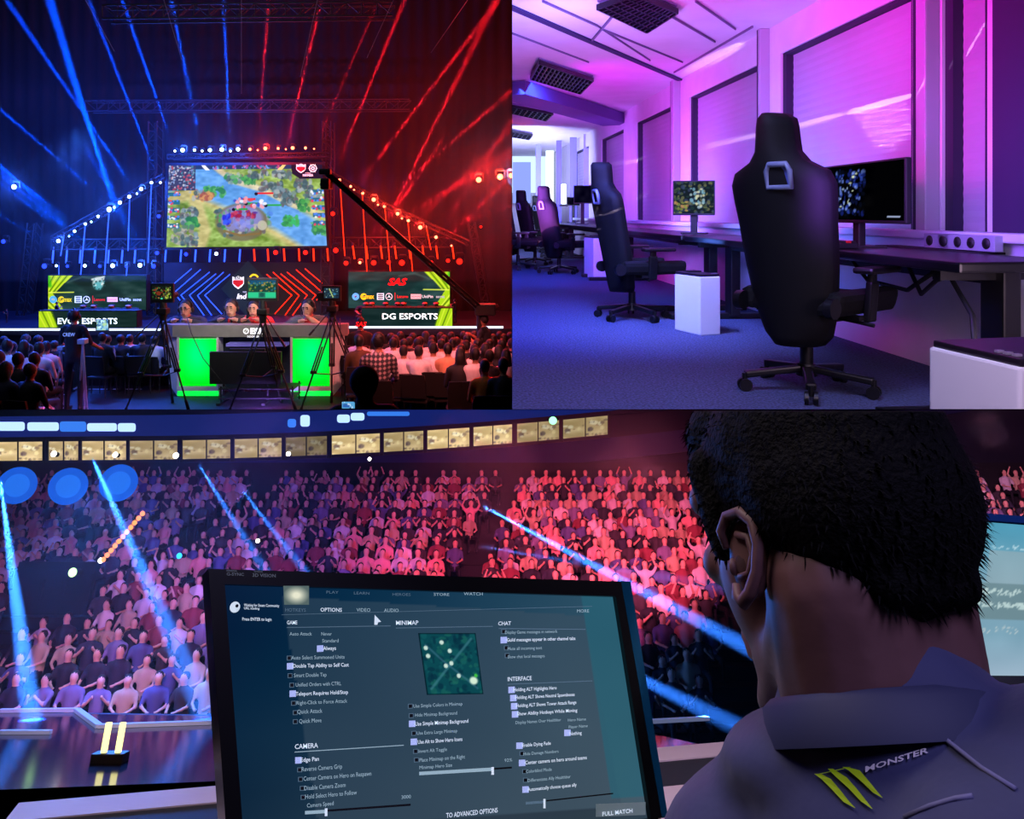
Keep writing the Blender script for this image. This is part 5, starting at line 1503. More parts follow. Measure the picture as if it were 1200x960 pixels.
gchair('gaming_chair', 'black gaming chair seen side on before the small bright monitor', (c2.x, 6.95, FZ), -1.45, sc=1.02)
for (x, d, rz, l) in ((655, 12.3, -1.2, 'dark gaming chair in shadow, third from the camera'), (627, 14.5, -1.3, 'dark gaming chair in shadow, fourth from the camera, its narrow headrest up'), (607, 13.2, -1.9, 'dark gaming chair at the room edge by the bright glass'), (650, 17, -1.5, 'small dark gaming chair deep beside the upright lamp'), (640, 19, -1.2, 'tiny dark gaming chair at the very end of the row')):
    c = PBd(x, 250, d); gchair('gaming_chair', l, (c.x, d, FZ), rz, sc=1.)

# ---- light: magenta and violet lamps, unseen fills added for carpet, walls and room end

def streak(pa, pb, e, col=(1, .75, 1), lamp=(.8, 5.5, -.3), thin=.035, a=WX + .06):
    """a long thin patch of light thrown on the window wall by a narrow lens"""
    A_, B_ = PBa(*pa, a), PBa(*pb, a); L_ = Vector(lamp); c = (A_ + B_) / 2
    f = (c - L_).normalized(); ang = (A_ - L_).angle(B_ - L_)
    s = (B_ - A_); s = (s - f * s.dot(f)).normalized()
    z = -f; y = z.cross(s).normalized(); x = y.cross(z)
    l = bpy.data.lights.new('streak_lamp', 'SPOT'); o = bpy.data.objects.new('streak_lamp', l); COL.objects.link(o)
    l.color = col; l.energy = e * (c - L_).length_squared; l.spot_size = ang; l.spot_blend = .25; l.shadow_soft_size = .004
    M = Matrix((x, y, z)).transposed().to_4x4(); M.translation = L_
    o.matrix_world = M @ Matrix.Diagonal((1, thin, 1, 1)); ROOTS.append((o, 'B'))
for k, (a, b_, e, th) in enumerate((((1071, 112), (985, 136), 60, .05), ((990, 134), (922, 152), 40, .05), ((920, 152), (800, 178), 30, .03), ((798, 176), (705, 196), 25, .03),
                    ((1172, 170), (1102, 205), 45, .06), ((1100, 207), (1070, 222), 40, .09), ((1158, 12), (1102, 110), 40, .04), ((1090, 128), (1072, 165), 40, .07), ((780, 222), (745, 232), 25, .1), ((775, 150), (760, 180), 20, .1),
                    ((884, 40), (810, 75), 30, .12))):
    streak(a, b_, e * 1.5, thin=th)
for k in range(11):
    v = k / 10; y = 122 + 58 * v; x0 = 988 + 40 * v ** 1.15; x1 = 1071 - (0 if v < .45 else 30 * (v - .45) / .55)
    streak((x0, y + 5 * (1 - v)), (x1, y - 2 * (1 - v)), 90, (1, .6, 1), (1.0, 5.3, 1.2), .016 * (1 + v))
area((.62, 4.2, .85), (2.9, 5.3, 1.45), (1, .0, .72), 44, .7, .6, 'magenta_lamp', spread=1.8)
area((1.5, 8.0, -.1), (1.5, 8.5, 1.76), (1, .18, .85), 19, 1.0, .6, 'magenta_lamp')
area((.8, 5.0, .5), (2.0, 6.6, 1.76), (1, .2, .9), 15, .5, .6, 'magenta_lamp', spread=2.2)
area((1.0, 8.8, .5), (3.0, 10.2, .8), (.9, .0, .95), 42, .5, 1.0, 'violet_lamp', spread=2.2)
area((1.25, 12.0, .3), (3.0, 13.8, .5), (.5, .10, 1), 60, .5, 1.0, 'violet_lamp', spread=1.8)
area((1.35, 12.0, -.2), (1.35, 12.8, 1.76), (.8, .16, 1), 34, .8, 1.2, 'violet_lamp')
area((1.75, 17.0, .2), (2.2, 19.5, 1.5), (.4, .4, 1), 100, .8, 1.6, 'blue_fill')
area((1.55, 15.0, .9), (1.9, 21.5, .4), (.45, .5, 1), 200, .8, 1.2, 'blue_fill', spread=2.2)
area((2.0, 19.0, .2), (2.0, 19.6, 1.76), (.5, .55, 1), 60, .8, 3.5, 'blue_fill')
area((.95, 5.6, 1.55), (.72, 7.6, FZ), (.01, .07, 1), 140, .5, .8, 'blue_fill', spread=2.0)
area((1.2, 10.0, 1.5), (1.0, 12.9, FZ), (.03, .12, 1), 130, .5, 1.4, 'blue_fill', spread=2.0)
area((.75, 2.9, 1.6), (1.0, 4.2, FZ), (.40, .42, 1), 48, .9, .8, 'cool_fill', spread=2.2)
area((.9, 1.0, .5), (1.9, 2.6, -.5), (.85, .65, 1), 26, .8, .5, 'cool_fill')
area((1.1, 5.2, 1.4), (1.8, 6.5, -.7), (.35, .4, 1), 36, .7, .7, 'cool_fill', spread=1.3)
area((2.0, 6.6, -.05), (3.05, 6.7, .2), (.1, .22, 1), 30, .5, .5, 'blue_fill', spread=2.4)
area((1.6, 5.2, .0), (3.05, 6.3, .25), (.15, .18, 1), 12, .5, .4, 'blue_fill', spread=1.8)
area((1.9, 9.0, .0), (3.05, 9.4, .25), (.15, .22, 1), 30, .5, .4, 'blue_fill', spread=2.0)
area((1.9, 3.4, .1), (3.05, 4.5, .2), (.35, .10, 1), 12, .5, .4, 'blue_fill', spread=2.0)
area((2.0, 3.6, .5), (3.05, 3.2, .1), (.25, .08, 1), 9, .6, .6, 'blue_fill', spread=2.4)
area((2.3, 2.7, -.40), (2.9, 4.2, -.6), (.9, .6, .85), 6, .5, .5, 'under_desk_fill')
area((.95, 6.2, .9), (.95, 8.4, 1.76), (.30, .24, 1), 60, .6, .6, 'violet_lamp')
# =================================================================== PLACE C: player at his desk in a full arena
CUR[0] = 'C'
FC = F / math.cos(PHI)
# ---- monitor in front of the player
m_bezel = mat('bezel_black', (.02, .02, .03), .3, spec=.5)
mon = thing('monitor', 'large black framed monitor showing a game options menu in front of the player', 'monitor')
QT = [PC(243, 668, .95), PC(734, 683, 1.19), PC(777, 957, 1.165), PC(266, 1012, .925)]   # TL TR BR BL
ctr = sum(QT, Vector()) / 4; ex = ((QT[1] + QT[2]) - (QT[0] + QT[3])).normalized(); nz_ = ex.cross((QT[0] + QT[1]) - (QT[3] + QT[2])).normalized(); ez = nz_.cross(ex).normalized()
if ez.z < 0: ez = -ez
nrm = ex.cross(ez).normalized()      # points away from the viewer
if nrm.y < 0: nrm = -nrm
W_ = ((QT[1] - QT[0]).length + (QT[2] - QT[3]).length) / 2; H_ = ((QT[0] - QT[3]).length + (QT[1] - QT[2]).length) / 2
def MP(x, y, off=0.):
    """point of the screen plane seen at a pixel"""
    r = (INVC @ ray(x, y)); n = nrm; t = ctr.dot(n) / r.dot(n)
    return r * t - n * off
TLm, TRm = MP(243, 668), MP(734, 683); BLm, BRm = MP(266, 1012), MP(777, 957)
mb = MB(m_bezel); mb.slab(TLm + nrm * .004, TRm + nrm * .004, BRm + nrm * .004, BLm + nrm * .004, nrm * .035); mb.build('case', mon)
def strip_(a, b, c, d, t=.006): return MB(m_bezel).slab(a, b, c, d, nrm * t)
iTL, iTR, iBR, iBL = MP(262, 686), MP(718, 700), MP(759, 962), MP(285, 998)
fr_ = MB(m_bezel)
for a, b, c, d in ((TLm, TRm, iTR, iTL), (TRm, BRm, iBR, iTR), (BRm, BLm, iBL, iBR), (BLm, TLm, iTL, iBL)):
    o_ = -nrm * .008; fr_.slab(a + o_, b + o_, c + o_, d + o_, nrm * .014)
fr_.build('bezel', mon)
eb = MB(mat('edge_reflection', (.08, .40, .55), .15, .6)); eb.slab(MP(724, 682, .0085), MP(735, 683, .0085), MP(778, 957, .0085), MP(771, 957, .0085), nrm * .03); eb.build('side_reflection', mon)  # cyan light caught on the bezel side, painted as a coloured strip
q = Pic(190, 120, (.05, .12, .20))
u, v = q.xx, q.yy
base = np.stack([.03 + .26 * np.clip(u * .9 + v * .5 - .25, 0, 1), .12 + .26 * np.clip(u * .85 + v * .25, 0, 1), .25 + .22 * np.clip(u * .8 + .1 * v, 0, 1)], -1); q.a = base
pan = [(.155, .10), (.86, .06), (.895, .93), (.10 + .12, 1.1)]
q.poly([(.125, .045), (.90, .10), (.925, .93), (.165, 1.01)], (.26, .33, .40), .5)
q.put(((u > .90) & (v < .9)).astype(float), (.16, .42, .50), .6)
q.put((v > .93).astype(float), (.13, .17, .22), .5); q.noise(5, .012)
q.mesh('screen', iTL, iTR, iBL, iBR, picmat('main_screen', .85), mon)
m_t1 = mat('menu_text', (.9, .95, 1), .5, emit=.85, ecol=(.78, .85, .9)); m_t2 = mat('menu_text_dim', (.5, .6, .65), .5, emit=.95, ecol=(.55, .65, .7)); m_t3 = mat('menu_text_faint', (.3, .4, .5), .5, emit=.5, ecol=(.4, .52, .6)); m_bx = mat('check_lit', (.75, .82, 1), .5, emit=.8, ecol=(.62, .68, .9)); m_bd = mat('check_dark', (.03, .05, .08), .5)
nosample(m_t1, m_t2, m_t3, m_bx)
LT = MB(m_t1, m_t2, m_t3, m_bx, m_bd)
def menu(txt, x, y, x2, hpx, m, slope=None, bold=.01, off=.0095):
    """a line of text from pixel (x, y) to x2"""
    s = (-.006 - (y - 740) * .00042 + (.012 if y < 730 else 0)) if slope is None else slope
    s = s - (x - 340) * .00006
    a, b_ = MP(x, y, off), MP(x2, y + s * (x2 - x), off); up = MP(x, y - 10, off) - a
    LT.m(m).text(txt, a, (b_ - a).normalized(), up.normalized(), hpx * up.length / 10 / .72, bold, width=(b_ - a).length)
def boxm(x, y, s, m, w_=None, off=.0088):
    w_ = w_ or s
    LT.m(m).add([MP(x, y, off), MP(x + w_, y - .04 * w_, off), MP(x + w_, y - s - .04 * w_, off), MP(x, y - s, off)], [[0, 1, 2, 3]])
def linem(x, y, x2, y2, th, m, off=.0086):
    LT.m(m).add([MP(x, y, off), MP(x2, y2, off), MP(x2, y2 - th, off), MP(x, y - th, off)], [[0, 1, 2, 3]])
for tx, x, y, x2, h, m in (('OPTIONS', 373, 718, 398, 5.5, m_t1), ('HOTKEYS', 332, 718, 356, 5, m_t3), ('VIDEO', 415, 718, 431, 5, m_t2), ('AUDIO', 447, 718.5, 464, 5, m_t2),
    ('GAME', 334, 733, 346, 5.5, m_t1), ('MINIMAP', 461, 733.5, 487, 6, m_t1), ('CHAT', 580, 734, 595, 5.5, m_t1), ('CAMERA', 343, 878, 370, 7, m_t1), ('INTERFACE', 591, 799, 619, 6, m_t1), ('MORE', 672, 719, 686, 4.5, m_t2),
    ('Auto Attack', 337, 746, 363, 5, m_t2), ('Never', 374, 746, 386, 5, m_t2), ('Standard', 375, 754, 394, 5, m_t2), ('Always', 376, 763, 391, 5.5, m_t1),
    ('Auto Select Summoned Units', 339, 774, 401, 5.5, m_t2), ('Double Tap Ability to Self Cast', 341, 783.5, 406, 5.5, m_t1), ('Smart Double Tap', 342, 794.5, 380, 5.5, m_t2), ('Unified Orders with CTRL', 344, 805.5, 397, 5.5, m_t2),
    ('Teleport Requires Hold/Stop', 344, 816, 405, 5.5, m_t1), ('Right-Click to Force Attack', 345, 826.5, 404, 5.5, m_t2), ('Quick Attack', 346, 837, 375, 6, m_t2), ('Quick Move', 348, 848, 374, 6, m_t2),
    ('Edge Pan', 350, 893, 371, 6, m_t1), ('Reverse Camera Grip', 351, 904, 398, 6.5, m_t2), ('Center Camera on Hero on Respawn', 353, 915, 432, 6.5, m_t2), ('Disable Camera Zoom', 354, 926, 402, 6.5, m_t2), ('Hold Select Hero to Follow', 355, 936, 415, 6.5, m_t2), ('Camera Speed', 357, 946, 388, 6, m_t2), ('3000', 467, 936, 478, 5, m_t2),
    ('Use Simple Colors in Minimap', 481, 830, 538, 5, m_t2), ('Hide Minimap Background', 483, 840.5, 532, 5, m_t2), ('Use Simple Minimap Background', 483, 851, 545, 5.5, m_t1), ('Use Extra Large Minimap', 485, 861.5, 532, 5, m_t2), ('Use Alt to Show Hero Icons', 486, 872, 538, 5.5, m_t1), ('Invert Alt Toggle', 487, 882.5, 520, 5, m_t2), ('Place Minimap on the Right', 488, 893, 541, 5.5, m_t2), ('Minimap Hero Size', 488, 901.5, 526, 5, m_t2), ('92%', 587, 893, 596, 4.5, m_t2),
    ('Display Game messages in network', 588, 744, 649, 4.5, m_t2), ('Guild messages appear in other channel tabs', 590, 753, 670, 5, m_t1), ('Mute all incoming text', 591, 763, 631, 4.5, m_t2), ('Show chat local messages', 591, 772.5, 634, 4.5, m_t2),
    ('Holding ALT Highlights Hero', 598, 811, 648, 5, m_t1), ('Holding ALT Shows Neutral Spawnboxes', 600, 820, 669, 5, m_t1), ('Holding ALT Shows Tower Attack Range', 601, 829.5, 671, 5, m_t1), ('Show Ability Hotkeys While Moving', 602, 839, 672, 5, m_t1), ('Display Names Over Healthbar', 600, 849, 653, 4.5, m_t2), ('Hero Name', 661, 846, 682, 4.2, m_t2), ('Player Name', 662, 854, 684, 4.2, m_t2), ('Nothing', 663, 862, 677, 5, m_t1),
    ('Enable Dying Fade', 608, 875.5, 641, 5, m_t1), ('Hide Damage Numbers', 609, 885.5, 650, 4.5, m_t2), ('Center camera on hero around teams', 611, 896, 683, 5.5, m_t1), ('Colorblind Mode', 612, 906, 642, 4.8, m_t2), ('Differentiate Ally Healthbar', 614, 916.5, 664, 4.8, m_t2), ('Automatically choose queue ally', 614, 927, 671, 5, m_t1),
    ('TO ADVANCED OPTIONS', 519, 958, 579, 7, m_t1), ('FULL MATCH', 701, 956, 736, 6, m_t1), ('Waiting for Steam Community', 284, 712, 325, 4, m_t1), ('URL loading', 284, 715.5, 302, 3.4, m_t1), ('Press ENTER to login', 282, 728.5, 316, 4.5, m_t1),
    ('HEROES', 457, 699.5, 478, 4, m_t3), ('STORE', 505, 699.5, 523, 4, m_t2), ('WATCH', 540, 699, 562, 4.5, m_t2), ('LEARN', 412, 698, 430, 4, m_t3), ('PLAY', 380, 697, 394, 4, m_t3)):
    menu(tx, x, y, x2, h * .82, m, bold=.012 if m is m_t1 else 0.)
for x, y, on in ((334, 775, 0), (334, 785.5, 1), (335, 795.5, 0), (337, 806.5, 0), (337, 817.5, 1), (339, 827.5, 0), (341, 838.5, 0), (341, 849, 0), (343.5, 895, 1), (346, 905, 0), (347, 916, 0), (349, 926.5, 0), (350, 937, 0), (475, 831, 0), (476, 842, 0), (476, 852.5, 1), (479, 862.5, 0), (478, 873.5, 1), (481, 883.5, 0), (482, 893.5, 0),
                 (584, 744, 0), (583, 755, 1), (587, 763, 0), (588, 772, 0), (592, 813, 1), (594, 822.5, 1), (595, 832, 1), (596, 841.5, 1), (601, 878, 1), (605, 886, 0), (604, 898, 1), (608, 907, 0), (609, 917, 0), (608, 929, 1), (657, 863, 1), (369, 765, 1)):
    if on: boxm(x, y, 7.5, m_bx)
    else: boxm(x, y, 5.5, m_t3, off=.0086); boxm(x + .8, y - .8, 4, m_bd)
linem(334, 737, 455, 735, .8, m_t3); linem(461, 737.5, 574, 735.5, .8, m_t3); linem(581, 738, 682, 739, .8, m_t3); linem(343, 882, 470, 874, .9, m_t2); linem(591, 803, 690, 799, .8, m_t3); linem(328, 722, 690, 712, .5, m_t3)
linem(355, 954, 380, 952.5, 4, m_t2); linem(380, 951, 478, 944, 2.5, m_bd); boxm(378, 956, 9, m_t1, 3)
linem(488, 908.5, 573, 903.5, 4, m_t2); linem(575, 902, 596, 900.5, 2, m_bd); boxm(572, 908, 9, m_t1, 3)
linem(612, 942.5, 633, 941, 3, m_t3); linem(636, 939, 714, 930.5, 1.6, m_bd); boxm(632.5, 947, 11, m_t1, 2.5)
LT.m(m_t1); LT.add([MP(436, 722, .01), MP(443.5, 730, .01), MP(440, 730.5, .01), MP(439, 733.5, .01), MP(435.5, 733.5, .01)], [[4, 3, 2, 1, 0]])
c = MP(273.5, 713, .0095); LT.add([c + (ex * math.cos(a) + ez * math.sin(a)) * .0055 for a in [k * PI / 8 for k in range(16)]], [list(range(16))])
LT.m(mat('mainbg_ink', (.05, .12, .2), .5)); LT.add([c - nrm * .001 + (ex * math.cos(a) + ez * math.sin(a)) * .0018 + ex * .0018 + ez * .0012 for a in [k * PI / 4 for k in range(8)]], [list(range(8))])
boxm(694, 957, 15, mat('button_grey', (.35, .42, .45), .5, emit=.45, ecol=(.45, .52, .55)), 58, off=.0082)
LT.build('menu_lettering', mon)
q = Pic(30, 30, (.35, .42, .42)); q.put(np.clip(1.3 - np.hypot(q.xx - .5, q.yy - .5) * 2.6, 0, 1), (.95, .95, .85)); q.mesh('menu_icon', MP(330, 688, .0084), MP(360, 688, .0084), MP(331, 710, .0084), MP(360, 710, .0084), picmat('icon_lit', .9), mon)
q = Pic(70, 76, (.05, .30, .34)); q.specks(150, 0, 0, 1, 1, .02, .07, [(.04, .22, .28), (.08, .38, .40), (.05, .28, .33), (.12, .42, .38), (.03, .18, .26)], .6); q.line([(.1, .9), (.5, .5), (.9, .1)], .03, (.25, .5, .55), .7); q.line([(.1, .2), (.35, .45), (.9, .9)], .025, (.3, .5, .6), .5); q.line([(0, .02), (0, 1)], .04, (.02, .1, .15)); q.line([(0, 1), (1, 1)], .03, (.02, .1, .15)); q.line([(0, 0), (1, 0)], .03, (.02, .1, .15)); q.line([(1, 0), (1, 1)], .03, (.02, .1, .15))
for x, y in ((.1, .25), (.12, .38), (.38, .16), (.5, .3), (.5, .5), (.4, .54), (.6, .7)): q.ell(x, y, .035, .035, (.85, .95, .9), 1, 3)
q.ell(.85, .78, .07, .06, (.9, 1, .9), 1, 2); q.ell(.9, .7, .03, .03, (.3, .85, .3), .9, 2)
q.mesh('minimap', MP(487, 743, .0086), MP(554, 743, .0086), MP(497, 815, .0086), MP(563, 814, .0086), picmat('main_screen'), mon)
BZ = MB(mat('bezel_print', (.55, .6, .65), .5, emit=.12)); 
for tx, x, y, x2, h in (('NVIDIA', 264, 671.5, 276, 2.2), ('G-SYNC', 264, 676, 284, 3.5), ('NVIDIA', 296, 672.5, 306, 2.2), ('3D VISION', 294, 677.5, 321, 4)):
    a, b_ = MP(x, y, .0092), MP(x2, y + (x2 - x) * .03, .0092); up = MP(x, y - 10, .0092) - a
    BZ.text(tx, a, (b_ - a).normalized(), up.normalized(), h * up.length / 10 / .72, .01, width=(b_ - a).length)
BZ.build('bezel_lettering', mon)
sb = MB(m_bezel); cb = (BLm + BRm) / 2; sb.box(cb + Vector((0, .09, -.02)), (.08, .06, .3), bev=.01); sb.build('stand', mon)

# second monitor behind the player's head
m2 = thing('monitor', 'pale glowing monitor partly hidden behind the head of the player', 'monitor')
A_, B_, C_, D_ = PC(1112, 600, 1.02), PC(1300, 614, 1.0), PC(1300, 806, .95), PC(1080, 806, .97)
n2 = (B_ - A_).cross(D_ - A_).normalized(); n2 = n2 if n2.y > 0 else -n2
MB(m_bezel).slab(A_, B_, C_, D_, n2 * .03).build('case', m2)
MB(mat('edge_blue', (.08, .25, .55), .3)).slab(PC(1112, 600, 1.018), PC(1300, 614, .998), PC(1300, 622, .998), PC(1112, 608, 1.018), -n2 * .004).build('top_trim', m2)
q = Pic(110, 90, (.50, .66, .74)); q.put(np.clip(.42 - q.yy, 0, 1) * 2.2, (.30, .62, .74)); q.put(np.clip((q.yy - .75) * 4, 0, 1), (.62, .72, .80)); q.rect(.28, .2, .50, .42, (.58, .68, .72), .7); q.rect(.2, .42, .56, .66, (.42, .52, .54), .7); q.rect(.0, .38, .2, .66, (.45, .55, .58), .6); q.noise(10, .02)
q.specks(60, .24, .46, .52, .50, .004, .008, [(.75, .85, .85)]); q.specks(60, .24, .55, .52, .58, .004, .008, [(.75, .85, .85)]); q.specks(30, .25, .7, .5, .74, .003, .006, [(.7, .78, .8)]); q.specks(40, .3, .16, .7, .19, .003, .006, [(.7, .85, .9)])
q.mesh('screen', A_ - n2 * .002 + (D_ - A_) * .05, B_ - n2 * .002 + (C_ - B_) * .06, D_ - n2 * .002 - (D_ - A_) * .06, C_ - n2 * .002 - (C_ - B_) * .06, picmat('second_screen', .95), m2)

# ---- desk: pale rim with a dark inlay
dz = -.36
def on_c(x, y, z):
    r = INVC @ ray(x, y); return r * (z / r.z)
dk = thing('player_desk', 'pale rimmed player desk with dark inlay under the monitors', 'desk')
b0_, b1_ = on_c(22, 941, dz), on_c(940, 861.5, dz); dv = (b1_ - b0_).normalized(); pn = Vector((dv.y, -dv.x, 0))
if pn.y > 0: pn = -pn
b1_ = b0_ + dv * 2.6
m_rimd = mat('desk_rim_pale', (.80, .72, .74), .5, var=.04); m_in = mat('desk_inlay_dark', (.17, .17, .20), .6)
MB(m_rimd).slab(b0_, b1_, b1_ + pn * .10, b0_ + pn * .10, (0, 0, -.03)).build('back_rim', dk)
MB(m_in).slab(b0_ + pn * .1 + Vector((0, 0, -.002)), b1_ + pn * .1 + Vector((0, 0, -.002)), b1_ + pn * .26 + Vector((0, 0, -.002)), b0_ + pn * .26 + Vector((0, 0, -.002)), (0, 0, -.028)).build('inlay', dk)
MB(m_rimd).slab(b0_ + pn * .26, b1_ + pn * .26, b1_ + pn * .8, b0_ + pn * .8, (0, 0, -.03)).build('front_top', dk)
for s in (.1, 2.4): MB(m_in).box(b0_ + dv * s + pn * .3 + Vector((0, 0, -.4)), (.06, .5, .74)).build('leg', dk)

# ---- player
fwd = Vector((-.34, .91, -.22)).normalized()
hc = PC(972, 630, .62)
up0 = Vector((.06, -.10, 1)); rt = fwd.cross(up0).normalized(); up_ = rt.cross(fwd).normalized()
HM = Matrix((rt, fwd, up_)).transposed().to_4x4(); HM.translation = hc
hs = .97
HM = HM @ Matrix.Scale(hs, 4)
def hw(p): return tuple(HM @ Vector(p))
m_ps = mat('player_skin', (.44, .30, .29), .55, var=.05, scale=25, bump=.1)
m_jer = mat('jersey_navy', (.19, .21, .36), .75, var=.08, scale=18, bump=.25, sheen=.2)
m_col = mat('collar_dark', (.16, .18, .30), .7)
nb = PC(1048, 862, .60)          # base of the neck at the back
nb_l = HM.inverted() @ nb
HP = [('e', (0, .0, .03), (.074, .094, .088), 0), ('e', (0, .055, -.01), (.060, .045, .085), 0), ('e', (0, .04, -.07), (.052, .055, .05), 0), ('e', (0, .078, -.095), (.026, .022, .02), 0),
      ('c', (-.05, .0, -.055), (-.022, .078, -.098), .02, .016, 0), ('c', (.05, .0, -.055), (.022, .078, -.098), .02, .016, 0), ('c', (0, .094, .03), (0, .112, -.012), .009, .013, 0), ('e', (-.034, .086, .0), (.024, .018, .02), 0), ('e', (.034, .086, .0), (.024, .018, .02), 0),
      ('c', (-.05, .075, .048), (.05, .075, .048), .017, .017, 0), ('c', (-.02, .098, -.052), (.02, .098, -.052), .009, .009, 1), ('c', (-.02, .096, -.064), (.02, .096, -.064), .008, .008, 1),
      ('c', (-.028, -.025, -.04), tuple(nb_l * .9 + Vector((-.02, .0, 0))), .05, .054, 0), ('c', (.025, -.025, -.04), tuple(nb_l * .9 + Vector((.02, 0, 0))), .05, .054, 0), ('c', (-.01, .01, -.06), tuple(nb_l + Vector((-.0, .03, -.02))), .04, .045, 0)]
pl = body('person', HP, .0042, [m_ps, M_lip], smooth=2, M=HM)
bmp = bmesh.new(); bmp.from_mesh(pl.data); bmesh.ops.bisect_plane(bmp, geom=bmp.verts[:] + bmp.edges[:] + bmp.faces[:], plane_co=HM @ Vector((0, -.02, .062)), plane_no=(HM.to_3x3() @ Vector((0, -.25, 1))).normalized(), clear_outer=True); bmp.to_mesh(pl.data); bmp.free()   # the crown is covered by the hair
tag(pl, 'player in navy jersey seen from behind, looking down at the options menu monitor', 'person')
# ear
def ear(side):
    e_ = MB(m_ps)
    rim = [(0, .016, .012), (0, .020, .026), (0, .010, .037), (0, -.006, .038), (0, -.019, .028), (0, -.022, .010), (0, -.016, -.010), (0, -.006, -.024), (0, .004, -.031), (0, .010, -.026), (0, .010, -.016)]
    e_.tube([Vector((p[0] + side * (.006 + .012 * (-p[1] + .02) / .04), p[1], p[2])) for p in rim], .0048, n=8, rs=[.003, .0045, .0052, .0052, .0052, .005, .005, .0055, .006, .005, .003])
    e_.ell((side * .002, -.002, .004), (.006, .019, .032), nu=14, nv=10)
    e_.tube([Vector((side * .0075, .004, .022)), Vector((side * .010, -.008, .018)), Vector((side * .011, -.012, .004)), Vector((side * .010, -.005, -.010)), Vector((side * .008, .006, -.012))], .0034, n=7)
    e_.ell((side * .006, .012, -.003), (.005, .004, .007))
    e_.m(mat('ear_shade', (.30, .18, .19), .7)).ell((side * .0062, .003, -.002), (.002, .007, .010))
    Me = HM @ Matrix.Translation((side * .074, .006, -.018)) @ Matrix.Rotation(side * -.40, 4, 'Z') @ Matrix.Rotation(.10, 4, 'X') @ Matrix.Scale(.86, 4)
    return e_.build('ear', pl, M=Me)
ear(-1); ear(1)
# hair
H2 = [('e', (0, -.012, .052), (.088, .108, .090), 0), ('e', (0, -.045, .02), (.083, .075, .085), 0), ('e', (0, -.050, -.015), (.060, .048, .055), 0), ('e', (0, .045, .095), (.070, .062, .048), 0), ('e', (0, .07, .085), (.06, .04, .035), 0),
      ('c', (-.074, .035, .06), (-.0735, .034, -.002), .016, .010, 0), ('c', (.074, .035, .06), (.0735, .034, -.002), .016, .010, 0), ('e', (-.068, -.03, .03), (.02, .03, .045), 0), ('e', (.068, -.03, .03), (.02, .03, .045), 0),
      ('c', (-.028, -.072, -.045), (.028, -.072, -.045), .018, .018, 0)]
m_hp = mat('player_hair', (.012, .010, .012), .8, bump=.5, scale=260, spec=.15)
hr = body('hair', H2, .0042, [m_hp], smooth=1, M=HM, parent=pl)
rr = random.Random(5)
for v_ in hr.data.vertices:
    n_ = noise.noise(v_.co * 60) * .5 + noise.noise(v_.co * 140) * .3
    v_.co += v_.normal * (.002 * n_)
# hair strands standing off the outline
stn = MB(m_hp); Hc_ = [v_.co.copy() for v_ in hr.data.vertices]; Hn = [v_.normal.copy() for v_ in hr.data.vertices]
for _ in range(2600):
    i = rr.randrange(len(Hc_)); p = Hc_[i]; n_ = Hn[i]
    if n_.dot(-fwd) < -.75: continue
    t_ = (n_ * .55 - up_ * .5 + Vector((rr.uniform(-.5, .5),) * 3) * .6 + rt * rr.uniform(-.4, .4)).normalized()
    L_ = rr.uniform(.004, .010)
    stn.add([p - rt * .0012, p + rt * .0012, p + t_ * L_ + Vector((.0004, 0, 0))], [[0, 1, 2]])
so = stn.build('hair_strands', hr)
# torso in jersey
sl_ = PC(905, 1040, .67); sr_ = PC(1330, 985, .52); ch = PC(1080, 1180, .66)
nbv = nb + Vector((0, 0, -.02))
ccx = HM @ (nb_l * .90); TP = [('c', tuple(ccx + (nb - hc).normalized() * .012), tuple(ccx + (nb - hc).normalized() * .07 + Vector((0, .02, -.03))), .076, .11, 0), ('e', tuple(nb + Vector((.0, .035, -.022))), (.108, .085, .042), 0), ('c', tuple(sl_ + (nb - sl_) * .04), tuple(nbv + Vector((-.05, .02, -.045))), .066, .048, 0), ('c', tuple(sr_), tuple(nbv + Vector((.05, .0, -.045))), .066, .05, 0),
      ('e', tuple(sl_), (.078, .078, .08), 0), ('e', tuple(sr_), (.078, .078, .08), 0), ('c', tuple(nbv + Vector((0, .03, -.07))), tuple(ch), .08, .16, 0), ('c', tuple(sl_ + Vector((.05, 0, -.05))), tuple(ch), .1, .15, 0), ('c', tuple(sr_ + Vector((-.05, 0, -.05))), tuple(ch), .1, .15, 0),
      ('c', tuple(sl_), tuple(sl_ + Vector((-.03, .16, -.24))), .062, .05, 0), ('c', tuple(sr_), tuple(sr_ + Vector((.05, .16, -.24))), .062, .05, 0)]
jr = body('jersey', TP, .007, [m_jer], smooth=5, parent=pl)
for v_ in jr.data.vertices:
    v_.co += v_.normal * .004 * (noise.noise(v_.co * 11) + .5 * noise.noise(Vector((v_.co.x * 30, v_.co.y * 8, v_.co.z * 8))))
jr.data.update()
# collar ring round the neck
cl = MB(m_col); npt = 48; cvec = (nb - hc).normalized()
cc = HM @ (nb_l * .90); cx_ = rt; cy_ = cx_.cross(cvec).normalized()
ptsA = []
for k in range(npt + 1):
    a = 2 * PI * k / npt; ptsA.append(cc + cx_ * (math.cos(a) * .080) + cy_ * (math.sin(a) * .074))
vs = []
for p in ptsA:
    o_ = (p - cc).normalized(); vs += [p - cvec * .012 - o_ * .006, p - cvec * .007 + o_ * .001, p + cvec * .016 + o_ * .004]
cl.add(vs, [[3 * k, 3 * k + 1, 3 * k + 4, 3 * k + 3] for k in range(npt) if ptsA[k].y < cc.y + .022] + [[3 * k + 1, 3 * k + 2, 3 * k + 5, 3 * k + 4] for k in range(npt) if ptsA[k].y < cc.y + .022], True)
cl.build('collar', pl)
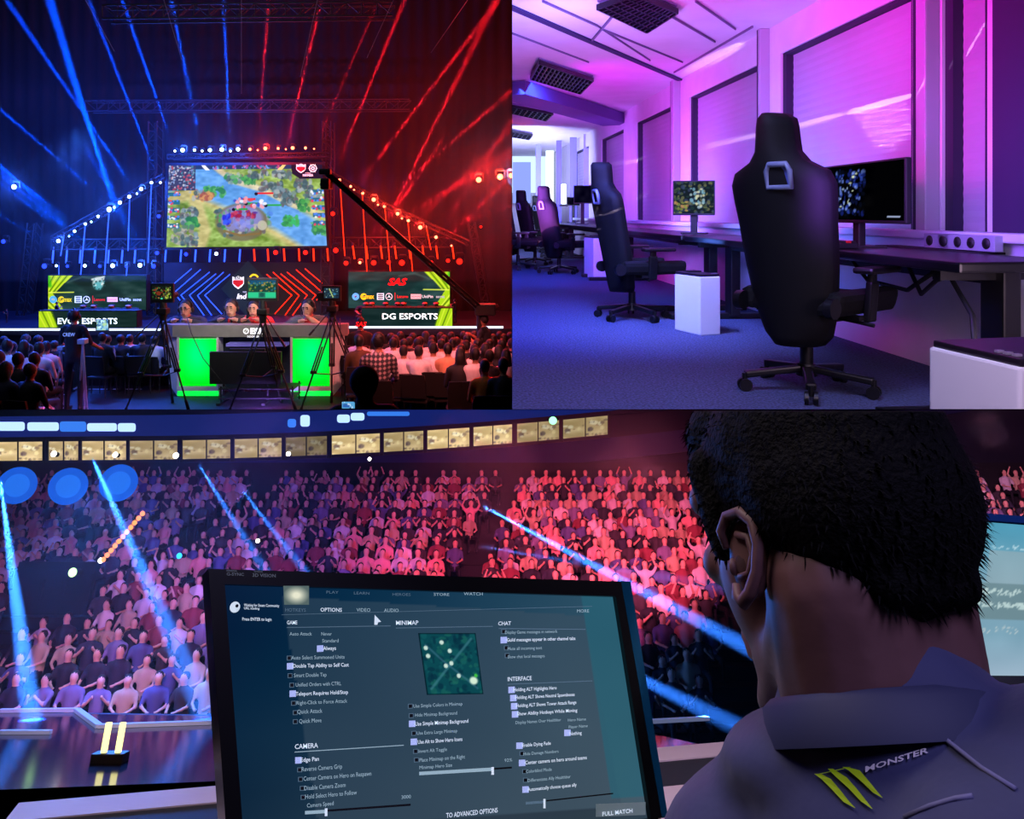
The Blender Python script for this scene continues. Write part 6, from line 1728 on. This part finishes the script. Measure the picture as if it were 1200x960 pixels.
# logo on the back, laid on the jersey surface
from mathutils.bvhtree import BVHTree
bvh = BVHTree.FromPolygons([v_.co for v_ in jr.data.vertices], [list(p_.vertices) for p_ in jr.data.polygons])
def onj(x, y, off=.0018):
    r = (INVC @ ray(x, y)).normalized(); h = bvh.ray_cast(Vector((0, 0, 0)), r)
    return (h[0] - r * off) if h[0] is not None else PC(x, y, .6)
lg_ = MB(mat('logo_green', (.62, .72, .10), .5, emit=.12, ecol=(.6, .75, .05)), mat('logo_pale', (.75, .72, .78), .5, emit=.1))
nosample(lg_.mats[0], lg_.mats[1])
def stroke(pts, ws, m=0):
    lg_.cur = m; vs = []
    for (x, y), wd in zip(pts, ws): vs += [onj(x - wd / 2, y), onj(x + wd / 2, y)]
    lg_.add(vs, [[2 * i, 2 * i + 1, 2 * i + 3, 2 * i + 2] for i in range(len(pts) - 1)])
stroke([(958, 907), (968, 913), (980, 926), (992, 940), (1002, 947)], [8, 11, 9, 7, 1]); stroke([(973, 901), (986, 911), (999, 924), (1012, 939), (1022, 948)], [6, 12, 9, 7, 1]); stroke([(990, 899), (1001, 903), (1014, 916), (1026, 929), (1034, 935)], [6, 13, 9, 6, 1]); stroke([(956, 908), (975, 904), (996, 899)], [3, 4, 3])
vs_, fs_, x0_, x1_ = glyphs('MONSTER', .02, 0)
lg_.cur = 1; lg_.add([onj(1014 + (p[0] - x0_) / (x1_ - x0_) * 74, 905 - 23 * ((p[0] - x0_) / (x1_ - x0_)) - p[1] * 9.5) for p in vs_], fs_)
lg_.build('jersey_print', jr)
sm_ = MB(mat('seam_pale', (.42, .42, .55), .7)); 
sm_.tube([onj(x, y, .0005) for x, y in ((1060, 958), (1090, 945), (1120, 936), (1140, 933))], .0014, n=5); sm_.tube([onj(x, y, .0005) for x, y in ((1080, 850), (1110, 868), (1150, 900), (1190, 925))], .0016, n=5); sm_.build('jersey_seam', jr)

# ---- arena: stage floor, stands, crowd, boxes
m_gl = mat('stage_gloss', (.03, .05, .16), .12, spec=.9)
sz = -2.4
struct(MB(m_gl).slab(on_c(-60, 928, sz), on_c(900, 890, sz), on_c(700, 846, sz), on_c(-80, 834, sz), (0, 0, -.12)).build('floor_stage'))
m_edge = mat('stage_edge', (.55, .55, .65), .4, emit=.35, ecol=(.55, .6, .8))
for pa, pb, w_ in (((0, 833), (90, 832), .10), ((90, 832), (116, 851), .10), ((116, 851), (262, 846), .10), ((0, 858), (60, 858), .07), ((640, 852), (830, 842), .10)):
    a, b_ = on_c(*pa, sz + .03), on_c(*pb, sz + .03); tag(MB(m_edge).bar(a, b_, w_, .05).build('stage_edging'), 'pale lit edging of the glossy stage, ' + {(0, 833): 'straight piece nearest the arena corner', (90, 832): 'short slanting piece', (116, 851): 'long piece ending behind the monitor', (0, 858): 'lower step piece', (640, 852): 'piece seen between monitor and player'}[pa], 'edging')
wlk = MB(mat('stage_front', (.10, .09, .22), .6)); wlk.slab(on_c(-80, 834, sz), on_c(700, 846, sz), on_c(700, 846, sz) + Vector((0, 0, -1.6)), on_c(-80, 834, sz) + Vector((0, 0, -1.6)), (0, .1, 0)); tag(wlk.build('stage_fascia'), 'dark front of the stage facing the first audience row', 'fascia')
sl2 = thing('floor_light', 'pair of bright yellow white lights standing on the glossy stage', 'light', on_c(128, 893, sz)); 
for s in (-.09, .09): MB(glow('warm_tube', (1., .95, .6), 2.)).cyl((s, 0, .1), (s, 0, .42), .04, n=10).build('tube', sl2)
MB(M_black).box((0, 0, .05), (.4, .2, .1)).build('base', sl2)
nosample(MATS['warm_tube'])
# stands: rows rising away
NR = 24; d_0 = 16.; z_0 = -3.25
m_step = mat('stand_step', (.05, .05, .08), .8)
stp = MB(m_step)
def rowz(k): return z_0 + .235 * k + .0030 * k * k
def rowd(k): return d_0 + .86 * k
for k in range(NR):
    stp.box((1, rowd(k) + .43, rowz(k) - .3), (52, .86, .6))
struct(stp.build('floor_stands'))
wb = MB(mat('arena_wall', (.06, .07, .16), .8)).box((0, rowd(NR) + 1.5, 5), (90, .3, 22)); struct(wb.build('wall_arena'))
crowd_mat = mat('crowd_shirt', (1, 1, 1), .85, objcol=True)
CM = [crowd_mat, aud_pants_c if False else mat('crowd_trousers', (.05, .05, .09), .85), mat('crowd_skin', (.80, .60, .52), .6), mat('crowd_hair', (.10, .07, .06), .8)]
def seated2(arm):
    P = [('c', (0, -.03, .6), (0, -.02, 1.0), .14, .15, 0), ('c', (-.14, -.02, 1.03), (.14, -.02, 1.03), .075, .075, 0), ('c', (0, -.02, 1.05), (0, .0, 1.16), .05, .05, 2), ('e', (0, .03, 1.25), (.08, .085, .112), 2), ('e', (0, -.012, 1.30), (.092, .094, .092), 3)]
    for s in (-1, 1):
        P += [('c', (s * .09, 0, .55), (s * .15, .42, .52), .085, .06, 1), ('c', (s * .15, .42, .52), (s * .15, .40, .08), .055, .05, 1)]
        if arm == 0: e_, h_ = (s * .24, .08, .8), (s * .07, .32, .72)
        elif arm == 1: e_, h_ = (s * .25, .16, .85), (s * .08, .28, 1.02)
        else: e_, h_ = (s * .30, .02, 1.2), (s * .2, .08, 1.45)
        P += [('c', (s * .19, -.02, 1.03), e_, .055, .045, 0), ('c', e_, h_, .042, .034, 2), ('e', h_, (.045, .045, .045), 2)]
    return P
cb_ = [body('arena_spectator', seated2(a), .035, CM) for a in (0, 1, 2)]
for b_ in cb_: ROOTS.pop(); COL.objects.unlink(b_)
cr_ = random.Random(11)
PALC = [(.75, .72, .75), (.85, .55, .55), (.45, .40, .55), (.15, .15, .22), (.20, .17, .20), (.5, .2, .25), (.7, .6, .5), (.12, .12, .16), (.3, .3, .5), (.85, .8, .8)]
KN = ['pale top', 'salmon top', 'mauve top', 'dark top', 'dark top', 'crimson top', 'beige top', 'black top', 'blue top', 'white top']
cand = []
fwC = FRAME['C'].to_3x3()
def pixC(p):
    q_ = fwC @ p; return 600 + F * q_.x / q_.y, HZ - F * q_.z / q_.y
mpoly = [(243, 668), (734, 683), (777, 957), (266, 1012)]
def inpoly(x, y, P):
    ins = False
    for i in range(len(P)):
        (x0, y0), (x1, y1) = P[i], P[(i + 1) % len(P)]
        if (y0 > y) != (y1 > y) and x < (x1 - x0) * (y - y0) / (y1 - y0) + x0: ins = not ins
    return ins
for k in range(NR):
    d = rowd(k) + .35; zz = rowz(k); hw_ = d * .95; n = int(2 * hw_ / .50)
    for i in range(n):
        x = -hw_ + i * .50 + cr_.uniform(-.05, .05) + (.25 if k % 2 else 0)
        if cr_.random() < .07 or 0 <= (x + 30.2 - .12 * k) % 9.2 < .95: continue
        px_, py_ = pixC(Vector((x, d, zz + 1.1)))
        if not (-15 < px_ < 1215 and 556 < py_ < 870): continue
        if inpoly(px_, py_, [(250, 680), (728, 692), (770, 950), (270, 1000)]): continue
        if px_ > 838 and 470 < py_ < 840 and px_ < 1140: continue
        if px_ > 1100 and py_ > 612: continue
        if 20 < px_ < 112 and 655 < py_ < 715: continue     # dark vomitory
        cand.append((k, x, d, zz, px_, py_))
near = cand[:300]
stuff_v = []; stuff = MB(CM[0], CM[1], CM[2], CM[3])
MT = {}
for idx, (k, x, d, zz, px_, py_) in enumerate(cand):
    c = cr_.randrange(len(PALC)); a = cr_.choice((0, 0, 0, 1, 1, 0, 0, 1, 0, 0, 0, 2) if k > 2 else (0, 0, 1))
    if k < 3: c = cr_.choice((3, 4, 7, 2, 6, 8, 3))
    if idx < 300:
        o = cb_[a].copy(); COL.objects.link(o); ROOTS.append((o, 'C')); o.location = (x, d, zz); o.rotation_euler = (0, 0, PI + cr_.uniform(-.35, .35)); s_ = cr_.uniform(.88, 1.02); o.scale = (s_,) * 3
        o.color = (*lin(PALC[c]), 1)
        rowname = 'the front rows behind the stage' if k < 5 else 'the middle rows of the stands'
        lab = 'spectator in a ' + KN[c] + ' seated in ' + rowname + ' of the arena'
        tag(o, lab.replace(' of the stands of the arena', ' of the arena stands'), 'person', 'arena spectators in ' + KN[c] + ', ' + rowname)
    else:
        me_ = cb_[a].data; Mx = Matrix.Translation((x, d, zz)) @ Matrix.Rotation(PI + cr_.uniform(-.3, .3), 4, 'Z')
        key = c
        MT.setdefault(key, []).append((me_, Mx))
print('CROWD', len(cand))
cm = []
for c, items in MT.items():
    cm_ = mat('crowd_shirt_%d' % c, PALC[c], .85); cm.append((cm_, items))
allv = []; allf = []; ami = []; mats_ = [CM[1], CM[2], CM[3]] + [x[0] for x in cm]
for ci, (cm_, items) in enumerate(cm):
    for me_, Mx in items:
        b = len(allv); allv += [tuple(Mx @ v_.co) for v_ in me_.vertices]
        for p_ in me_.polygons:
            allf.append([b + i for i in p_.vertices]); ami.append(3 + ci if p_.material_index == 0 else p_.material_index - 1)
me = bpy.data.meshes.new('crowd'); me.from_pydata(allv, [], allf)
for m_ in mats_: me.materials.append(m_)
me.polygons.foreach_set('material_index', ami); me.polygons.foreach_set('use_smooth', [True] * len(allf)); me.update()
co_ = bpy.data.objects.new('crowd', me); COL.objects.link(co_); ROOTS.append((co_, 'C')); tag(co_, 'mass of distant spectators filling the upper rows of the arena stands', 'crowd', kind='stuff')
# vomitory
vm = MB(mat('vomitory_dark', (.02, .02, .05), .8)); vd = rowd(8); vm.box(((PC(65, 680, vd)).x, vd + .6, PC(65, 686, vd).z), (PC(112, 680, vd).x - PC(22, 680, vd).x, 1.4, 1.15)); tag(vm.build('stand_entrance'), 'dark entrance opening low in the crowded stands at the arena side', 'entrance')

# upper level: fascia with ribbon display, lit boxes
UD = rowd(NR) + .6
def up_y(x): return 527 - .000085 * (max(0, x - 120)) ** 2 if x > 120 else 527 + (120 - x) * .01
m_fas = mat('fascia_navy', (.07, .09, .30), .7)
fx = list(range(-60, 900, 30)) + [1080, 1110, 1140, 1170, 1200, 1240]
def band(f0, f1, m, name, d, parent=None, xs=range(-60, 1260, 60), t=.15):
    mb = MB(m)
    for x in list(xs)[:-1]:
        a, b_, c, e_ = PC(x, up_y(x) + f1, d), PC(x + 60, up_y(x + 60) + f1, d), PC(x + 60, up_y(x + 60) + f0, d), PC(x, up_y(x) + f0, d)
        mb.slab(a, b_, c, e_, (0, t, 0))
    return mb.build(name, parent)
struct(band(16, 42, m_fas, 'wall_upper', UD)); struct(band(-16, -10.5, mat('fascia_dark', (.04, .05, .14), .7), 'trim_upper', UD))
rb = band(-40, -16, glow('ribbon_blue', (.08, .13, .42), .9), 'ribbon_display', UD - .1); tag(rb, 'curved blue ribbon display running above the lit hospitality boxes', 'display')
L = MB(glow('ribbon_white', (.65, .78, 1.), 1.6)); nosample(L.mats[0])
m_rc = glow('ribbon_cyan', (.22, .50, .95), 1.0); nosample(m_rc)
for x0, x1, ya, yb, c in ((-20, 29, 494.5, 505, 0), (32, 69, 495, 505, 0), (102, 137, 496, 505.5, 0), (138, 159, 496, 506, 0), (70, 101, 494, 506, 1), (337, 347, 491, 501, 1), (352, 363, 486.5, 500, 0), (395, 410, 486, 495.5, 0), (411, 427, 484, 493, 0), (430, 480, 482.5, 487.5, 1)):
    L.m(m_rc if c else L.mats[0]); r_ = min(3., (yb - ya) / 2.2); out_ = []
    for cx_2, cy_2, a0 in ((x1 - r_, ya + r_, -90), (x1 - r_, yb - r_, 0), (x0 + r_, yb - r_, 90), (x0 + r_, ya + r_, 180)):
        for k in range(5): a = math.radians(a0 + k * 22.5); out_.append(PC(cx_2 + r_ * math.cos(a), cy_2 + r_ * math.sin(a), UD - .25))
    L.add(out_, [list(range(len(out_)))[::-1]])
L.build('ribbon_lettering', rb)
bxs = [(-8, 50), (57, 92), (96, 148), (152, 208), (214, 270), (275, 330), (335, 383), (389, 445), (450, 496), (501, 550), (555, 600), (606, 655), (660, 712), (1165, 1196)]
wm = []
for i, (xa, xb) in enumerate(bxs):
    t = thing('hospitality_box', ['warmly lit hospitality box window, ' + s for s in ('cut by the picture border', 'narrow one second along', 'third along beneath the ribbon lettering', 'fourth along the curved upper level', 'fifth along the curved upper level', 'sixth along the curved upper level', 'seventh along, dimmer than its neighbours', 'eighth along the curved upper level', 'ninth along the curved upper level', 'tenth along the curved upper level', 'eleventh along the curved upper level', 'twelfth along, rising towards the player', 'last one beside the hair of the player', 'alone beyond the head of the player')][i], 'window', PC((xa + xb) / 2, up_y((xa + xb) / 2) + 14, UD), group=None)
    T = Matrix.Translation(-t.location); q = Pic(40, 22, (.80, .70, .50)); q.noise(5, .12); q.specks(26, .0, .2, 1, 1, .02, .07, [(.95, .88, .65), (.45, .35, .3), (.6, .5, .35), (.98, .95, .8), (.35, .28, .3)], .7)
    q.a *= cr_.uniform(.75, 1.05) * (.6 if i == 6 else 1)
    f = lambda x, o_: PC(x, up_y(x) + o_, UD - .05) - t.location
    q.mesh('lit_glass', f(xa, -10), f(xb, -10), f(xa, 12), f(xb, 12), picmat('box_lit', 1.15), t)
    mb = MB(mat('box_frame', (.08, .08, .14), .6))
    for x in (xa - 1.5, xb + 1.5): mb.bar(PC(x, up_y(x) - 12, UD - .1), PC(x, up_y(x) + 16, UD - .1), .1, .1)
    mb.bar(PC(xa, up_y(xa) + 14, UD - .1), PC(xb, up_y(xb) + 14, UD - .1), .12, .14); mb.bar(PC((xa + xb) / 2, up_y((xa + xb) / 2) - 10, UD - .08), PC((xa + xb) / 2, up_y((xa + xb) / 2) + 12, UD - .08), .05, .05)
    mb.build('frame', t, M=T)
nosample(MATS['box_lit'])
# house lights and round blue lamps
m_sp = glow('house_white', (1, .97, .9), 6); nosample(m_sp)
for i, (x, y, r, c) in enumerate(((63, 532, .13, 0), (135, 533, .12, 0), (206, 534, .13, 0), (223, 568, .12, 1), (180, 566, .10, 0), (185, 581, .16, 0), (284, 567, .09, 0), (373, 564, .11, 0), (648, 493, .18, 1), (302, 634, .08, 0), (433, 538, .08, 0), (338, 532, .1, 0), (210, 651.5, .11, 2), (118, 657, .1, 0), (85, 671, .17, 3))):
    m_ = m_sp if c == 0 else glow('house_green', (.55, 1, .7), 2.5) if c == 1 else glow('house_cyan', (.2, .75, 1), 2.2) if c == 2 else glow('house_lime', (.75, 1, .6), 2.5); nosample(m_)
    t = thing('house_light', '', 'light', PC(x, y, UD - 1.2 if y < 600 else 20))
    t['label'] = ['small white house light high in the arena', 'small green house light high in the arena', 'small cyan light among the crowd', 'lime green light glowing low in the crowd'][c]; t['group'] = ['white house lights', 'green house lights', 'cyan crowd light', 'lime crowd light'][c]
    k_ = 1.0 if y < 600 else .6
    MB(m_).ell((0, 0, 0), (r * k_, .05, r * k_)).build('lens', t); MB(M_black).cyl((0, .06, 0), (0, .3, 0), r * k_ * .8, n=10).build('housing', t)
m_bl = glow('round_blue', (.08, .36, .86), .95); m_bl2 = glow('round_blue_core', (.13, .44, .92), 1.0); nosample(m_bl, m_bl2)
for x, y, l in ((20, 569, 'round glowing blue lamp at the arena side, outermost of three'), (80, 570, 'round glowing blue lamp, middle of three'), (139, 566, 'round glowing blue lamp, innermost of three'),):
    t = thing('round_lamp', l, 'lamp', PC(x, y, 15.4), rot=(-PC(x, y, 1)).to_track_quat('-Y', 'Z').to_euler()); rr_ = 22.5 * 15.4 / FC * .95
    RL = Matrix.Rotation(-PI / 2, 4, 'X'); ls_ = MB(m_bl).lathe([(rr_ * .62, -.047), (rr_ * .7, -.045), (rr_ * .97, -.01), (rr_, .03)], n=32, M=RL); ls_.m(m_bl2).lathe([(0, -.055), (rr_ * .62, -.047)], n=32, M=RL); ls_.build('lens', t); MB(M_black).cyl((0, .06, 0), (0, .35, 0), rr_ * .9, n=24).build('housing', t)
# glowing orange string over the crowd
st_ = MB(glow('orange_bulb', (1, .55, .3), 2.)); nosample(st_.mats[0])
for k in range(11): st_.ell(PC(121 + 46 * k / 10, 656 - 54 * k / 10, 20), (.06, .06, .06), nu=8, nv=6)
st_.m(M_black).cyl(PC(119, 658, 20.05), PC(169, 600, 20.05), .015, n=5); tag(st_.build('light_string'), 'slanting string of small orange lights over the crowd', 'lights')

# ---- arena light
NLC = len(ROOTS)
spot(PC(560, 505, 12), PC(620, 650, 24), (1, .12, .28), 11500, 56, .7, name='crowd_lamp')
spot(PC(740, 505, 12), PC(740, 620, 28), (1, .16, .32), 11500, 40, .7, name='crowd_lamp')
spot(PC(60, 505, 10), PC(120, 700, 19), (.5, .14, .75), 4200, 60, .6, name='crowd_lamp')
spot(PC(200, 620, 7), PC(160, 780, 17), (1, .60, .50), 1900, 34, .6, name='crowd_lamp')
spot(PC(300, 505, 12), PC(330, 600, 30), (.34, .16, 1), 5500, 56, .6, name='crowd_lamp')
spot(PC(1180, 500, 14), PC(1180, 560, 30), (.9, .3, .6), 14000, 26, .6, name='crowd_lamp')
area(on_c(100, 840, sz) + Vector((0, 1, 3)), on_c(100, 900, sz), (.03, .20, 1), 900, 3, 1, 'stage_wash')
area(on_c(100, 840, sz) + Vector((-2, 2.2, 4)), on_c(150, 900, sz), (.2, .4, 1), 300, 1.5, .4, 'stage_wash')
for o_, p_ in ROOTS[NLC:]: o_.data.volume_factor = 0
BMS = [((0, 560), (38, 850), 5.5, .75), ((105, 530), (245, 845), 5.5, .42), ((230, 540), (330, 700), 5, .13), ((560, 590), (850, 745), 3.6, .8), ((560, 640), (860, 690), 3, .10), ((640, 740), (860, 850), 6, .22), ((280, 570), (350, 660), 5, .12)]
for a, b_, dg_, e_ in BMS:
    spot(PC(*a, 14.6), PC(*b_, 14.4), (.03, .20, 1), 1.6e6 * e_, dg_)
hb = MB(hazemat('arena_haze', .012)); hb.slab((-14, 14.0, -3.0), (9, 14.0, -3.0), (9, 14.0, 2.8), (-14, 14.0, 2.8), (0, 1.1, 0)); tag(hb.build('haze'), 'thin haze hanging in the arena before the crowd, lit by blue beams', 'haze', kind='stuff')
# monitor spill, plus unseen fills added to brighten player and desk
area(ctr - nrm * .03 + Vector((.1, -.05, 0)), hc, (.45, .7, .9), .05, .5, .3, 'monitor_spill')
area(hc + Vector((.3, -1.0, .8)), nb + Vector((0, 0, -.25)), (.52, .46, 1), 1.5, .5, .5, 'foreground_fill', spread=1.0)
area(hc + Vector((-1.2, .2, .1)), hc + Vector((-.05, .05, -.05)), (.85, .35, .55), .22, .6, .6, 'foreground_fill')
area(hc + Vector((-.9, .2, 1.6)), ctr + Vector((0, 0.2, -.3)), (.9, .75, .80), 8.0, .8, .8, 'foreground_fill', spread=1.6)
# ------------------------------------------------------------------ added black dividers, edge-on, blocking light between the three places
CUR[0] = 'N'
FRAME['N'] = Matrix.Identity(4)
K = 230 / F
blk = mat('divider_black', (.01, .01, .012), .9, spec=0.)
y0, y1 = 1.6, 75
struct(MB(blk).slab((-.0004, y0, -K * y0), (-.0004, y1, -K * y1), (-.0004, y1, 45), (-.0004, y0, 4), (.0008, 0, 0)).build('light_blocker_upright'))
struct(MB(blk).slab((-62, y0, -K * y0), (62, y0, -K * y0), (62, y1, -K * y1), (-62, y1, -K * y1), (0, 0, -.0006)).build('light_blocker_sloped'))

bpy.context.view_layer.update()
for o, p in ROOTS:
    try:
        o.name
    except ReferenceError:
        continue
    o.matrix_world = FRAME[p] @ o.matrix_world
bpy.context.view_layer.update()
CH = {}
for o in COL.objects:
    if o.parent: CH.setdefault(o.parent.name, []).append(o)
e = .0012
PL = {'A': [((-e, 0, 0), (1, 0, 0)), ((0, 0, e), (0, -K, -1))],
      'B': [((e, 0, 0), (-1, 0, 0)), ((0, 0, e), (0, -K, -1))],
      'C': [((0, 0, -e), (0, K, 1))], 'N': []}


def clip(o, planes):
    """cut a mesh where its place ends"""
    me = o.data
    bb = [o.matrix_world @ Vector(c) for c in o.bound_box]
    todo = []
    for co, no in planes:
        d = [(b - Vector(co)).dot(Vector(no)) for b in bb]
        if min(d) >= 0: return False
        if max(d) > 0: todo.append((co, no))
    if not todo: return True
    bm = bmesh.new(); bm.from_mesh(me); bm.transform(o.matrix_world)
    closed = len(me.polygons) < 60000
    for co, no in todo:
        r = bmesh.ops.bisect_plane(bm, geom=bm.verts[:] + bm.edges[:] + bm.faces[:], plane_co=Vector(co), plane_no=Vector(no), clear_outer=True)
        if closed:
            ed = [g for g in r['geom_cut'] if isinstance(g, bmesh.types.BMEdge) and g.is_valid and g.is_boundary]
            if ed:
                try: bmesh.ops.holes_fill(bm, edges=ed, sides=0)
                except Exception: pass
    if not bm.verts:
        bm.free(); return False
    bm.transform(o.matrix_world.inverted())
    nm = me.copy() if me.users > 1 else me
    bm.to_mesh(nm); bm.free(); nm.update()
    o.data = nm
    return True


def walk(o, p):
    ks = [walk(c, p) for c in CH.get(o.name, [])]
    alive = any(ks)
    if o.type == 'MESH':
        ok = clip(o, PL[p])
        if not ok and alive:
            o.data = bpy.data.meshes.new(o.data.name)
        alive = ok or alive
    elif o.type == 'LIGHT':
        alive = True
    if not alive:
        DEAD.append(o)
    return alive


DEAD = []
for o, p in ROOTS:
    try:
        o.name
    except ReferenceError:
        continue
    walk(o, p)
for o in DEAD:
    bpy.data.objects.remove(o)
bpy.context.view_layer.update()
S.cycles.use_denoising = True
S.cycles.volume_bounces = 0
S.cycles.max_bounces = 6
S.cycles.sample_clamp_indirect = 4
